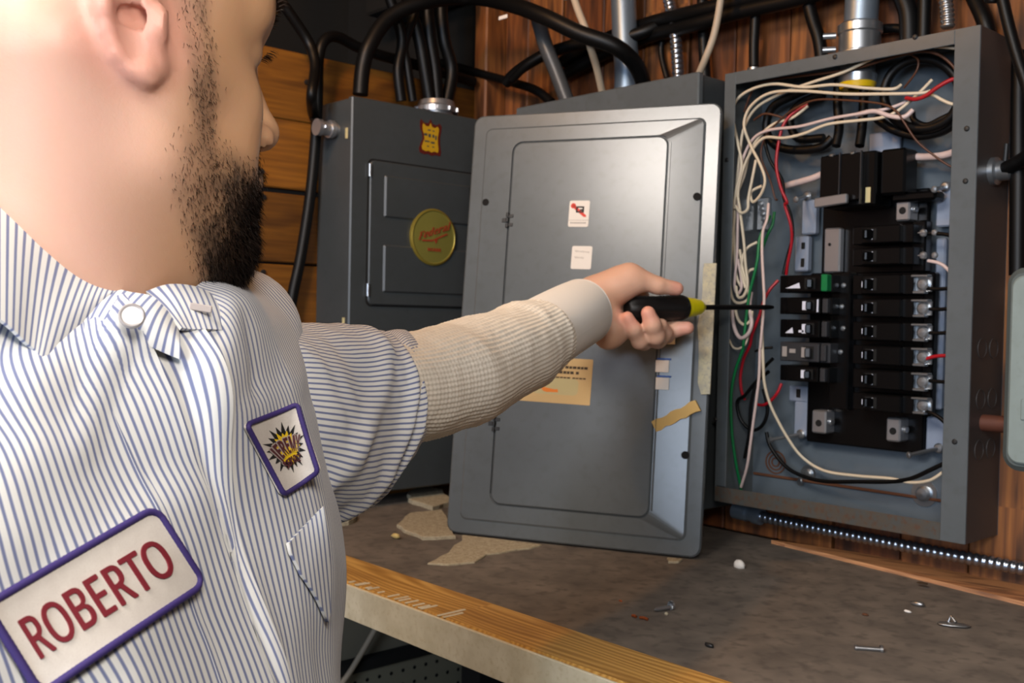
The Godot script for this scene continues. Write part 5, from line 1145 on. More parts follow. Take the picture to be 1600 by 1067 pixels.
# ---------------------------------------------------------------- bodies: smoothly joined distance fields, meshed as surface nets
class Prim:
	var kind := 0            # 0 tapered capsule, 1 ellipsoid, 2 ellipsoid cut away
	var a: Vector3
	var ba: Vector3
	var inv := 0.0
	var ra := 0.0
	var rb := 0.0
	var r: Vector3
	var k := 0.01
	var reach := 0.0
	var mid: Vector3
	var b: Basis
	func dist(p: Vector3) -> float:
		if kind == 0:
			var t := clampf((p - a).dot(ba) * inv, 0.0, 1.0)
			return (p - a - ba * t).length() - lerpf(ra, rb, t)
		var q := b * (p - a)
		var k0 := (q / r).length(); var k1 := (q / (r * r)).length()
		return k0 * (k0 - 1.0) / maxf(k1, 1e-6)
class Field:
	var prims: Array[Prim] = []
	var xf := Transform3D()
	func cap(a: Vector3, b: Vector3, ra: float, rb: float, k := 0.01):
		var p := Prim.new(); p.a = a; p.ba = b - a; p.inv = 1.0 / maxf(p.ba.length_squared(), 1e-9); p.ra = ra; p.rb = rb; p.k = k
		p.mid = (a + b) / 2; p.reach = p.ba.length() / 2 + maxf(ra, rb); prims.append(p); return self
	func ell(c: Vector3, r: Vector3, k := 0.01, cut := false, bas := Basis()):
		var p := Prim.new(); p.kind = 2 if cut else 1; p.a = c; p.r = r; p.k = k; p.mid = c; p.reach = maxf(r.x, maxf(r.y, r.z)); p.b = bas.inverse(); prims.append(p); return self
	func chain(pts: Array, rad: Array, k := 0.006):
		for q in pts.size() - 1: cap(pts[q], pts[q + 1], rad[q], rad[q + 1], k)
		return self
	func at(p: Vector3) -> float:
		var d := 1e3
		for q in prims:
			if q.kind == 2: 
				if (p - q.mid).length() - q.reach > 0.03: continue
				var e := -q.dist(p)
				var h := maxf(q.k - absf(d - e), 0.0) / q.k
				d = maxf(d, e) + h * h * q.k * 0.25
				continue
			if (p - q.mid).length() - q.reach > d + q.k: continue
			var e := q.dist(p)
			var h := maxf(q.k - absf(d - e), 0.0) / q.k
			d = minf(d, e) - h * h * q.k * 0.25
		return d
	func nets(lo: Vector3, hi: Vector3, cell: float, g: G, paint: Callable) -> int:   # adds the surface, turned by xf, to g; returns its first vertex
		var n := Vector3i(((hi - lo) / cell / 4).ceil()) * 4
		var sx := n.x + 1; var sy := n.y + 1
		var val := PackedFloat32Array(); val.resize(sx * sy * (n.z + 1)); val.fill(9.0)
		var blocks: Array[Vector3i] = []
		var lim := cell * 4 * 0.95 + 0.006
		for z in range(0, n.z, 4):
			for y in range(0, n.y, 4):
				for x in range(0, n.x, 4):
					if absf(at(lo + Vector3(x + 2, y + 2, z + 2) * cell)) < lim: blocks.append(Vector3i(x, y, z))
		for b in blocks:
			for z in range(b.z, b.z + 5):
				for y in range(b.y, b.y + 5):
					var row := (z * sy + y) * sx
					for x in range(b.x, b.x + 5):
						if val[row + x] == 9.0: val[row + x] = at(lo + Vector3(x, y, z) * cell)
		var vid := {}
		var base_v := g.v.size(); var base_i := g.i.size()
		var off := [0, 1, sx, sx + 1, sx * sy, sx * sy + 1, sx * sy + sx, sx * sy + sx + 1]
		var cpos := [Vector3(0, 0, 0), Vector3(1, 0, 0), Vector3(0, 1, 0), Vector3(1, 1, 0), Vector3(0, 0, 1), Vector3(1, 0, 1), Vector3(0, 1, 1), Vector3(1, 1, 1)]
		var edges := [[0, 1], [2, 3], [4, 5], [6, 7], [0, 2], [1, 3], [4, 6], [5, 7], [0, 4], [1, 5], [2, 6], [3, 7]]
		var cells: Array[Vector3i] = []
		for b in blocks:
			for z in range(b.z, b.z + 4):
				for y in range(b.y, b.y + 4):
					for x in range(b.x, b.x + 4):
						var o := (z * sy + y) * sx + x
						var m := 0
						for q in 8:
							if val[o + off[q]] < 0: m += 1
						if m == 0 or m == 8: continue
						var s := Vector3.ZERO; var c := 0
						for e in edges:
							var v0 := val[o + off[e[0]]]; var v1 := val[o + off[e[1]]]
							if (v0 < 0) != (v1 < 0): s += cpos[e[0]].lerp(cpos[e[1]], v0 / (v0 - v1)); c += 1
						vid[o] = g.v.size(); cells.append(Vector3i(x, y, z))
						var p := lo + (Vector3(x, y, z) + s / c) * cell
						g.v.append(xf * p); g.n.append(Vector3.ZERO); g.uv.append(Vector2(p.x, p.y)); g.c.append(paint.call(p))
		var step := [1, sx, sx * sy]
		for cc in cells:
			var o := (cc.z * sy + cc.y) * sx + cc.x
			for a in 3:
				var b1: int = step[(a + 1) % 3]; var b2: int = step[(a + 2) % 3]
				var inside := val[o] < 0
				if inside == (val[o + step[a]] < 0): continue
				if not (vid.has(o - b1) and vid.has(o - b2) and vid.has(o - b1 - b2)): continue
				var q0: int = vid[o]; var q1: int = vid[o - b1]; var q2: int = vid[o - b1 - b2]; var q3: int = vid[o - b2]
				if inside: g.i.append_array([q0, q2, q1, q0, q3, q2])
				else: g.i.append_array([q0, q1, q2, q0, q2, q3])
		g.smooth(base_v, base_i)
		return base_v

# ---------------------------------------------------------------- the electrician
var head_xf: Transform3D
var neck_lo := Vector3.ZERO
func camspace(p: Vector3) -> Vector3: return EYE + cam_b * p
func sub(c: Color, k: float) -> Color: return Color(c.r * k, c.g * k, c.b * k)

func head_field() -> Field:
	var ya := 0.775; var p := 0.066; var r := 0.015; var s := 1.049
	var fv := Vector3(cos(ya) * cos(p), -sin(p), -sin(ya) * cos(p)); var u0 := Vector3(cos(ya) * sin(p), cos(p), -sin(ya) * sin(p)); var r0 := fv.cross(u0)
	var u := u0 * cos(r) + r0 * sin(r); var rr := r0 * cos(r) - u0 * sin(r)
	head_xf = Transform3D(cam_b * Basis(rr, u, -fv).scaled(Vector3.ONE * s), camspace(Vector3(-0.241, 0.165, -0.59)))
	var f := Field.new(); f.xf = head_xf
	var h := func(x, y, z): return Vector3(x, y, -z)     # right, up, forward
	f.ell(h.call(0, 0.045, -0.012), Vector3(0.076, 0.086, 0.098))
	f.ell(h.call(0, 0.02, 0.030), Vector3(0.062, 0.075, 0.056), 0.03)
	f.ell(h.call(0, -0.050, 0.040), Vector3(0.047, 0.062, 0.046), 0.03)
	for sd in [1.0, -1.0]:
		f.cap(h.call(0.052 * sd, -0.060, 0.016), h.call(0.020 * sd, -0.098, 0.074), 0.016, 0.015, 0.03)
		f.cap(h.call(0.056 * sd, -0.02, 0.012), h.call(0.052 * sd, -0.062, 0.014), 0.016, 0.016, 0.03)
		f.cap(h.call(0.058 * sd, -0.010, 0.024), h.call(0.040 * sd, -0.018, 0.064), 0.010, 0.013, 0.022)   # cheekbone
		f.ell(h.call(0.031 * sd, -0.045, 0.062), Vector3(0.019, 0.028, 0.020), 0.022)
		f.cap(h.call(0.008 * sd, 0.034, 0.084), h.call(0.044 * sd, 0.034, 0.068), 0.010, 0.009, 0.016)       # brow
	f.ell(h.call(0, 0.055, 0.056), Vector3(0.048, 0.040, 0.034), 0.03)
	f.cap(h.call(0, -0.098, 0.076), h.call(0, -0.100, 0.080), 0.017, 0.016, 0.025)                        # chin
	f.ell(h.call(0, -0.062, 0.080), Vector3(0.028, 0.022, 0.018), 0.015)
	f.ell(h.call(0.034, 0.012, 0.094), Vector3(0.018, 0.013, 0.015), 0.014, true)
	f.ell(h.call(-0.034, 0.012, 0.094), Vector3(0.018, 0.013, 0.015), 0.014, true)
	for sd in [1.0, -1.0]: f.ell(h.call(0.033 * sd, 0.013, 0.070), Vector3(0.0145, 0.0125, 0.0135), 0.005)
	f.cap(h.call(0, 0.022, 0.085), h.call(0, -0.018, 0.105), 0.008, 0.0095, 0.012)                        # nose
	f.ell(h.call(0, -0.023, 0.106), Vector3(0.0120, 0.0105, 0.0115), 0.008)
	for sd in [1.0, -1.0]:
		f.ell(h.call(0.013 * sd, -0.028, 0.097), Vector3(0.0085, 0.0085, 0.011), 0.006)
		f.ell(h.call(0.0120 * sd, -0.0365, 0.0985), Vector3(0.0050, 0.0085, 0.0065), 0.002, true)
	f.cap(h.call(-0.022, -0.056, 0.091), h.call(0.022, -0.056, 0.091), 0.005, 0.005, 0.008); f.ell(h.call(0, -0.055, 0.094), Vector3(0.018, 0.006, 0.006), 0.006)
	f.ell(h.call(0, -0.067, 0.092), Vector3(0.019, 0.007, 0.006), 0.006)
	# neck and the soft flesh under the jaw
	neck_lo = head_xf.affine_inverse() * at(95, 530, 0.60)
	f.cap(h.call(0, -0.02, -0.020), neck_lo, 0.062, 0.070, 0.035)
	f.cap(h.call(0, -0.075, 0.030), neck_lo.lerp(h.call(0, -0.02, -0.02), 0.35) + Vector3(0, 0, -0.010), 0.042, 0.052, 0.04)
	f.cap(h.call(0.055, -0.02, -0.04), neck_lo + Vector3(0.03, 0, 0.0), 0.020, 0.026, 0.03)
	# the right ear: bowl, rim, lobe, tragus
	var e := func(px, py, z): return head_xf.affine_inverse() * at(px, py, z)
	f.cap(e.call(205, 80, 0.530), e.call(190, 10, 0.528), 0.012, 0.016, 0.012)
	f.chain([e.call(238, 116, 0.532), e.call(228, 118, 0.527), e.call(211, 102, 0.521), e.call(191, 76, 0.516), e.call(175, 44, 0.512), e.call(163, 8, 0.508), e.call(157, -40, 0.507), e.call(165, -90, 0.510), e.call(195, -110, 0.518), e.call(225, -90, 0.526)], [0.0044, 0.0050, 0.0048, 0.0046, 0.0042, 0.0042, 0.0042, 0.0042, 0.0042, 0.004], 0.006)
	f.ell(e.call(220, 66, 0.512), Vector3(0.0085, 0.014, 0.0085), 0.004, true)
	f.ell(e.call(210, 12, 0.509), Vector3(0.0105, 0.020, 0.0085), 0.004, true)
	f.cap(e.call(246, 100, 0.532), e.call(240, 82, 0.530), 0.004, 0.004, 0.006)
	f.cap(e.call(246, 50, 0.528), e.call(249, 22, 0.528), 0.0050, 0.0046, 0.005)
	f.ell(e.call(216, 30, 0.524), Vector3(0.0042, 0.0066, 0.012), 0.0025, true)
	return f

func beard_density(q: Vector3) -> float:   # q in head space: right, up, back
	var fw := -q.z; var up := q.y
	var side := absf(q.x)
	var d := 0.0
	# sideburn
	var cs := 0.021 + clampf((0.02 - up) * 0.22, 0.0, 0.02)
	var sb := (1.0 - smoothstep(0.005, 0.016, absf(fw - cs))) * (1.0 - smoothstep(0.018, 0.045, up)) * smoothstep(-0.075, -0.045, up) * 0.55
	d = maxf(d, sb)
	# jaw band: below a line from the sideburn to the mouth corner, above the throat
	var hi := lerpf(-0.040, -0.052, clampf((fw - 0.03) / 0.05, 0, 1))
	var lo_edge := lerpf(-0.066, -0.125, clampf((fw - 0.005) / 0.05, 0, 1))
	var jaw := smoothstep(hi + 0.008, hi - 0.018, up) * smoothstep(lo_edge - 0.010, lo_edge + 0.012, up) * smoothstep(-0.002, 0.032, fw)
	d = maxf(d, jaw * lerpf(0.55, 1.0, smoothstep(0.03, 0.065, fw)))
	# moustache
	if up > -0.056 and up < -0.036 and fw > 0.070 and side < 0.036: d = maxf(d, 0.9)
	return clampf(d, 0, 1)

func skin_paint(q: Vector3, n1: FastNoiseLite) -> Color:
	var base := Color(0.52, 0.295, 0.165)
	var pink := Color(0.57, 0.34, 0.27)
	var fw := -q.z
	var t := 1.0 - smoothstep(-0.03, 0.05, fw)
	var c := base.lerp(pink, t * 0.8 + 0.12 * n1.get_noise_3dv(q * 900))
	var ear := (q - Vector3(0.082, 0.0, 0.012)).length()
	c = c.lerp(Color(0.58, 0.25, 0.20), 0.55 * (1.0 - smoothstep(0.02, 0.05, ear)))
	var b := beard_density(q)
	b *= 0.75 + 0.5 * clampf(0.5 + n1.get_noise_3dv(q * 2600), 0.0, 1.0)
	c = c.lerp(Color(0.11, 0.072, 0.050), clampf(0.80 * pow(b, 1.5) + 0.08 * b, 0.0, 0.92))
	if q.z > 0.0: c = c.lerp(Color(0.20, 0.15, 0.13), 0.5 * smoothstep(0.0, 0.04, q.y + 0.25 * (q.z - 0.05)) * smoothstep(0.015, 0.05, q.z))   # close-cropped nape
	if q.y > 0.03 and fw < 0.03: c = c.lerp(Color(0.22, 0.16, 0.13), 0.35 * smoothstep(0.025, 0.06, q.y))   # cropped hair over the ear
	if fw > 0.085 and q.y < -0.05 and q.y > -0.075 and absf(q.x) < 0.026: c = c.lerp(Color(0.30, 0.12, 0.10), 0.5)
	return c

func person():
	var t := thing("person", "bearded man in a striped work shirt, head turned away, holding a screwdriver to the panel", "person", at(60, 900, 0.60) * Vector3(1, 0, 1))
	var o := t.position
	var n1 := noise(5, 0.02, 2)
	var g := G.new()
	var hf := head_field()
	var paint := func(p): return skin_paint(p, n1)
	hf.nets(Vector3(-0.105, -0.22, -0.135), Vector3(0.12, 0.142, 0.135), 0.003, g, paint)
	var head_n := g.v.size()
	var head_v := g.v.slice(0, head_n); var head_nn := g.n.slice(0, head_n)
	var hand := hand_field()
	hand.nets(Vector3(-0.10, -0.085, -0.075), Vector3(0.115, 0.085, 0.065), 0.0024, g, hand_paint)
	# trunk, arms and legs under the clothes
	var b := Field.new()
	var N := cam_b * Vector3(0.94, 0, 0.35)
	var neck := at(60, 600, 0.60); var chest := at(230, 880, 0.62) - N * 0.10; var hip := Vector3(chest.x, 0.98, chest.z)
	var lat := (at(480, 640, 0.75) - at(-420, 640, 0.43)).normalized()
	b.cap(at(95, 530, 0.60), neck, 0.06, 0.07, 0.04)
	b.cap(chest + lat * 0.07, chest - lat * 0.07, 0.085, 0.085, 0.05); b.cap(chest, hip, 0.10, 0.115, 0.05); b.cap(neck, chest, 0.065, 0.09, 0.03)
	var sh := at(425, 665, 0.74); var el := at(745, 585, 0.97); var wr := at(905, 489, 1.23)
	b.cap(chest + lat * 0.08 + Vector3(0, 0.02, 0), sh, 0.05, 0.036, 0.02); b.cap(sh, el, 0.036, 0.036, 0.015); b.cap(el, wr, 0.037, 0.026, 0.02); b.cap(wr, at(925, 484, 1.28), 0.026, 0.026, 0.02)
	var rs := at(-430, 700, 0.44); b.cap(chest - lat * 0.09 + Vector3(0, 0.04, 0), rs, 0.055, 0.045, 0.04); b.cap(rs, rs + Vector3(0, -0.27, 0), 0.042, 0.038, 0.02); b.cap(rs + Vector3(0, -0.27, 0), rs + Vector3(0, -0.52, 0) + N * 0.06, 0.037, 0.028, 0.02)
	for s in [-1.0, 1.0]:
		var hj: Vector3 = hip + lat * 0.09 * s + Vector3(0, -0.08, 0); b.cap(hip, hj, 0.10, 0.08, 0.04)
		b.cap(hj, Vector3(hj.x, 0.50, hj.z), 0.075, 0.052, 0.03); b.cap(Vector3(hj.x, 0.50, hj.z), Vector3(hj.x, 0.09, hj.z), 0.050, 0.038, 0.03)
	var lo := Vector3(minf(rs.x, wr.x), 0.04, minf(rs.z, wr.z)) - Vector3(0.2, 0, 0.15); var hi := Vector3(maxf(rs.x, wr.x), 1.32, maxf(rs.z, wr.z)) + Vector3(0.2, 0, 0.15)
	b.nets(lo, hi, 0.014, g, func(_p): return Color(0.60, 0.345, 0.232))
	for k in g.v.size(): g.v[k] -= o
	var body := part(t, "body", g, M.skin)
	hair(t, head_v, head_nn, o)
	var eg := G.new(); eg.blob(Vector3(0.032, 0.012, -0.0705), Vector3(0.0122, 0.0122, 0.0122), head_xf, 0, 1, 16)
	for k in eg.v.size(): eg.v[k] -= o
	part(t, "eye", eg, M.eye_white)
	clothes(t, o, N, lat, hip)

func hair(t: Node, hv: PackedVector3Array, hn: PackedVector3Array, o: Vector3):
	var inv := head_xf.affine_inverse()
	var r := RandomNumberGenerator.new(); r.seed = 3
	var g := G.new(); var lash := G.new(); var stub := G.new()
	var down := head_xf.basis.y.normalized() * -1.0; var back := head_xf.basis.z.normalized()
	for k in hv.size():
		var q := inv * hv[k]
		var d := beard_density(q)
		if d < 0.06:
			if q.y > 0.036 and -q.z < 0.045 and q.x > 0.02 and r.randf() < 0.5: strand(stub, hv[k] - o, hn[k], (down * 0.8 - back * 0.1 + hn[k] * 0.3), 0.0022, 0.00016, r)
			continue
		var tries := 11.0 * d * d + 1.8 * d
		while tries > 0:
			if r.randf() < tries:
				var chinny := smoothstep(0.045, 0.085, -q.z) * smoothstep(-0.045, -0.09, q.y)
				var l := lerpf(0.0030, 0.0080, chinny) * r.randf_range(0.6, 1.25)
				var dir := down * lerpf(0.9, 0.6, chinny) + back * -0.12 + hn[k] * lerpf(0.30, 0.75, chinny) + Vector3(r.randfn(0, 0.3), r.randfn(0, 0.25), r.randfn(0, 0.3))
				var j := Vector3(r.randfn(0, 0.0012), r.randfn(0, 0.0012), r.randfn(0, 0.0012))
				strand(g, hv[k] + j - o - hn[k] * 0.0006, hn[k], dir.normalized(), l, 0.00015, r)
			tries -= 1.0
	for k in 150:
		var q := Vector3(r.randf_range(0.012, 0.052), 0.0, 0)
		q.y = 0.040 + 0.004 * sin((q.x - 0.012) * 70) + r.randfn(0, 0.0016); q.z = -lerpf(0.100, 0.083, (q.x - 0.012) / 0.04)
		strand(lash, head_xf * q - o, head_xf.basis.x.normalized(), (head_xf.basis.x * 0.9 - back * 0.4 + head_xf.basis.y * 0.25).normalized(), 0.007, 0.0003, r)
	for k in 40:
		var x := r.randf_range(0.022, 0.046)
		strand(lash, head_xf * Vector3(x, 0.0155 + r.randfn(0, 0.0006), -0.0885 + (x - 0.03) * 0.25) - o, -back, (-back * 1.0 + down * 0.2 + head_xf.basis.x * 0.25).normalized(), 0.006, 0.00022, r)
	part(t, "beard", g, M.beard, "short dark beard").set_meta("kind", "stuff")
	part(t, "eyelashes", lash, M.beard).set_meta("kind", "stuff")
	part(t, "cropped_hair", stub, M.hair).set_meta("kind", "stuff")
func strand(g: G, p: Vector3, nn: Vector3, dir: Vector3, l: float, w: float, r: RandomNumberGenerator):
	var s := dir.cross(Vector3(r.randfn(0, 1), r.randfn(0, 1), r.randfn(0, 1))).normalized() * w
	var mid := p + dir * l * 0.5; var tip := p + (dir + Vector3(r.randfn(0, 0.2), -0.25, r.randfn(0, 0.2))).normalized() * l
	var b := g.v.size()
	for q in [p - s, p + s, mid - s * 0.8, mid + s * 0.8, tip]: g.put(q, nn, Vector2.ZERO)
	g.i.append_array([b, b + 2, b + 1, b + 1, b + 2, b + 3, b + 2, b + 4, b + 3])

# the left hand, closed round the screwdriver. Sized in units of the photograph's pixels at the hand's distance
const HS := 0.000806
func hp(px: float, py: float, dz: float) -> Vector3: return Vector3((px - 985.0) * HS, (480.0 - py) * HS, dz)
func hand_xf() -> Transform3D: return Transform3D(cam_b, at(985, 480, 1.30))
func hand_field() -> Field:
	var f := Field.new(); f.xf = hand_xf()
	# wrist and the back of the hand behind the handle
	f.cap(hp(885, 497, -0.002), hp(925, 484, 0.0), 0.027, 0.029, 0.015)
	f.cap(hp(918, 470, 0.004), hp(968, 442, 0.004), 0.022, 0.019, 0.015)
	f.cap(hp(925, 470, -0.010), hp(1000, 462, -0.034), 0.022, 0.016, 0.02)
	f.cap(hp(930, 500, -0.012), hp(1000, 508, -0.032), 0.022, 0.015, 0.02)
	f.ell(hp(950, 520, 0.006), Vector3(0.0195, 0.0215, 0.019), 0.012)
	f.cap(hp(935, 488, 0.006), hp(962, 512, 0.010), 0.019, 0.018, 0.012)
	# thumb
	f.cap(hp(930, 458, 0.008), hp(982, 433, 0.010), 0.020, 0.0158, 0.012)
	f.cap(hp(968, 452, 0.010), hp(990, 444, 0.012), 0.017, 0.014, 0.010)
	f.cap(hp(984, 432, 0.010), hp(1026, 447, 0.011), 0.0150, 0.0108, 0.007)
	f.cap(hp(1026, 447, 0.011), hp(1056, 451.5, 0.006), 0.0106, 0.0088, 0.004)
	# fingers: each from its knuckle behind the handle, under it and up its near side
	f.chain([hp(1000, 512, -0.030), hp(1008, 534, -0.012), hp(998, 533, 0.008), hp(987, 515, 0.0200), hp(977, 497, 0.0235)], [0.0120, 0.0105, 0.0100, 0.0095, 0.0080], 0.004)
	f.chain([hp(1016, 502, -0.034), hp(1030, 530, -0.012), hp(1023, 525, 0.010), hp(1016, 508, 0.0200), hp(1009, 490, 0.0225)], [0.0125, 0.0115, 0.0112, 0.0108, 0.0090], 0.004)
	f.chain([hp(1030, 492, -0.040), hp(1046, 523, -0.030), hp(1040, 520, -0.010), hp(1032, 508, 0.002)], [0.0125, 0.0110, 0.0100, 0.0088], 0.004)
	f.chain([hp(1036, 478, -0.048), hp(1044, 511, -0.036), hp(1062, 514, -0.025), hp(1078, 512, -0.018)], [0.0120, 0.0100, 0.0095, 0.0084], 0.004)
	return f
func hand_paint(p: Vector3) -> Color:
	var c := Color(0.62, 0.37, 0.265)
	var tips := [hp(977, 497, 0.0235), hp(1009, 490, 0.0225), hp(1078, 512, -0.018), hp(1058, 451, 0.006)]
	for q in tips: c = c.lerp(Color(0.66, 0.30, 0.235), 0.65 * (1.0 - smoothstep(0.008, 0.022, (p - q).length())))
	var palm := hp(950, 520, 0.01)
	return c.lerp(Color(0.66, 0.40, 0.26), 0.4 * (1.0 - smoothstep(0.01, 0.03, (p - palm).length())))

func screwdriver():
	var xf := hand_xf()
	var butt := xf * hp(978, 483, 0.007); var end := xf * hp(1078, 479, -0.034); var tip := onz(1208, 480, -1.213)
	end = butt + (end - butt)
	var t := thing("screwdriver", "screwdriver with a black grip, amber collar and black shaft, held in the man's hand", "screwdriver", butt)
	var y := (end - butt).normalized(); var x := y.cross(Vector3.UP).normalized(); var b := Basis(x, y, x.cross(y))
	var L := (end - butt).length()
	var g := G.new()
	# fluted grip
	var prof := [[0.0, 0.0085], [0.002, 0.0125], [0.010, 0.0155], [0.022, 0.0165], [0.045, 0.0158], [0.062, 0.0165], [0.080, 0.0172], [L - 0.008, 0.0168], [L - 0.002, 0.0150], [L, 0.0125]]
	var pts := PackedVector3Array()
	for q in prof:
		for s in 48:
			var a := TAU * s / 48; var flute: float = 0.0011 * clampf(cos(6 * a), -1, 0.2) * (1.0 if q[0] > 0.006 and q[0] < L - 0.006 else 0.2)
			pts.append(b * Vector3(cos(a) * (q[1] + flute), q[0], sin(a) * (q[1] + flute)))
	g.surf(pts, prof.size(), 48, true, null, null, true)
	g.poly(range(48).map(func(s): return pts[s]), -y); g.poly(range(48).map(func(s): return pts[(prof.size() - 1) * 48 + s]), y)
	part(t, "grip", g, M.grip_black)
	var neck := xf * hp(1111, 479.5, -0.046) - butt
	var nl := (neck - y * L).length()
	g = G.new(); g.lathe([Vector2(0, L - 0.001), Vector2(0.0122, L - 0.001), Vector2(0.0130, L + 0.004), Vector2(0.0120, L + nl * 0.45), Vector2(0.0098, L + nl * 0.78), Vector2(0.0055, L + nl), Vector2(0, L + nl)], Transform3D(b, Vector3.ZERO), 28); part(t, "collar", g, M.amber_plastic, "clear yellow collar")
	var s0 := y * (L + nl * 0.2); var s1 := tip - butt
	g = G.new(); g.tube([s0, s0.lerp(s1, 0.5), s0.lerp(s1, 0.9), s0.lerp(s1, 0.96), s1], [0.0034, 0.0034, 0.0034, 0.0030, 0.0020], 12); part(t, "shaft", g, M.black_wire)

# ---------------------------------------------------------------- clothes
var tor: PackedVector3Array     # fine grid of the shirt body
var tor_uv: PackedVector2Array
const TC := 9                   # fine steps between columns of control points
const TR := 12
func crg(ctrl: Array, sr: int, sc: int, wrap: bool) -> Array:   # rows of control points -> fine rows
	var rows := []
	for row in ctrl:
		var o := []
		var m: int = row.size()
		var cc := m if wrap else m - 1
		for k in cc:
			var i0 := (k - 1 + m) % m if wrap else maxi(k - 1, 0)
			var i3 := (k + 2) % m if wrap else mini(k + 2, m - 1)
			for s in sc: o.append(row[k].cubic_interpolate(row[(k + 1) % m], row[i0], row[i3], float(s) / sc))
		if not wrap: o.append(row[m - 1])
		rows.append(o)
	var out := []
	for r in rows.size() - 1:
		for s in sr:
			var line := []
			for c in rows[0].size(): line.append(rows[r][c].cubic_interpolate(rows[r + 1][c], rows[maxi(r - 1, 0)][c], rows[mini(r + 2, rows.size() - 1)][c], float(s) / sr))
			out.append(line)
	out.append(rows[rows.size() - 1])
	return out
func flat(rows: Array) -> PackedVector3Array:
	var o := PackedVector3Array()
	for r in rows:
		for p in r: o.append(p)
	return o
func grid_normals(rows: Array, wrap := false) -> Array:
	var out := []
	var R := rows.size(); var C: int = rows[0].size()
	for r in R:
		var line := []
		for c in C:
			var c0 := (c - 1 + C) % C if wrap else maxi(c - 1, 0); var c1 := (c + 1) % C if wrap else mini(c + 1, C - 1)
			line.append((rows[mini(r + 1, R - 1)][c] - rows[maxi(r - 1, 0)][c]).cross(rows[r][c1] - rows[r][c0]).normalized())
		out.append(line)
	return out
func sheet(rows: Array, uvs: Array, th: float, outward: float, wrap := false) -> G:   # cloth with thickness th; outward is +1 or -1 against grid_normals
	var nn := grid_normals(rows, wrap)
	var R := rows.size(); var C: int = rows[0].size()
	var back := []
	for r in R:
		var line := []
		for c in C: line.append(rows[r][c] - nn[r][c] * outward * th)
		back.append(line)
	var fu := PackedVector2Array()
	for r in uvs: 
		for q in r: fu.append(q)
	var g := G.new()
	g.surf(flat(rows), R, C, wrap, fu, null, outward > 0)
	g.surf(flat(back), R, C, wrap, fu, null, outward < 0)
	# rims
	var loops := []
	if wrap: loops = [[0, true], [R - 1, true]]
	var strip := func(fr: Array, bk: Array, us: Array, flip: bool):
		var ps := PackedVector3Array(fr); ps.append_array(PackedVector3Array(bk))
		var u2 := PackedVector2Array(us); u2.append_array(PackedVector2Array(us))
		g.surf(ps, 2, fr.size(), wrap and fr.size() == C and R != C, u2, null, flip)
	var top := outward > 0
	strip.call(rows[0], back[0], uvs[0], not top); strip.call(rows[R - 1], back[R - 1], uvs[R - 1], top)
	if not wrap:
		strip.call(rows.map(func(r): return r[0]), back.map(func(r): return r[0]), uvs.map(func(r): return r[0]), top)
		strip.call(rows.map(func(r): return r[C - 1]), back.map(func(r): return r[C - 1]), uvs.map(func(r): return r[C - 1]), not top)
	return g
func cloth_uv(rows: Array, _wrap := false, own := 100000) -> Array:   # across by mean length between columns, down by length
	var R := rows.size(); var C: int = rows[0].size()
	var us := [0.0]
	for c in range(1, C):
		var s := 0.0; var q := 0
		for r in range(0, R, 3): s += (rows[r][c] - rows[r][c - 1]).length(); q += 1
		us.append(us[c - 1] + s / q)
	var out := []
	for r in R:
		var line := []
		var u := 0.0
		for c in C:
			u = us[c] if c <= own else u + (rows[r][c] - rows[r][c - 1]).length()
			line.append(Vector2(u, r * 0.004))
		out.append(line)
	return out
func shift(rows: Array, by: Callable, wrap := false) -> Array:
	var nn := grid_normals(rows, wrap)
	var out := []
	for r in rows.size():
		var line := []
		for c in rows[0].size(): line.append(rows[r][c] + nn[r][c] * by.call(r, c))
		out.append(line)
	return out
func cast(px: float, py: float) -> Vector3:   # where a sight line meets the shirt
	var r := ray(px, py); var best := 1e9
	for q in shirt_tris:
		var h = Geometry3D.ray_intersects_triangle(EYE, r, q[0], q[1], q[2])
		if h != null and (h - EYE).dot(r) < best: best = (h - EYE).dot(r)
	return EYE + r * (best / r.dot(r)) if best < 1e9 else at(px, py, 0.6)
var shirt_tris := []

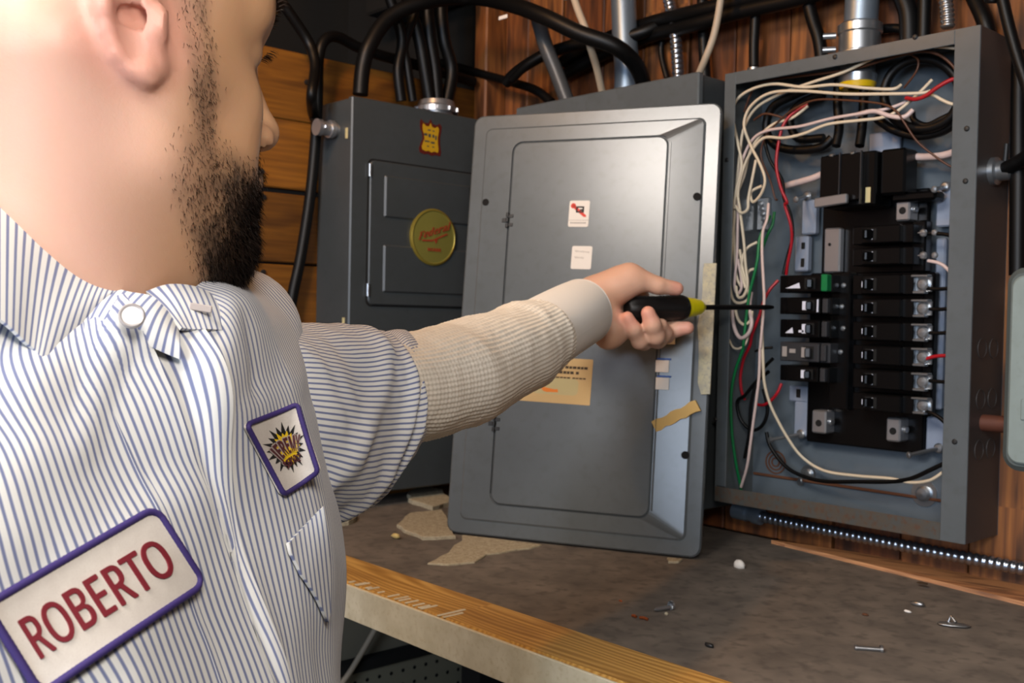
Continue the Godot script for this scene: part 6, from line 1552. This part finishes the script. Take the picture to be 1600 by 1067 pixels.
func clothes(t: Node3D, o: Vector3, N: Vector3, lat: Vector3, hip: Vector3):
	var rel := func(g: G):
		for k in g.v.size(): g.v[k] -= o
		return g
	# rows of the shirt from the neck down; columns from the far right of his chest round to his left side
	var px := [
		[[-60, 330, .500], [0, 392, .515], [80, 445, .530], [190, 480, .545], [262, 472, .560], [316, 440, .595], [338, 418, .640], [310, 396, .685]],
		[[-320, 520, .420], [-110, 570, .450], [50, 560, .485], [214, 530, .530], [318, 520, .553], [384, 480, .600], [448, 492, .680], [424, 446, .728]],
		[[-280, 740, .400], [-50, 730, .440], [100, 680, .475], [260, 626, .530], [353, 620, .545], [422, 596, .598], [470, 600, .650], [458, 590, .735]],
		[[-240, 960, .390], [-5, 880, .430], [155, 810, .475], [300, 756, .534], [358, 755, .546], [447, 722, .598], [499, 722, .640], [496, 720, .735]],
		[[-200, 1180, .380], [55, 1030, .430], [210, 950, .475], [352, 897, .538], [386, 890, .548], [478, 862, .592], [527, 872, .640], [516, 872, .760]],
		[[-150, 1400, .380], [125, 1190, .430], [285, 1130, .475], [416, 1080, .540], [448, 1080, .552], [500, 1072, .590], [524, 1078, .640], [512, 1080, .760]],
		[[-100, 1640, .385], [190, 1420, .430], [350, 1370, .476], [490, 1340, .540], [510, 1340, .556], [545, 1330, .600], [556, 1330, .650], [540, 1330, .760]],
	]
	var ctrl := []
	for r in px.size():
		var line: Array = px[r].map(func(p): return at(p[0], p[1], p[2]))
		var a: Vector3 = line[7]; var z: Vector3 = line[0]
		var back := 0.13 if r > 0 else 0.06
		var mid := (a + z) / 2
		if r == 0:
			line.append(at(230, 380, .745)); line.append(at(120, 345, .74)); line.append(at(20, 315, .69)); line.append(at(-60, 305, .61))
		else:
			line.append(a - N * back * 0.7 - lat * 0.02); line.append(mid - N * back * 1.25 + lat * 0.06); line.append(mid - N * back * 1.25 - lat * 0.08); line.append(z - N * back * 0.7)
		ctrl.append(line)
	var fine := crg(ctrl, TR, TC, true)
	var nz := noise(17, 9.0, 3); var nz2 := noise(19, 3.0, 2)
	var C: int = fine[0].size(); var R: int = fine.size()
	# soft folds: long diagonal drapes from the shoulder and pulls towards the buttons
	var out_sign := 1.0
	var test := grid_normals(fine, true)
	if test[TR * 3][TC * 2].dot(ray(155, 810)) > 0: out_sign = -1.0
	var folded := shift(fine, func(r, c):
		var u := float(c) / TC; var v := float(r) / TR
		var fade: float = smoothstep(0.0, 1.0, v) * (1.0 - smoothstep(8.0, 9.5, u))
		var s := 0.0022 * sin(u * 2.6 + v * 2.2) + 0.0018 * nz2.get_noise_2d(u * 0.30, v * 0.22)
		s += 0.0012 * exp(-pow((u - 5.55 - 0.20 * (v - 2.0)) / 0.10, 2)) * smoothstep(1.0, 2.0, v) * (1.0 - smoothstep(3.4, 4.2, v))
		s -= 0.0025 * exp(-pow((u - 4.55 + 0.15 * (v - 3.0)) / 0.12, 2)) * smoothstep(0.6, 1.5, v)
		s += 0.003 * exp(-pow((u - 2.55 + 0.45 * (v - 1.3)) / 0.13, 2)) * (1.0 - smoothstep(1.6, 2.6, v)) * smoothstep(0.2, 0.8, v)
		var quiet := 1.0 - smoothstep(4.0, 4.3, u) * (1.0 - smoothstep(6.0, 6.4, u)) * smoothstep(1.9, 2.3, v) * (1.0 - smoothstep(4.4, 4.8, v))
		return out_sign * s * fade * quiet, true)
	var uv := cloth_uv(folded, true, TC * 5)
	var shirt := part(t, "shirt", rel.call(sheet(folded, uv, 0.0012, out_sign, true)), M.stripes, "white work shirt with thin blue-grey stripes")
	# right front, lying over the left with its edge standing off a little
	var c3 := TC * 3
	var cut := func(r0, r1, c0, c1): return folded.slice(r0, r1).map(func(l): return l.slice(c0, c1 + 1))
	var rf := shift(cut.call(4, R, 0, c3), func(r, c):
		var u := float(c) / TC; var v := float(r + 4) / TR
		var edge := smoothstep(2.3, 3.0, u)
		var gather: float = exp(-pow((v - 1.0) / 0.55, 2)) * smoothstep(1.7, 2.7, u)
		return out_sign * (0.0028 + 0.0035 * edge + 0.0009 * gather * sin(u * 30.0 + 3.0 * sin(v * 4.0)) + 0.005 * edge * (1.0 - smoothstep(1.2, 3.2, v))))
	var ruv: Array = uv.slice(4, R).map(func(l): return l.slice(0, c3 + 1))
	var front := part(shirt, "right_front", rel.call(sheet(rf, ruv, 0.0014, out_sign)), M.stripes)
	# placket with broader spaced stripes down the left front
	var pk := shift(cut.call(6, R, c3 - 5, TC * 4), func(_r, _c): return out_sign * 0.0036)
	var puv := cloth_uv(pk)
	part(shirt, "placket", rel.call(sheet(pk, puv.map(func(l): return l.map(func(q): return Vector2(q.x * 1.4, q.y))), 0.0016, out_sign)), M.stripes_placket)
	# triangles for laying patches on
	for r in range(0, rf.size() - 1):
		for c in rf[0].size() - 1: shirt_tris.append([rf[r][c], rf[r][c + 1], rf[r + 1][c]]); shirt_tris.append([rf[r][c + 1], rf[r + 1][c + 1], rf[r + 1][c]])
	for r in range(6, R - 1):
		for c in range(c3 + 4, TC * 7): shirt_tris.append([folded[r][c], folded[r][c + 1], folded[r + 1][c]]); shirt_tris.append([folded[r][c + 1], folded[r + 1][c + 1], folded[r + 1][c]])
	patches(t, shirt, o)
	pocket(shirt, o)
	collar(shirt, o)
	# short left sleeve: px, py, depth, reach up, reach down, reach towards the camera
	var sl := [[372, 636, .690, .058, .070, .050], [420, 642, .705, .0625, .0715, .052], [480, 650, .735, .0655, .0720, .050], [540, 650, .775, .0655, .0700, .047], [585, 638, .808, .0610, .0650, .044], [615, 620, .835, .0545, .0560, .042], [634, 606, .855, .0480, .0470, .040]]
	var ax := (at(905, 490, 1.23) - at(450, 630, 0.72)).normalized()
	var e2 := ax.cross(Vector3.UP).normalized(); var e1 := e2.cross(ax).normalized()
	var ring := []
	for q in sl:
		var line := []
		var c := at(q[0], q[1], q[2])
		for k in 16:
			var a := TAU * k / 16 + PI
			var up: float = q[3] if sin(a) > 0 else q[4]
			line.append(c + e1 * sin(a) * up + e2 * cos(a) * q[5] - ax * maxf(cos(a), 0.0) * 0.030 * smoothstep(0.76, 0.85, q[2]))
		ring.append(line)
	var sf := crg(ring, 12, 8, true)
	var sn := grid_normals(sf, true); var ss := 1.0 if sn[20][0].dot(e2) < 0 else -1.0
	var SR := sf.size()
	sf = shift(sf, func(r, c):
		var v := float(r) / (SR - 1); var a: float = TAU * c / 128.0 + PI
		var s := 0.0
		s += 0.0040 * sin(a * 2.0 + v * 10.0) * sin(v * PI)
		s += 0.0066 * exp(-pow((v - 0.52 - 0.20 * sin(a + 0.5)) / 0.045, 2)) * (0.5 + 0.5 * cos(a + 0.3))
		s += 0.0058 * exp(-pow((v - 0.72 - 0.22 * sin(a + 0.2)) / 0.045, 2)) * (0.5 + 0.5 * cos(a - 0.2))
		s += 0.0055 * exp(-pow((v - 0.36 - 0.24 * sin(a)) / 0.05, 2)) * (0.5 + 0.5 * cos(a))
		s -= 0.0065 * exp(-pow((v - 0.62 - 0.22 * sin(a + 0.4)) / 0.04, 2)) * (0.5 + 0.5 * cos(a))
		s += 0.0015 * nz.get_noise_2d(c * 0.006, r * 0.012)
		s *= 1.0 - smoothstep(0.80, 0.93, v)
		if v > 0.93: s += 0.0008
		return ss * s, true)
	for line in sf: line.append(line[0])
	var suv := []
	for r in SR:
		var line := []
		for c in sf[0].size(): line.append(Vector2(c * 0.0034375, r * 0.003))
		suv.append(line)
	var sg := sheet(sf, suv, 0.0016, ss)
	# bring the seam column of the texture round without a jump
	part(shirt, "sleeve", rel.call(sg), M.stripes)
	# right sleeve, out of the view
	var rsl := []
	var rs := at(-430, 700, 0.44)
	for k in 6:
		var line := []
		for q in 16: line.append(rs + Vector3(0, 0.055 - k * 0.05, 0) + (N * cos(TAU * q / 16) + lat * sin(TAU * q / 16)) * (0.03 + 0.038 * minf(1.0, k * 0.6)))
		rsl.append(line)
	var rfine := crg(rsl, 4, 3, true); var rn := grid_normals(rfine, true); var rsg := 1.0 if rn[8][0].dot(N) > 0 else -1.0
	part(shirt, "sleeve", rel.call(sheet(rfine, cloth_uv(rfine, true), 0.0015, rsg, true)), M.stripes)
	# thermal undershirt sleeve and its cuff
	var fs := [[585, 614, .80, .039], [640, 606, .85, .0440], [690, 594, .90, .0476], [740, 576, .955, .0474], [790, 554, 1.015, .0455], [826, 536, 1.06, .0432], [843, 526, 1.085, .0405]]
	var tv := tubeform(fs, 40, 0.0, func(v, a): return 0.00030 * cos(a * 64) + 0.00022 * cos(v * 400) + 0.0011 * sin(a * 2 + v * 21) + 0.0010 * nz.get_noise_2d(v * 0.9, cos(a) * 0.25) + 0.0012 * exp(-pow((v - 0.78) / 0.03, 2)) + 0.0010 * exp(-pow((v - 0.90 - 0.02 * sin(a)) / 0.02, 2)) + 0.0012 * exp(-pow((v - 0.38 + 0.03 * sin(a)) / 0.04, 2)), 384)
	var th := part(t, "thermal_sleeve", rel.call(tv), M.thermal, "cream waffle-knit undershirt sleeve")
	var cf := [[836, 530, 1.075, .0395], [850, 522, 1.10, .0400], [875, 507, 1.145, .0398], [897, 494, 1.19, .0395], [907, 488, 1.212, .0388]]
	part(th, "cuff", rel.call(tubeform(cf, 20, 0.0015, func(v, a): return 0.0006 * sin(a * 3 + v * 4))), M.rib_cuff, "smooth off-white cuff")
	# trousers and shoes, below the view
	for s in [-1.0, 1.0]:
		var hj: Vector3 = hip + lat * 0.09 * s
		var tr := []
		for q in [[0.06, 0.115], [-0.10, 0.105], [-0.30, 0.085], [-0.50, 0.075], [-0.90, 0.07]]:
			var line := []
			for k in 14: line.append(Vector3(hj.x, maxf(0.06, hj.y + q[0]), hj.z) + (N * cos(TAU * k / 14) + lat * sin(TAU * k / 14)) * q[1])
			tr.append(line)
		var tf := crg(tr, 4, 2, true); var tn := grid_normals(tf, true); var ts := 1.0 if tn[8][0].dot(N) > 0 else -1.0
		part(t, "trouser_leg", rel.call(sheet(tf, cloth_uv(tf, true), 0.002, ts, true)), M.trousers)
		var sh := G.new(); sh.blob(Vector3(hj.x, 0.045, hj.z) + N * 0.06, Vector3(0.05, 0.045, 0.14), Transform3D(Basis(Vector3.UP, atan2(N.x, N.z)), Vector3.ZERO) if false else Transform3D(), 0, 1, 16)
		part(t, "shoe", rel.call(sh), M.shoe)
func tubeform(list: Array, per: int, lip: float, disp: Callable, segs := 72) -> G:
	var path := curve(list.map(func(q): return at(q[0], q[1], q[2])), per)
	var rr := curve(list.map(func(q): return Vector3(q[3], 0, 0)), per).map(func(q): return q.x)
	var rows := []; var uv := []; var len := 0.0
	var m := path.size()
	for k in m:
		var ax: Vector3 = (path[mini(k + 1, m - 1)] - path[maxi(k - 1, 0)]).normalized()
		if k > 0: len += (path[k] - path[k - 1]).length()
		var e2 := ax.cross(Vector3.UP).normalized(); var e1 := e2.cross(ax).normalized()
		var line := []; var lu := []
		for q in segs + 1:
			var a := TAU * q / segs
			line.append(path[k] + (e1 * sin(a) + e2 * cos(a)) * (rr[k] + disp.call(float(k) / (m - 1), TAU * (q % segs) / segs) + (lip if k < 2 or k > m - 3 else 0.0) * 0.3))
			lu.append(Vector2(q * 0.27 / segs, len))
		rows.append(line); uv.append(lu)
	var nn := grid_normals(rows); var sgn := 1.0 if nn[m / 2][0].dot(rows[m / 2][0] - path[m / 2]) > 0 else -1.0
	return sheet(rows, uv, 0.0018, sgn)

class Patch:   # a curved quadrilateral through 3 x 3 points of the shirt; s runs right, t up, both from -1 to 1
	var p := []
	var w := 0.1
	var h := 0.05
	func pos(s: float, t: float) -> Vector3:
		var a := [s * (s - 1) / 2, 1 - s * s, s * (s + 1) / 2]; var b := [t * (t - 1) / 2, 1 - t * t, t * (t + 1) / 2]
		var o := Vector3.ZERO
		for i in 3:
			for j in 3: o += p[i * 3 + j] * a[j] * b[i]
		return o
	func nor(s: float, t: float) -> Vector3: return (pos(s + 0.02, t) - pos(s - 0.02, t)).cross(pos(s, t + 0.02) - pos(s, t - 0.02)).normalized()
	func put(q: Vector3) -> Vector3:   # metres on the patch -> world, z standing off
		var s := q.x / w * 2; var t := q.y / h * 2
		return pos(s, t) + nor(s, t) * q.z
func make_patch(c: Array) -> Patch:   # corners in the photograph: lower left, lower right, upper left, upper right
	var f := Patch.new()
	for i in 3:
		for j in 3:
			var u := j / 2.0; var v := i / 2.0
			var lo := Vector2(c[0][0], c[0][1]).lerp(Vector2(c[1][0], c[1][1]), u); var hi := Vector2(c[2][0], c[2][1]).lerp(Vector2(c[3][0], c[3][1]), u)
			var q := lo.lerp(hi, v); f.p.append(cast(q.x, q.y))
	var off := f.nor(0, 0) * 0.0026
	for k in 9: f.p[k] += off
	f.w = (f.pos(1, 0) - f.pos(-1, 0)).length(); f.h = (f.pos(0, 1) - f.pos(0, -1)).length()
	return f
func bent(poly: PackedVector2Array, f: Patch, z0: float, z1: float, step := 0.004) -> G:   # a plate of that outline bent over the patch
	var g := G.new()
	var dense := PackedVector2Array()
	for k in poly.size():
		var a := poly[k]; var b := poly[(k + 1) % poly.size()]; var m := maxi(1, int((b - a).length() / step))
		for s in m: dense.append(a.lerp(b, float(s) / m))
	var c := Vector2.ZERO
	for q in dense: c += q / dense.size()
	var rings := 7; var pts := PackedVector3Array()
	for r in rings:
		for q in dense:
			var w := c.lerp(q, float(r) / (rings - 1)); pts.append(f.put(Vector3(w.x, w.y, z1)))
	var area := 0.0
	for k in dense.size(): area += dense[k].cross(dense[(k + 1) % dense.size()])
	var us := PackedVector2Array()
	for r in rings:
		for q in dense: us.append(c.lerp(q, float(r) / (rings - 1)))
	g.surf(pts, rings, dense.size(), true, us, null, area > 0)
	var rim := PackedVector3Array(); var ru := PackedVector2Array()
	for z in [z1, z0]:
		for q in dense: rim.append(f.put(Vector3(q.x, q.y, z))); ru.append(q)
	g.surf(rim, 2, dense.size(), true, ru, null, area > 0)
	return g
func star(n: int, r0: float, r1: Callable, ctr := Vector2.ZERO) -> PackedVector2Array:
	var o := PackedVector2Array()
	for k in n * 2:
		var a := TAU * k / (n * 2) + 0.12
		var r: float = r1.call(k / 2) if k % 2 == 0 else r0
		o.append(ctr + Vector2(cos(a), sin(a)) * r)
	return o
func border(f: Patch, w: float, h: float, rad: float, th: float) -> G:   # merrowed edge
	var path := []
	var loop := rrect(w, h, rad, 8)
	var dense := []
	for k in loop.size():
		var a := loop[k]; var b := loop[(k + 1) % loop.size()]; var m := maxi(1, int((b - a).length() / 0.0012))
		for s in m: dense.append(a.lerp(b, float(s) / m))
	dense.append(dense[0]); dense.append(dense[1])
	var rr := []
	for k in dense.size(): path.append(f.put(Vector3(dense[k].x, dense[k].y, 0.0012))); rr.append(th * (1.0 if k % 2 == 0 else 0.93))
	var g := G.new(); g.tube(path, rr, 10, false)
	return g
func patches(t: Node3D, shirt: Node, o: Vector3):
	var rel := func(g: G):
		for k in g.v.size(): g.v[k] -= o
		return g
	var bold := SystemFont.new(); bold.font_names = ["Droid Sans"]; bold.font_weight = 700
	var reg := SystemFont.new(); reg.font_names = ["Droid Sans"]
	# name patch
	var f := make_patch([[56, 1094], [318, 916], [-38, 948], [238, 790]])
	var np := part(shirt, "name_patch", rel.call(bent(rrect(f.w * 0.97, f.h * 0.95, f.h * 0.14, 6), f, -0.001, 0.0014)), M.patch_twill, "cream name patch with a purple border")
	part(np, "border", rel.call(border(f, f.w * 0.965, f.h * 0.94, f.h * 0.14, 0.0019)), M.patch_border)
	var g := G.new()
	var hgt := f.h * 0.56
	var tm := TextMesh.new(); tm.text = "ROBERTO"; tm.font = reg; tm.font_size = 64; tm.pixel_size = hgt / 64.0
	var tw: float = tm.get_aabb().size.x; var cap: float = tm.get_aabb().size.y; var mid: Vector3 = tm.get_aabb().get_center()
	var sx: float = f.w * 0.79 / tw; var sy: float = f.h * 0.40 / cap
	for off in [Vector2(-0.0003, 0), Vector2(0.0003, 0), Vector2(0, 0.0003), Vector2(0, -0.0003)]:
		g.lettering("ROBERTO", reg, hgt, 0.0008, func(p: Vector3): return f.put(Vector3((p.x - mid.x) * sx + off.x + f.w * 0.005, (p.y - mid.y) * sy + off.y, 0.0018 + p.z)))
	part(np, "stitched_name", rel.call(g), M.thread_maroon, "maroon capital letters")
	# square company patch: a black and yellow burst behind arched lettering
	f = make_patch([[436, 777], [497, 737], [374, 662], [461, 628]])
	var ep := part(shirt, "emblem_patch", rel.call(bent(rrect(f.w * 0.97, f.h * 0.97, f.w * 0.08, 5), f, -0.001, 0.0014)), M.patch_twill, "square cream patch with a black and yellow burst emblem")
	part(ep, "border", rel.call(border(f, f.w * 0.95, f.h * 0.96, f.w * 0.08, 0.0016)), M.patch_border)
	var jag := [1.0, 0.82, 0.98, 0.86, 1.0, 0.88, 0.95, 0.84, 1.0, 0.9, 0.96, 0.85]
	var R0 := f.w * 0.45
	part(ep, "burst", rel.call(bent(star(20, R0 * 0.60, func(k): return R0 * jag[k % 12], Vector2(0, f.h * 0.02)), f, 0.0014, 0.0018, 0.003)), M.print_black)
	part(ep, "inner_burst", rel.call(bent(star(18, R0 * 0.46, func(k): return R0 * 0.70 * jag[(k + 3) % 12], Vector2(0, f.h * 0.02)), f, 0.0016, 0.0021, 0.003)), M.print_yellow)
	var arch := func(y0: float, rad: float, hh: float, squash: float): return func(p: Vector3):
		var a := p.x * squash / rad
		return f.put(Vector3(sin(a) * (rad + p.y), y0 + cos(a) * (rad + p.y) - rad, hh + p.z))
	g = G.new(); g.lettering("JEREMY", bold, f.h * 0.29, 0.0003, arch.call(f.h * 0.045, f.w * 0.72, 0.0022, 0.46)); 
	for off in [Vector2(-0.0005, 0), Vector2(0.0005, 0), Vector2(0, 0.0006), Vector2(0, -0.0006)]:
		var fn: Callable = arch.call(f.h * 0.045 + off.y, f.w * 0.72, 0.0022, 0.46)
		g.lettering("JEREMY", bold, f.h * 0.29, 0.0003, func(p): return fn.call(p + Vector3(off.x * 1.9, 0, 0)))
	part(ep, "lettering_outline", rel.call(g), M.print_grey)
	g = G.new(); g.lettering("JEREMY", bold, f.h * 0.29, 0.0004, arch.call(f.h * 0.045, f.w * 0.72, 0.0026, 0.46)); part(ep, "lettering", rel.call(g), M.print_maroon)
	var bp := PackedVector2Array()
	for k in 11: var a := -0.62 + 1.24 * k / 10; bp.append(Vector2(sin(a) * f.w * 0.27, -f.h * 0.15 + cos(a) * f.w * 0.20))
	for k in 11: var a := 0.62 - 1.24 * k / 10; bp.append(Vector2(sin(a) * f.w * 0.27, -f.h * 0.21 + cos(a) * f.w * 0.20))
	g = bent(bp, f, 0.0018, 0.0026, 0.002); part(ep, "banner", rel.call(g), M.print_yellow)
	g = G.new(); g.lettering("SERVICE", bold, f.h * 0.13, 0.0004, arch.call(-f.h * 0.145, f.w * 0.50, 0.0028, 0.66)); part(ep, "small_lettering", rel.call(g), M.print_maroon)
func pocket(shirt: Node, o: Vector3):
	var f := make_patch([[466, 980], [514, 972], [441, 850], [500, 790]])
	var pl := PackedVector2Array([Vector2(-0.98, 1.0), Vector2(0.98, 1.0), Vector2(0.99, 0.15), Vector2(0.80, -0.80), Vector2(0.55, -0.98), Vector2(0.10, -0.52), Vector2(-0.62, 0.15), Vector2(-0.96, 0.75)])
	for k in pl.size(): pl[k] = pl[k] * Vector2(f.w, f.h) * 0.5
	var g := bent(pl, f, -0.0004, 0.0016)
	for k in g.v.size():
		g.v[k] -= o
	part(shirt, "pocket_flap", g, M.stripes)
func collar(shirt: Node, o: Vector3):
	var rel := func(g: G):
		for k in g.v.size(): g.v[k] -= o
		return g
	var leaf := func(top: Array, low: Array, bulge: float, called: String, lab := ""):
		var a := curve(top.map(func(p): return at(p[0], p[1], p[2])), 8); var b := curve(low.map(func(p): return at(p[0], p[1], p[2])), 8)
		var rows := []
		for r in 9:
			var line := []
			for c in a.size():
				var v := r / 8.0
				var nn: Vector3 = (EYE - a[c]).normalized()
				line.append(a[c].lerp(b[c], v) + nn * bulge * sin(v * PI) + Vector3.UP * bulge * 0.6 * sin(v * PI))
			rows.append(line)
		var nn := grid_normals(rows); var sg := 1.0 if nn[4][a.size() / 2].dot(EYE - rows[4][a.size() / 2]) > 0 else -1.0
		# collar stripes run from the fold to the edge
		var uv := cloth_uv(rows)
		part(shirt, called, rel.call(sheet(rows, uv, 0.002, sg)), M.stripes, lab)
	leaf.call([[-260, 190, .50], [-120, 250, .502], [0, 322, .515], [70, 368, .527], [130, 415, .537], [184, 455, .545]], [[-260, 380, .445], [-120, 430, .452], [0, 498, .470], [48, 540, .480], [84, 553, .488], [176, 470, .538]], 0.004, "collar_leaf")
	leaf.call([[228, 455, .552], [262, 444, .560], [300, 446, .574], [330, 458, .584], [354, 476, .590], [372, 496, .590]], [[284, 512, .538], [300, 514, .544], [326, 514, .552], [350, 516, .562], [366, 522, .572], [378, 524, .580]], 0.003, "collar_leaf")
	# stand of the collar with its button, folding over at the throat
	leaf.call([[168, 446, .545], [200, 455, .540], [236, 462, .540], [256, 478, .540], [272, 500, .540], [281, 520, .541]], [[120, 545, .500], [150, 532, .508], [190, 530, .516], [230, 540, .522], [258, 552, .527], [282, 562, .530]], 0.004, "collar_stand")
	# neck ring behind
	var ring := []
	for v in 3:
		var line := []
		for q in [[-60, 300, .505], [0, 345, .520], [80, 400, .540], [170, 452, .556], [225, 462, .570], [268, 450, .590], [300, 434, .63], [300, 415, .68], [250, 385, .72], [120, 345, .72], [20, 310, .67], [-50, 290, .58]]:
			line.append(at(q[0], q[1] + 30 - v * 12, q[2]))
		ring.append(line)
	var rf := crg(ring, 3, 6, true); var rn := grid_normals(rf, true); var c := Vector3.ZERO
	for p in rf[0]: c += p / rf[0].size()
	var sg := 1.0 if rn[2][20].dot(rf[2][20] - c) > 0 else -1.0
	part(shirt, "collar_band", rel.call(sheet(rf, cloth_uv(rf, true), 0.0018, sg, true)), M.stripes)
	# button and the tag in the collar
	var bc := at(206, 494, 0.507); var bn := (EYE - bc).normalized() + Vector3(0, 0.3, 0)
	var y := bn.normalized(); var x := y.cross(Vector3.UP).normalized()
	var g := G.new(); g.lathe([Vector2(0.0062, -0.001), Vector2(0.0064, 0.0008), Vector2(0.0056, 0.0018), Vector2(0.0046, 0.0013), Vector2(0.0, 0.0012)], Transform3D(Basis(x, y, x.cross(y)), bc), 24)
	part(shirt, "button", rel.call(g), M.button, "grey pearl button")
	g = G.new(); var tc := at(314, 481, 0.553); var tn := (EYE - tc).normalized(); var tx := Vector3.UP.cross(tn).normalized()
	g.box(Vector3.ZERO, Vector3(0.0115, 0.0040, 0.0014), 0.0005, Transform3D(Basis(tx, tn.cross(tx), tn).rotated(tn, -0.15), tc))
	part(shirt, "collar_tab", rel.call(g), M.print_grey)
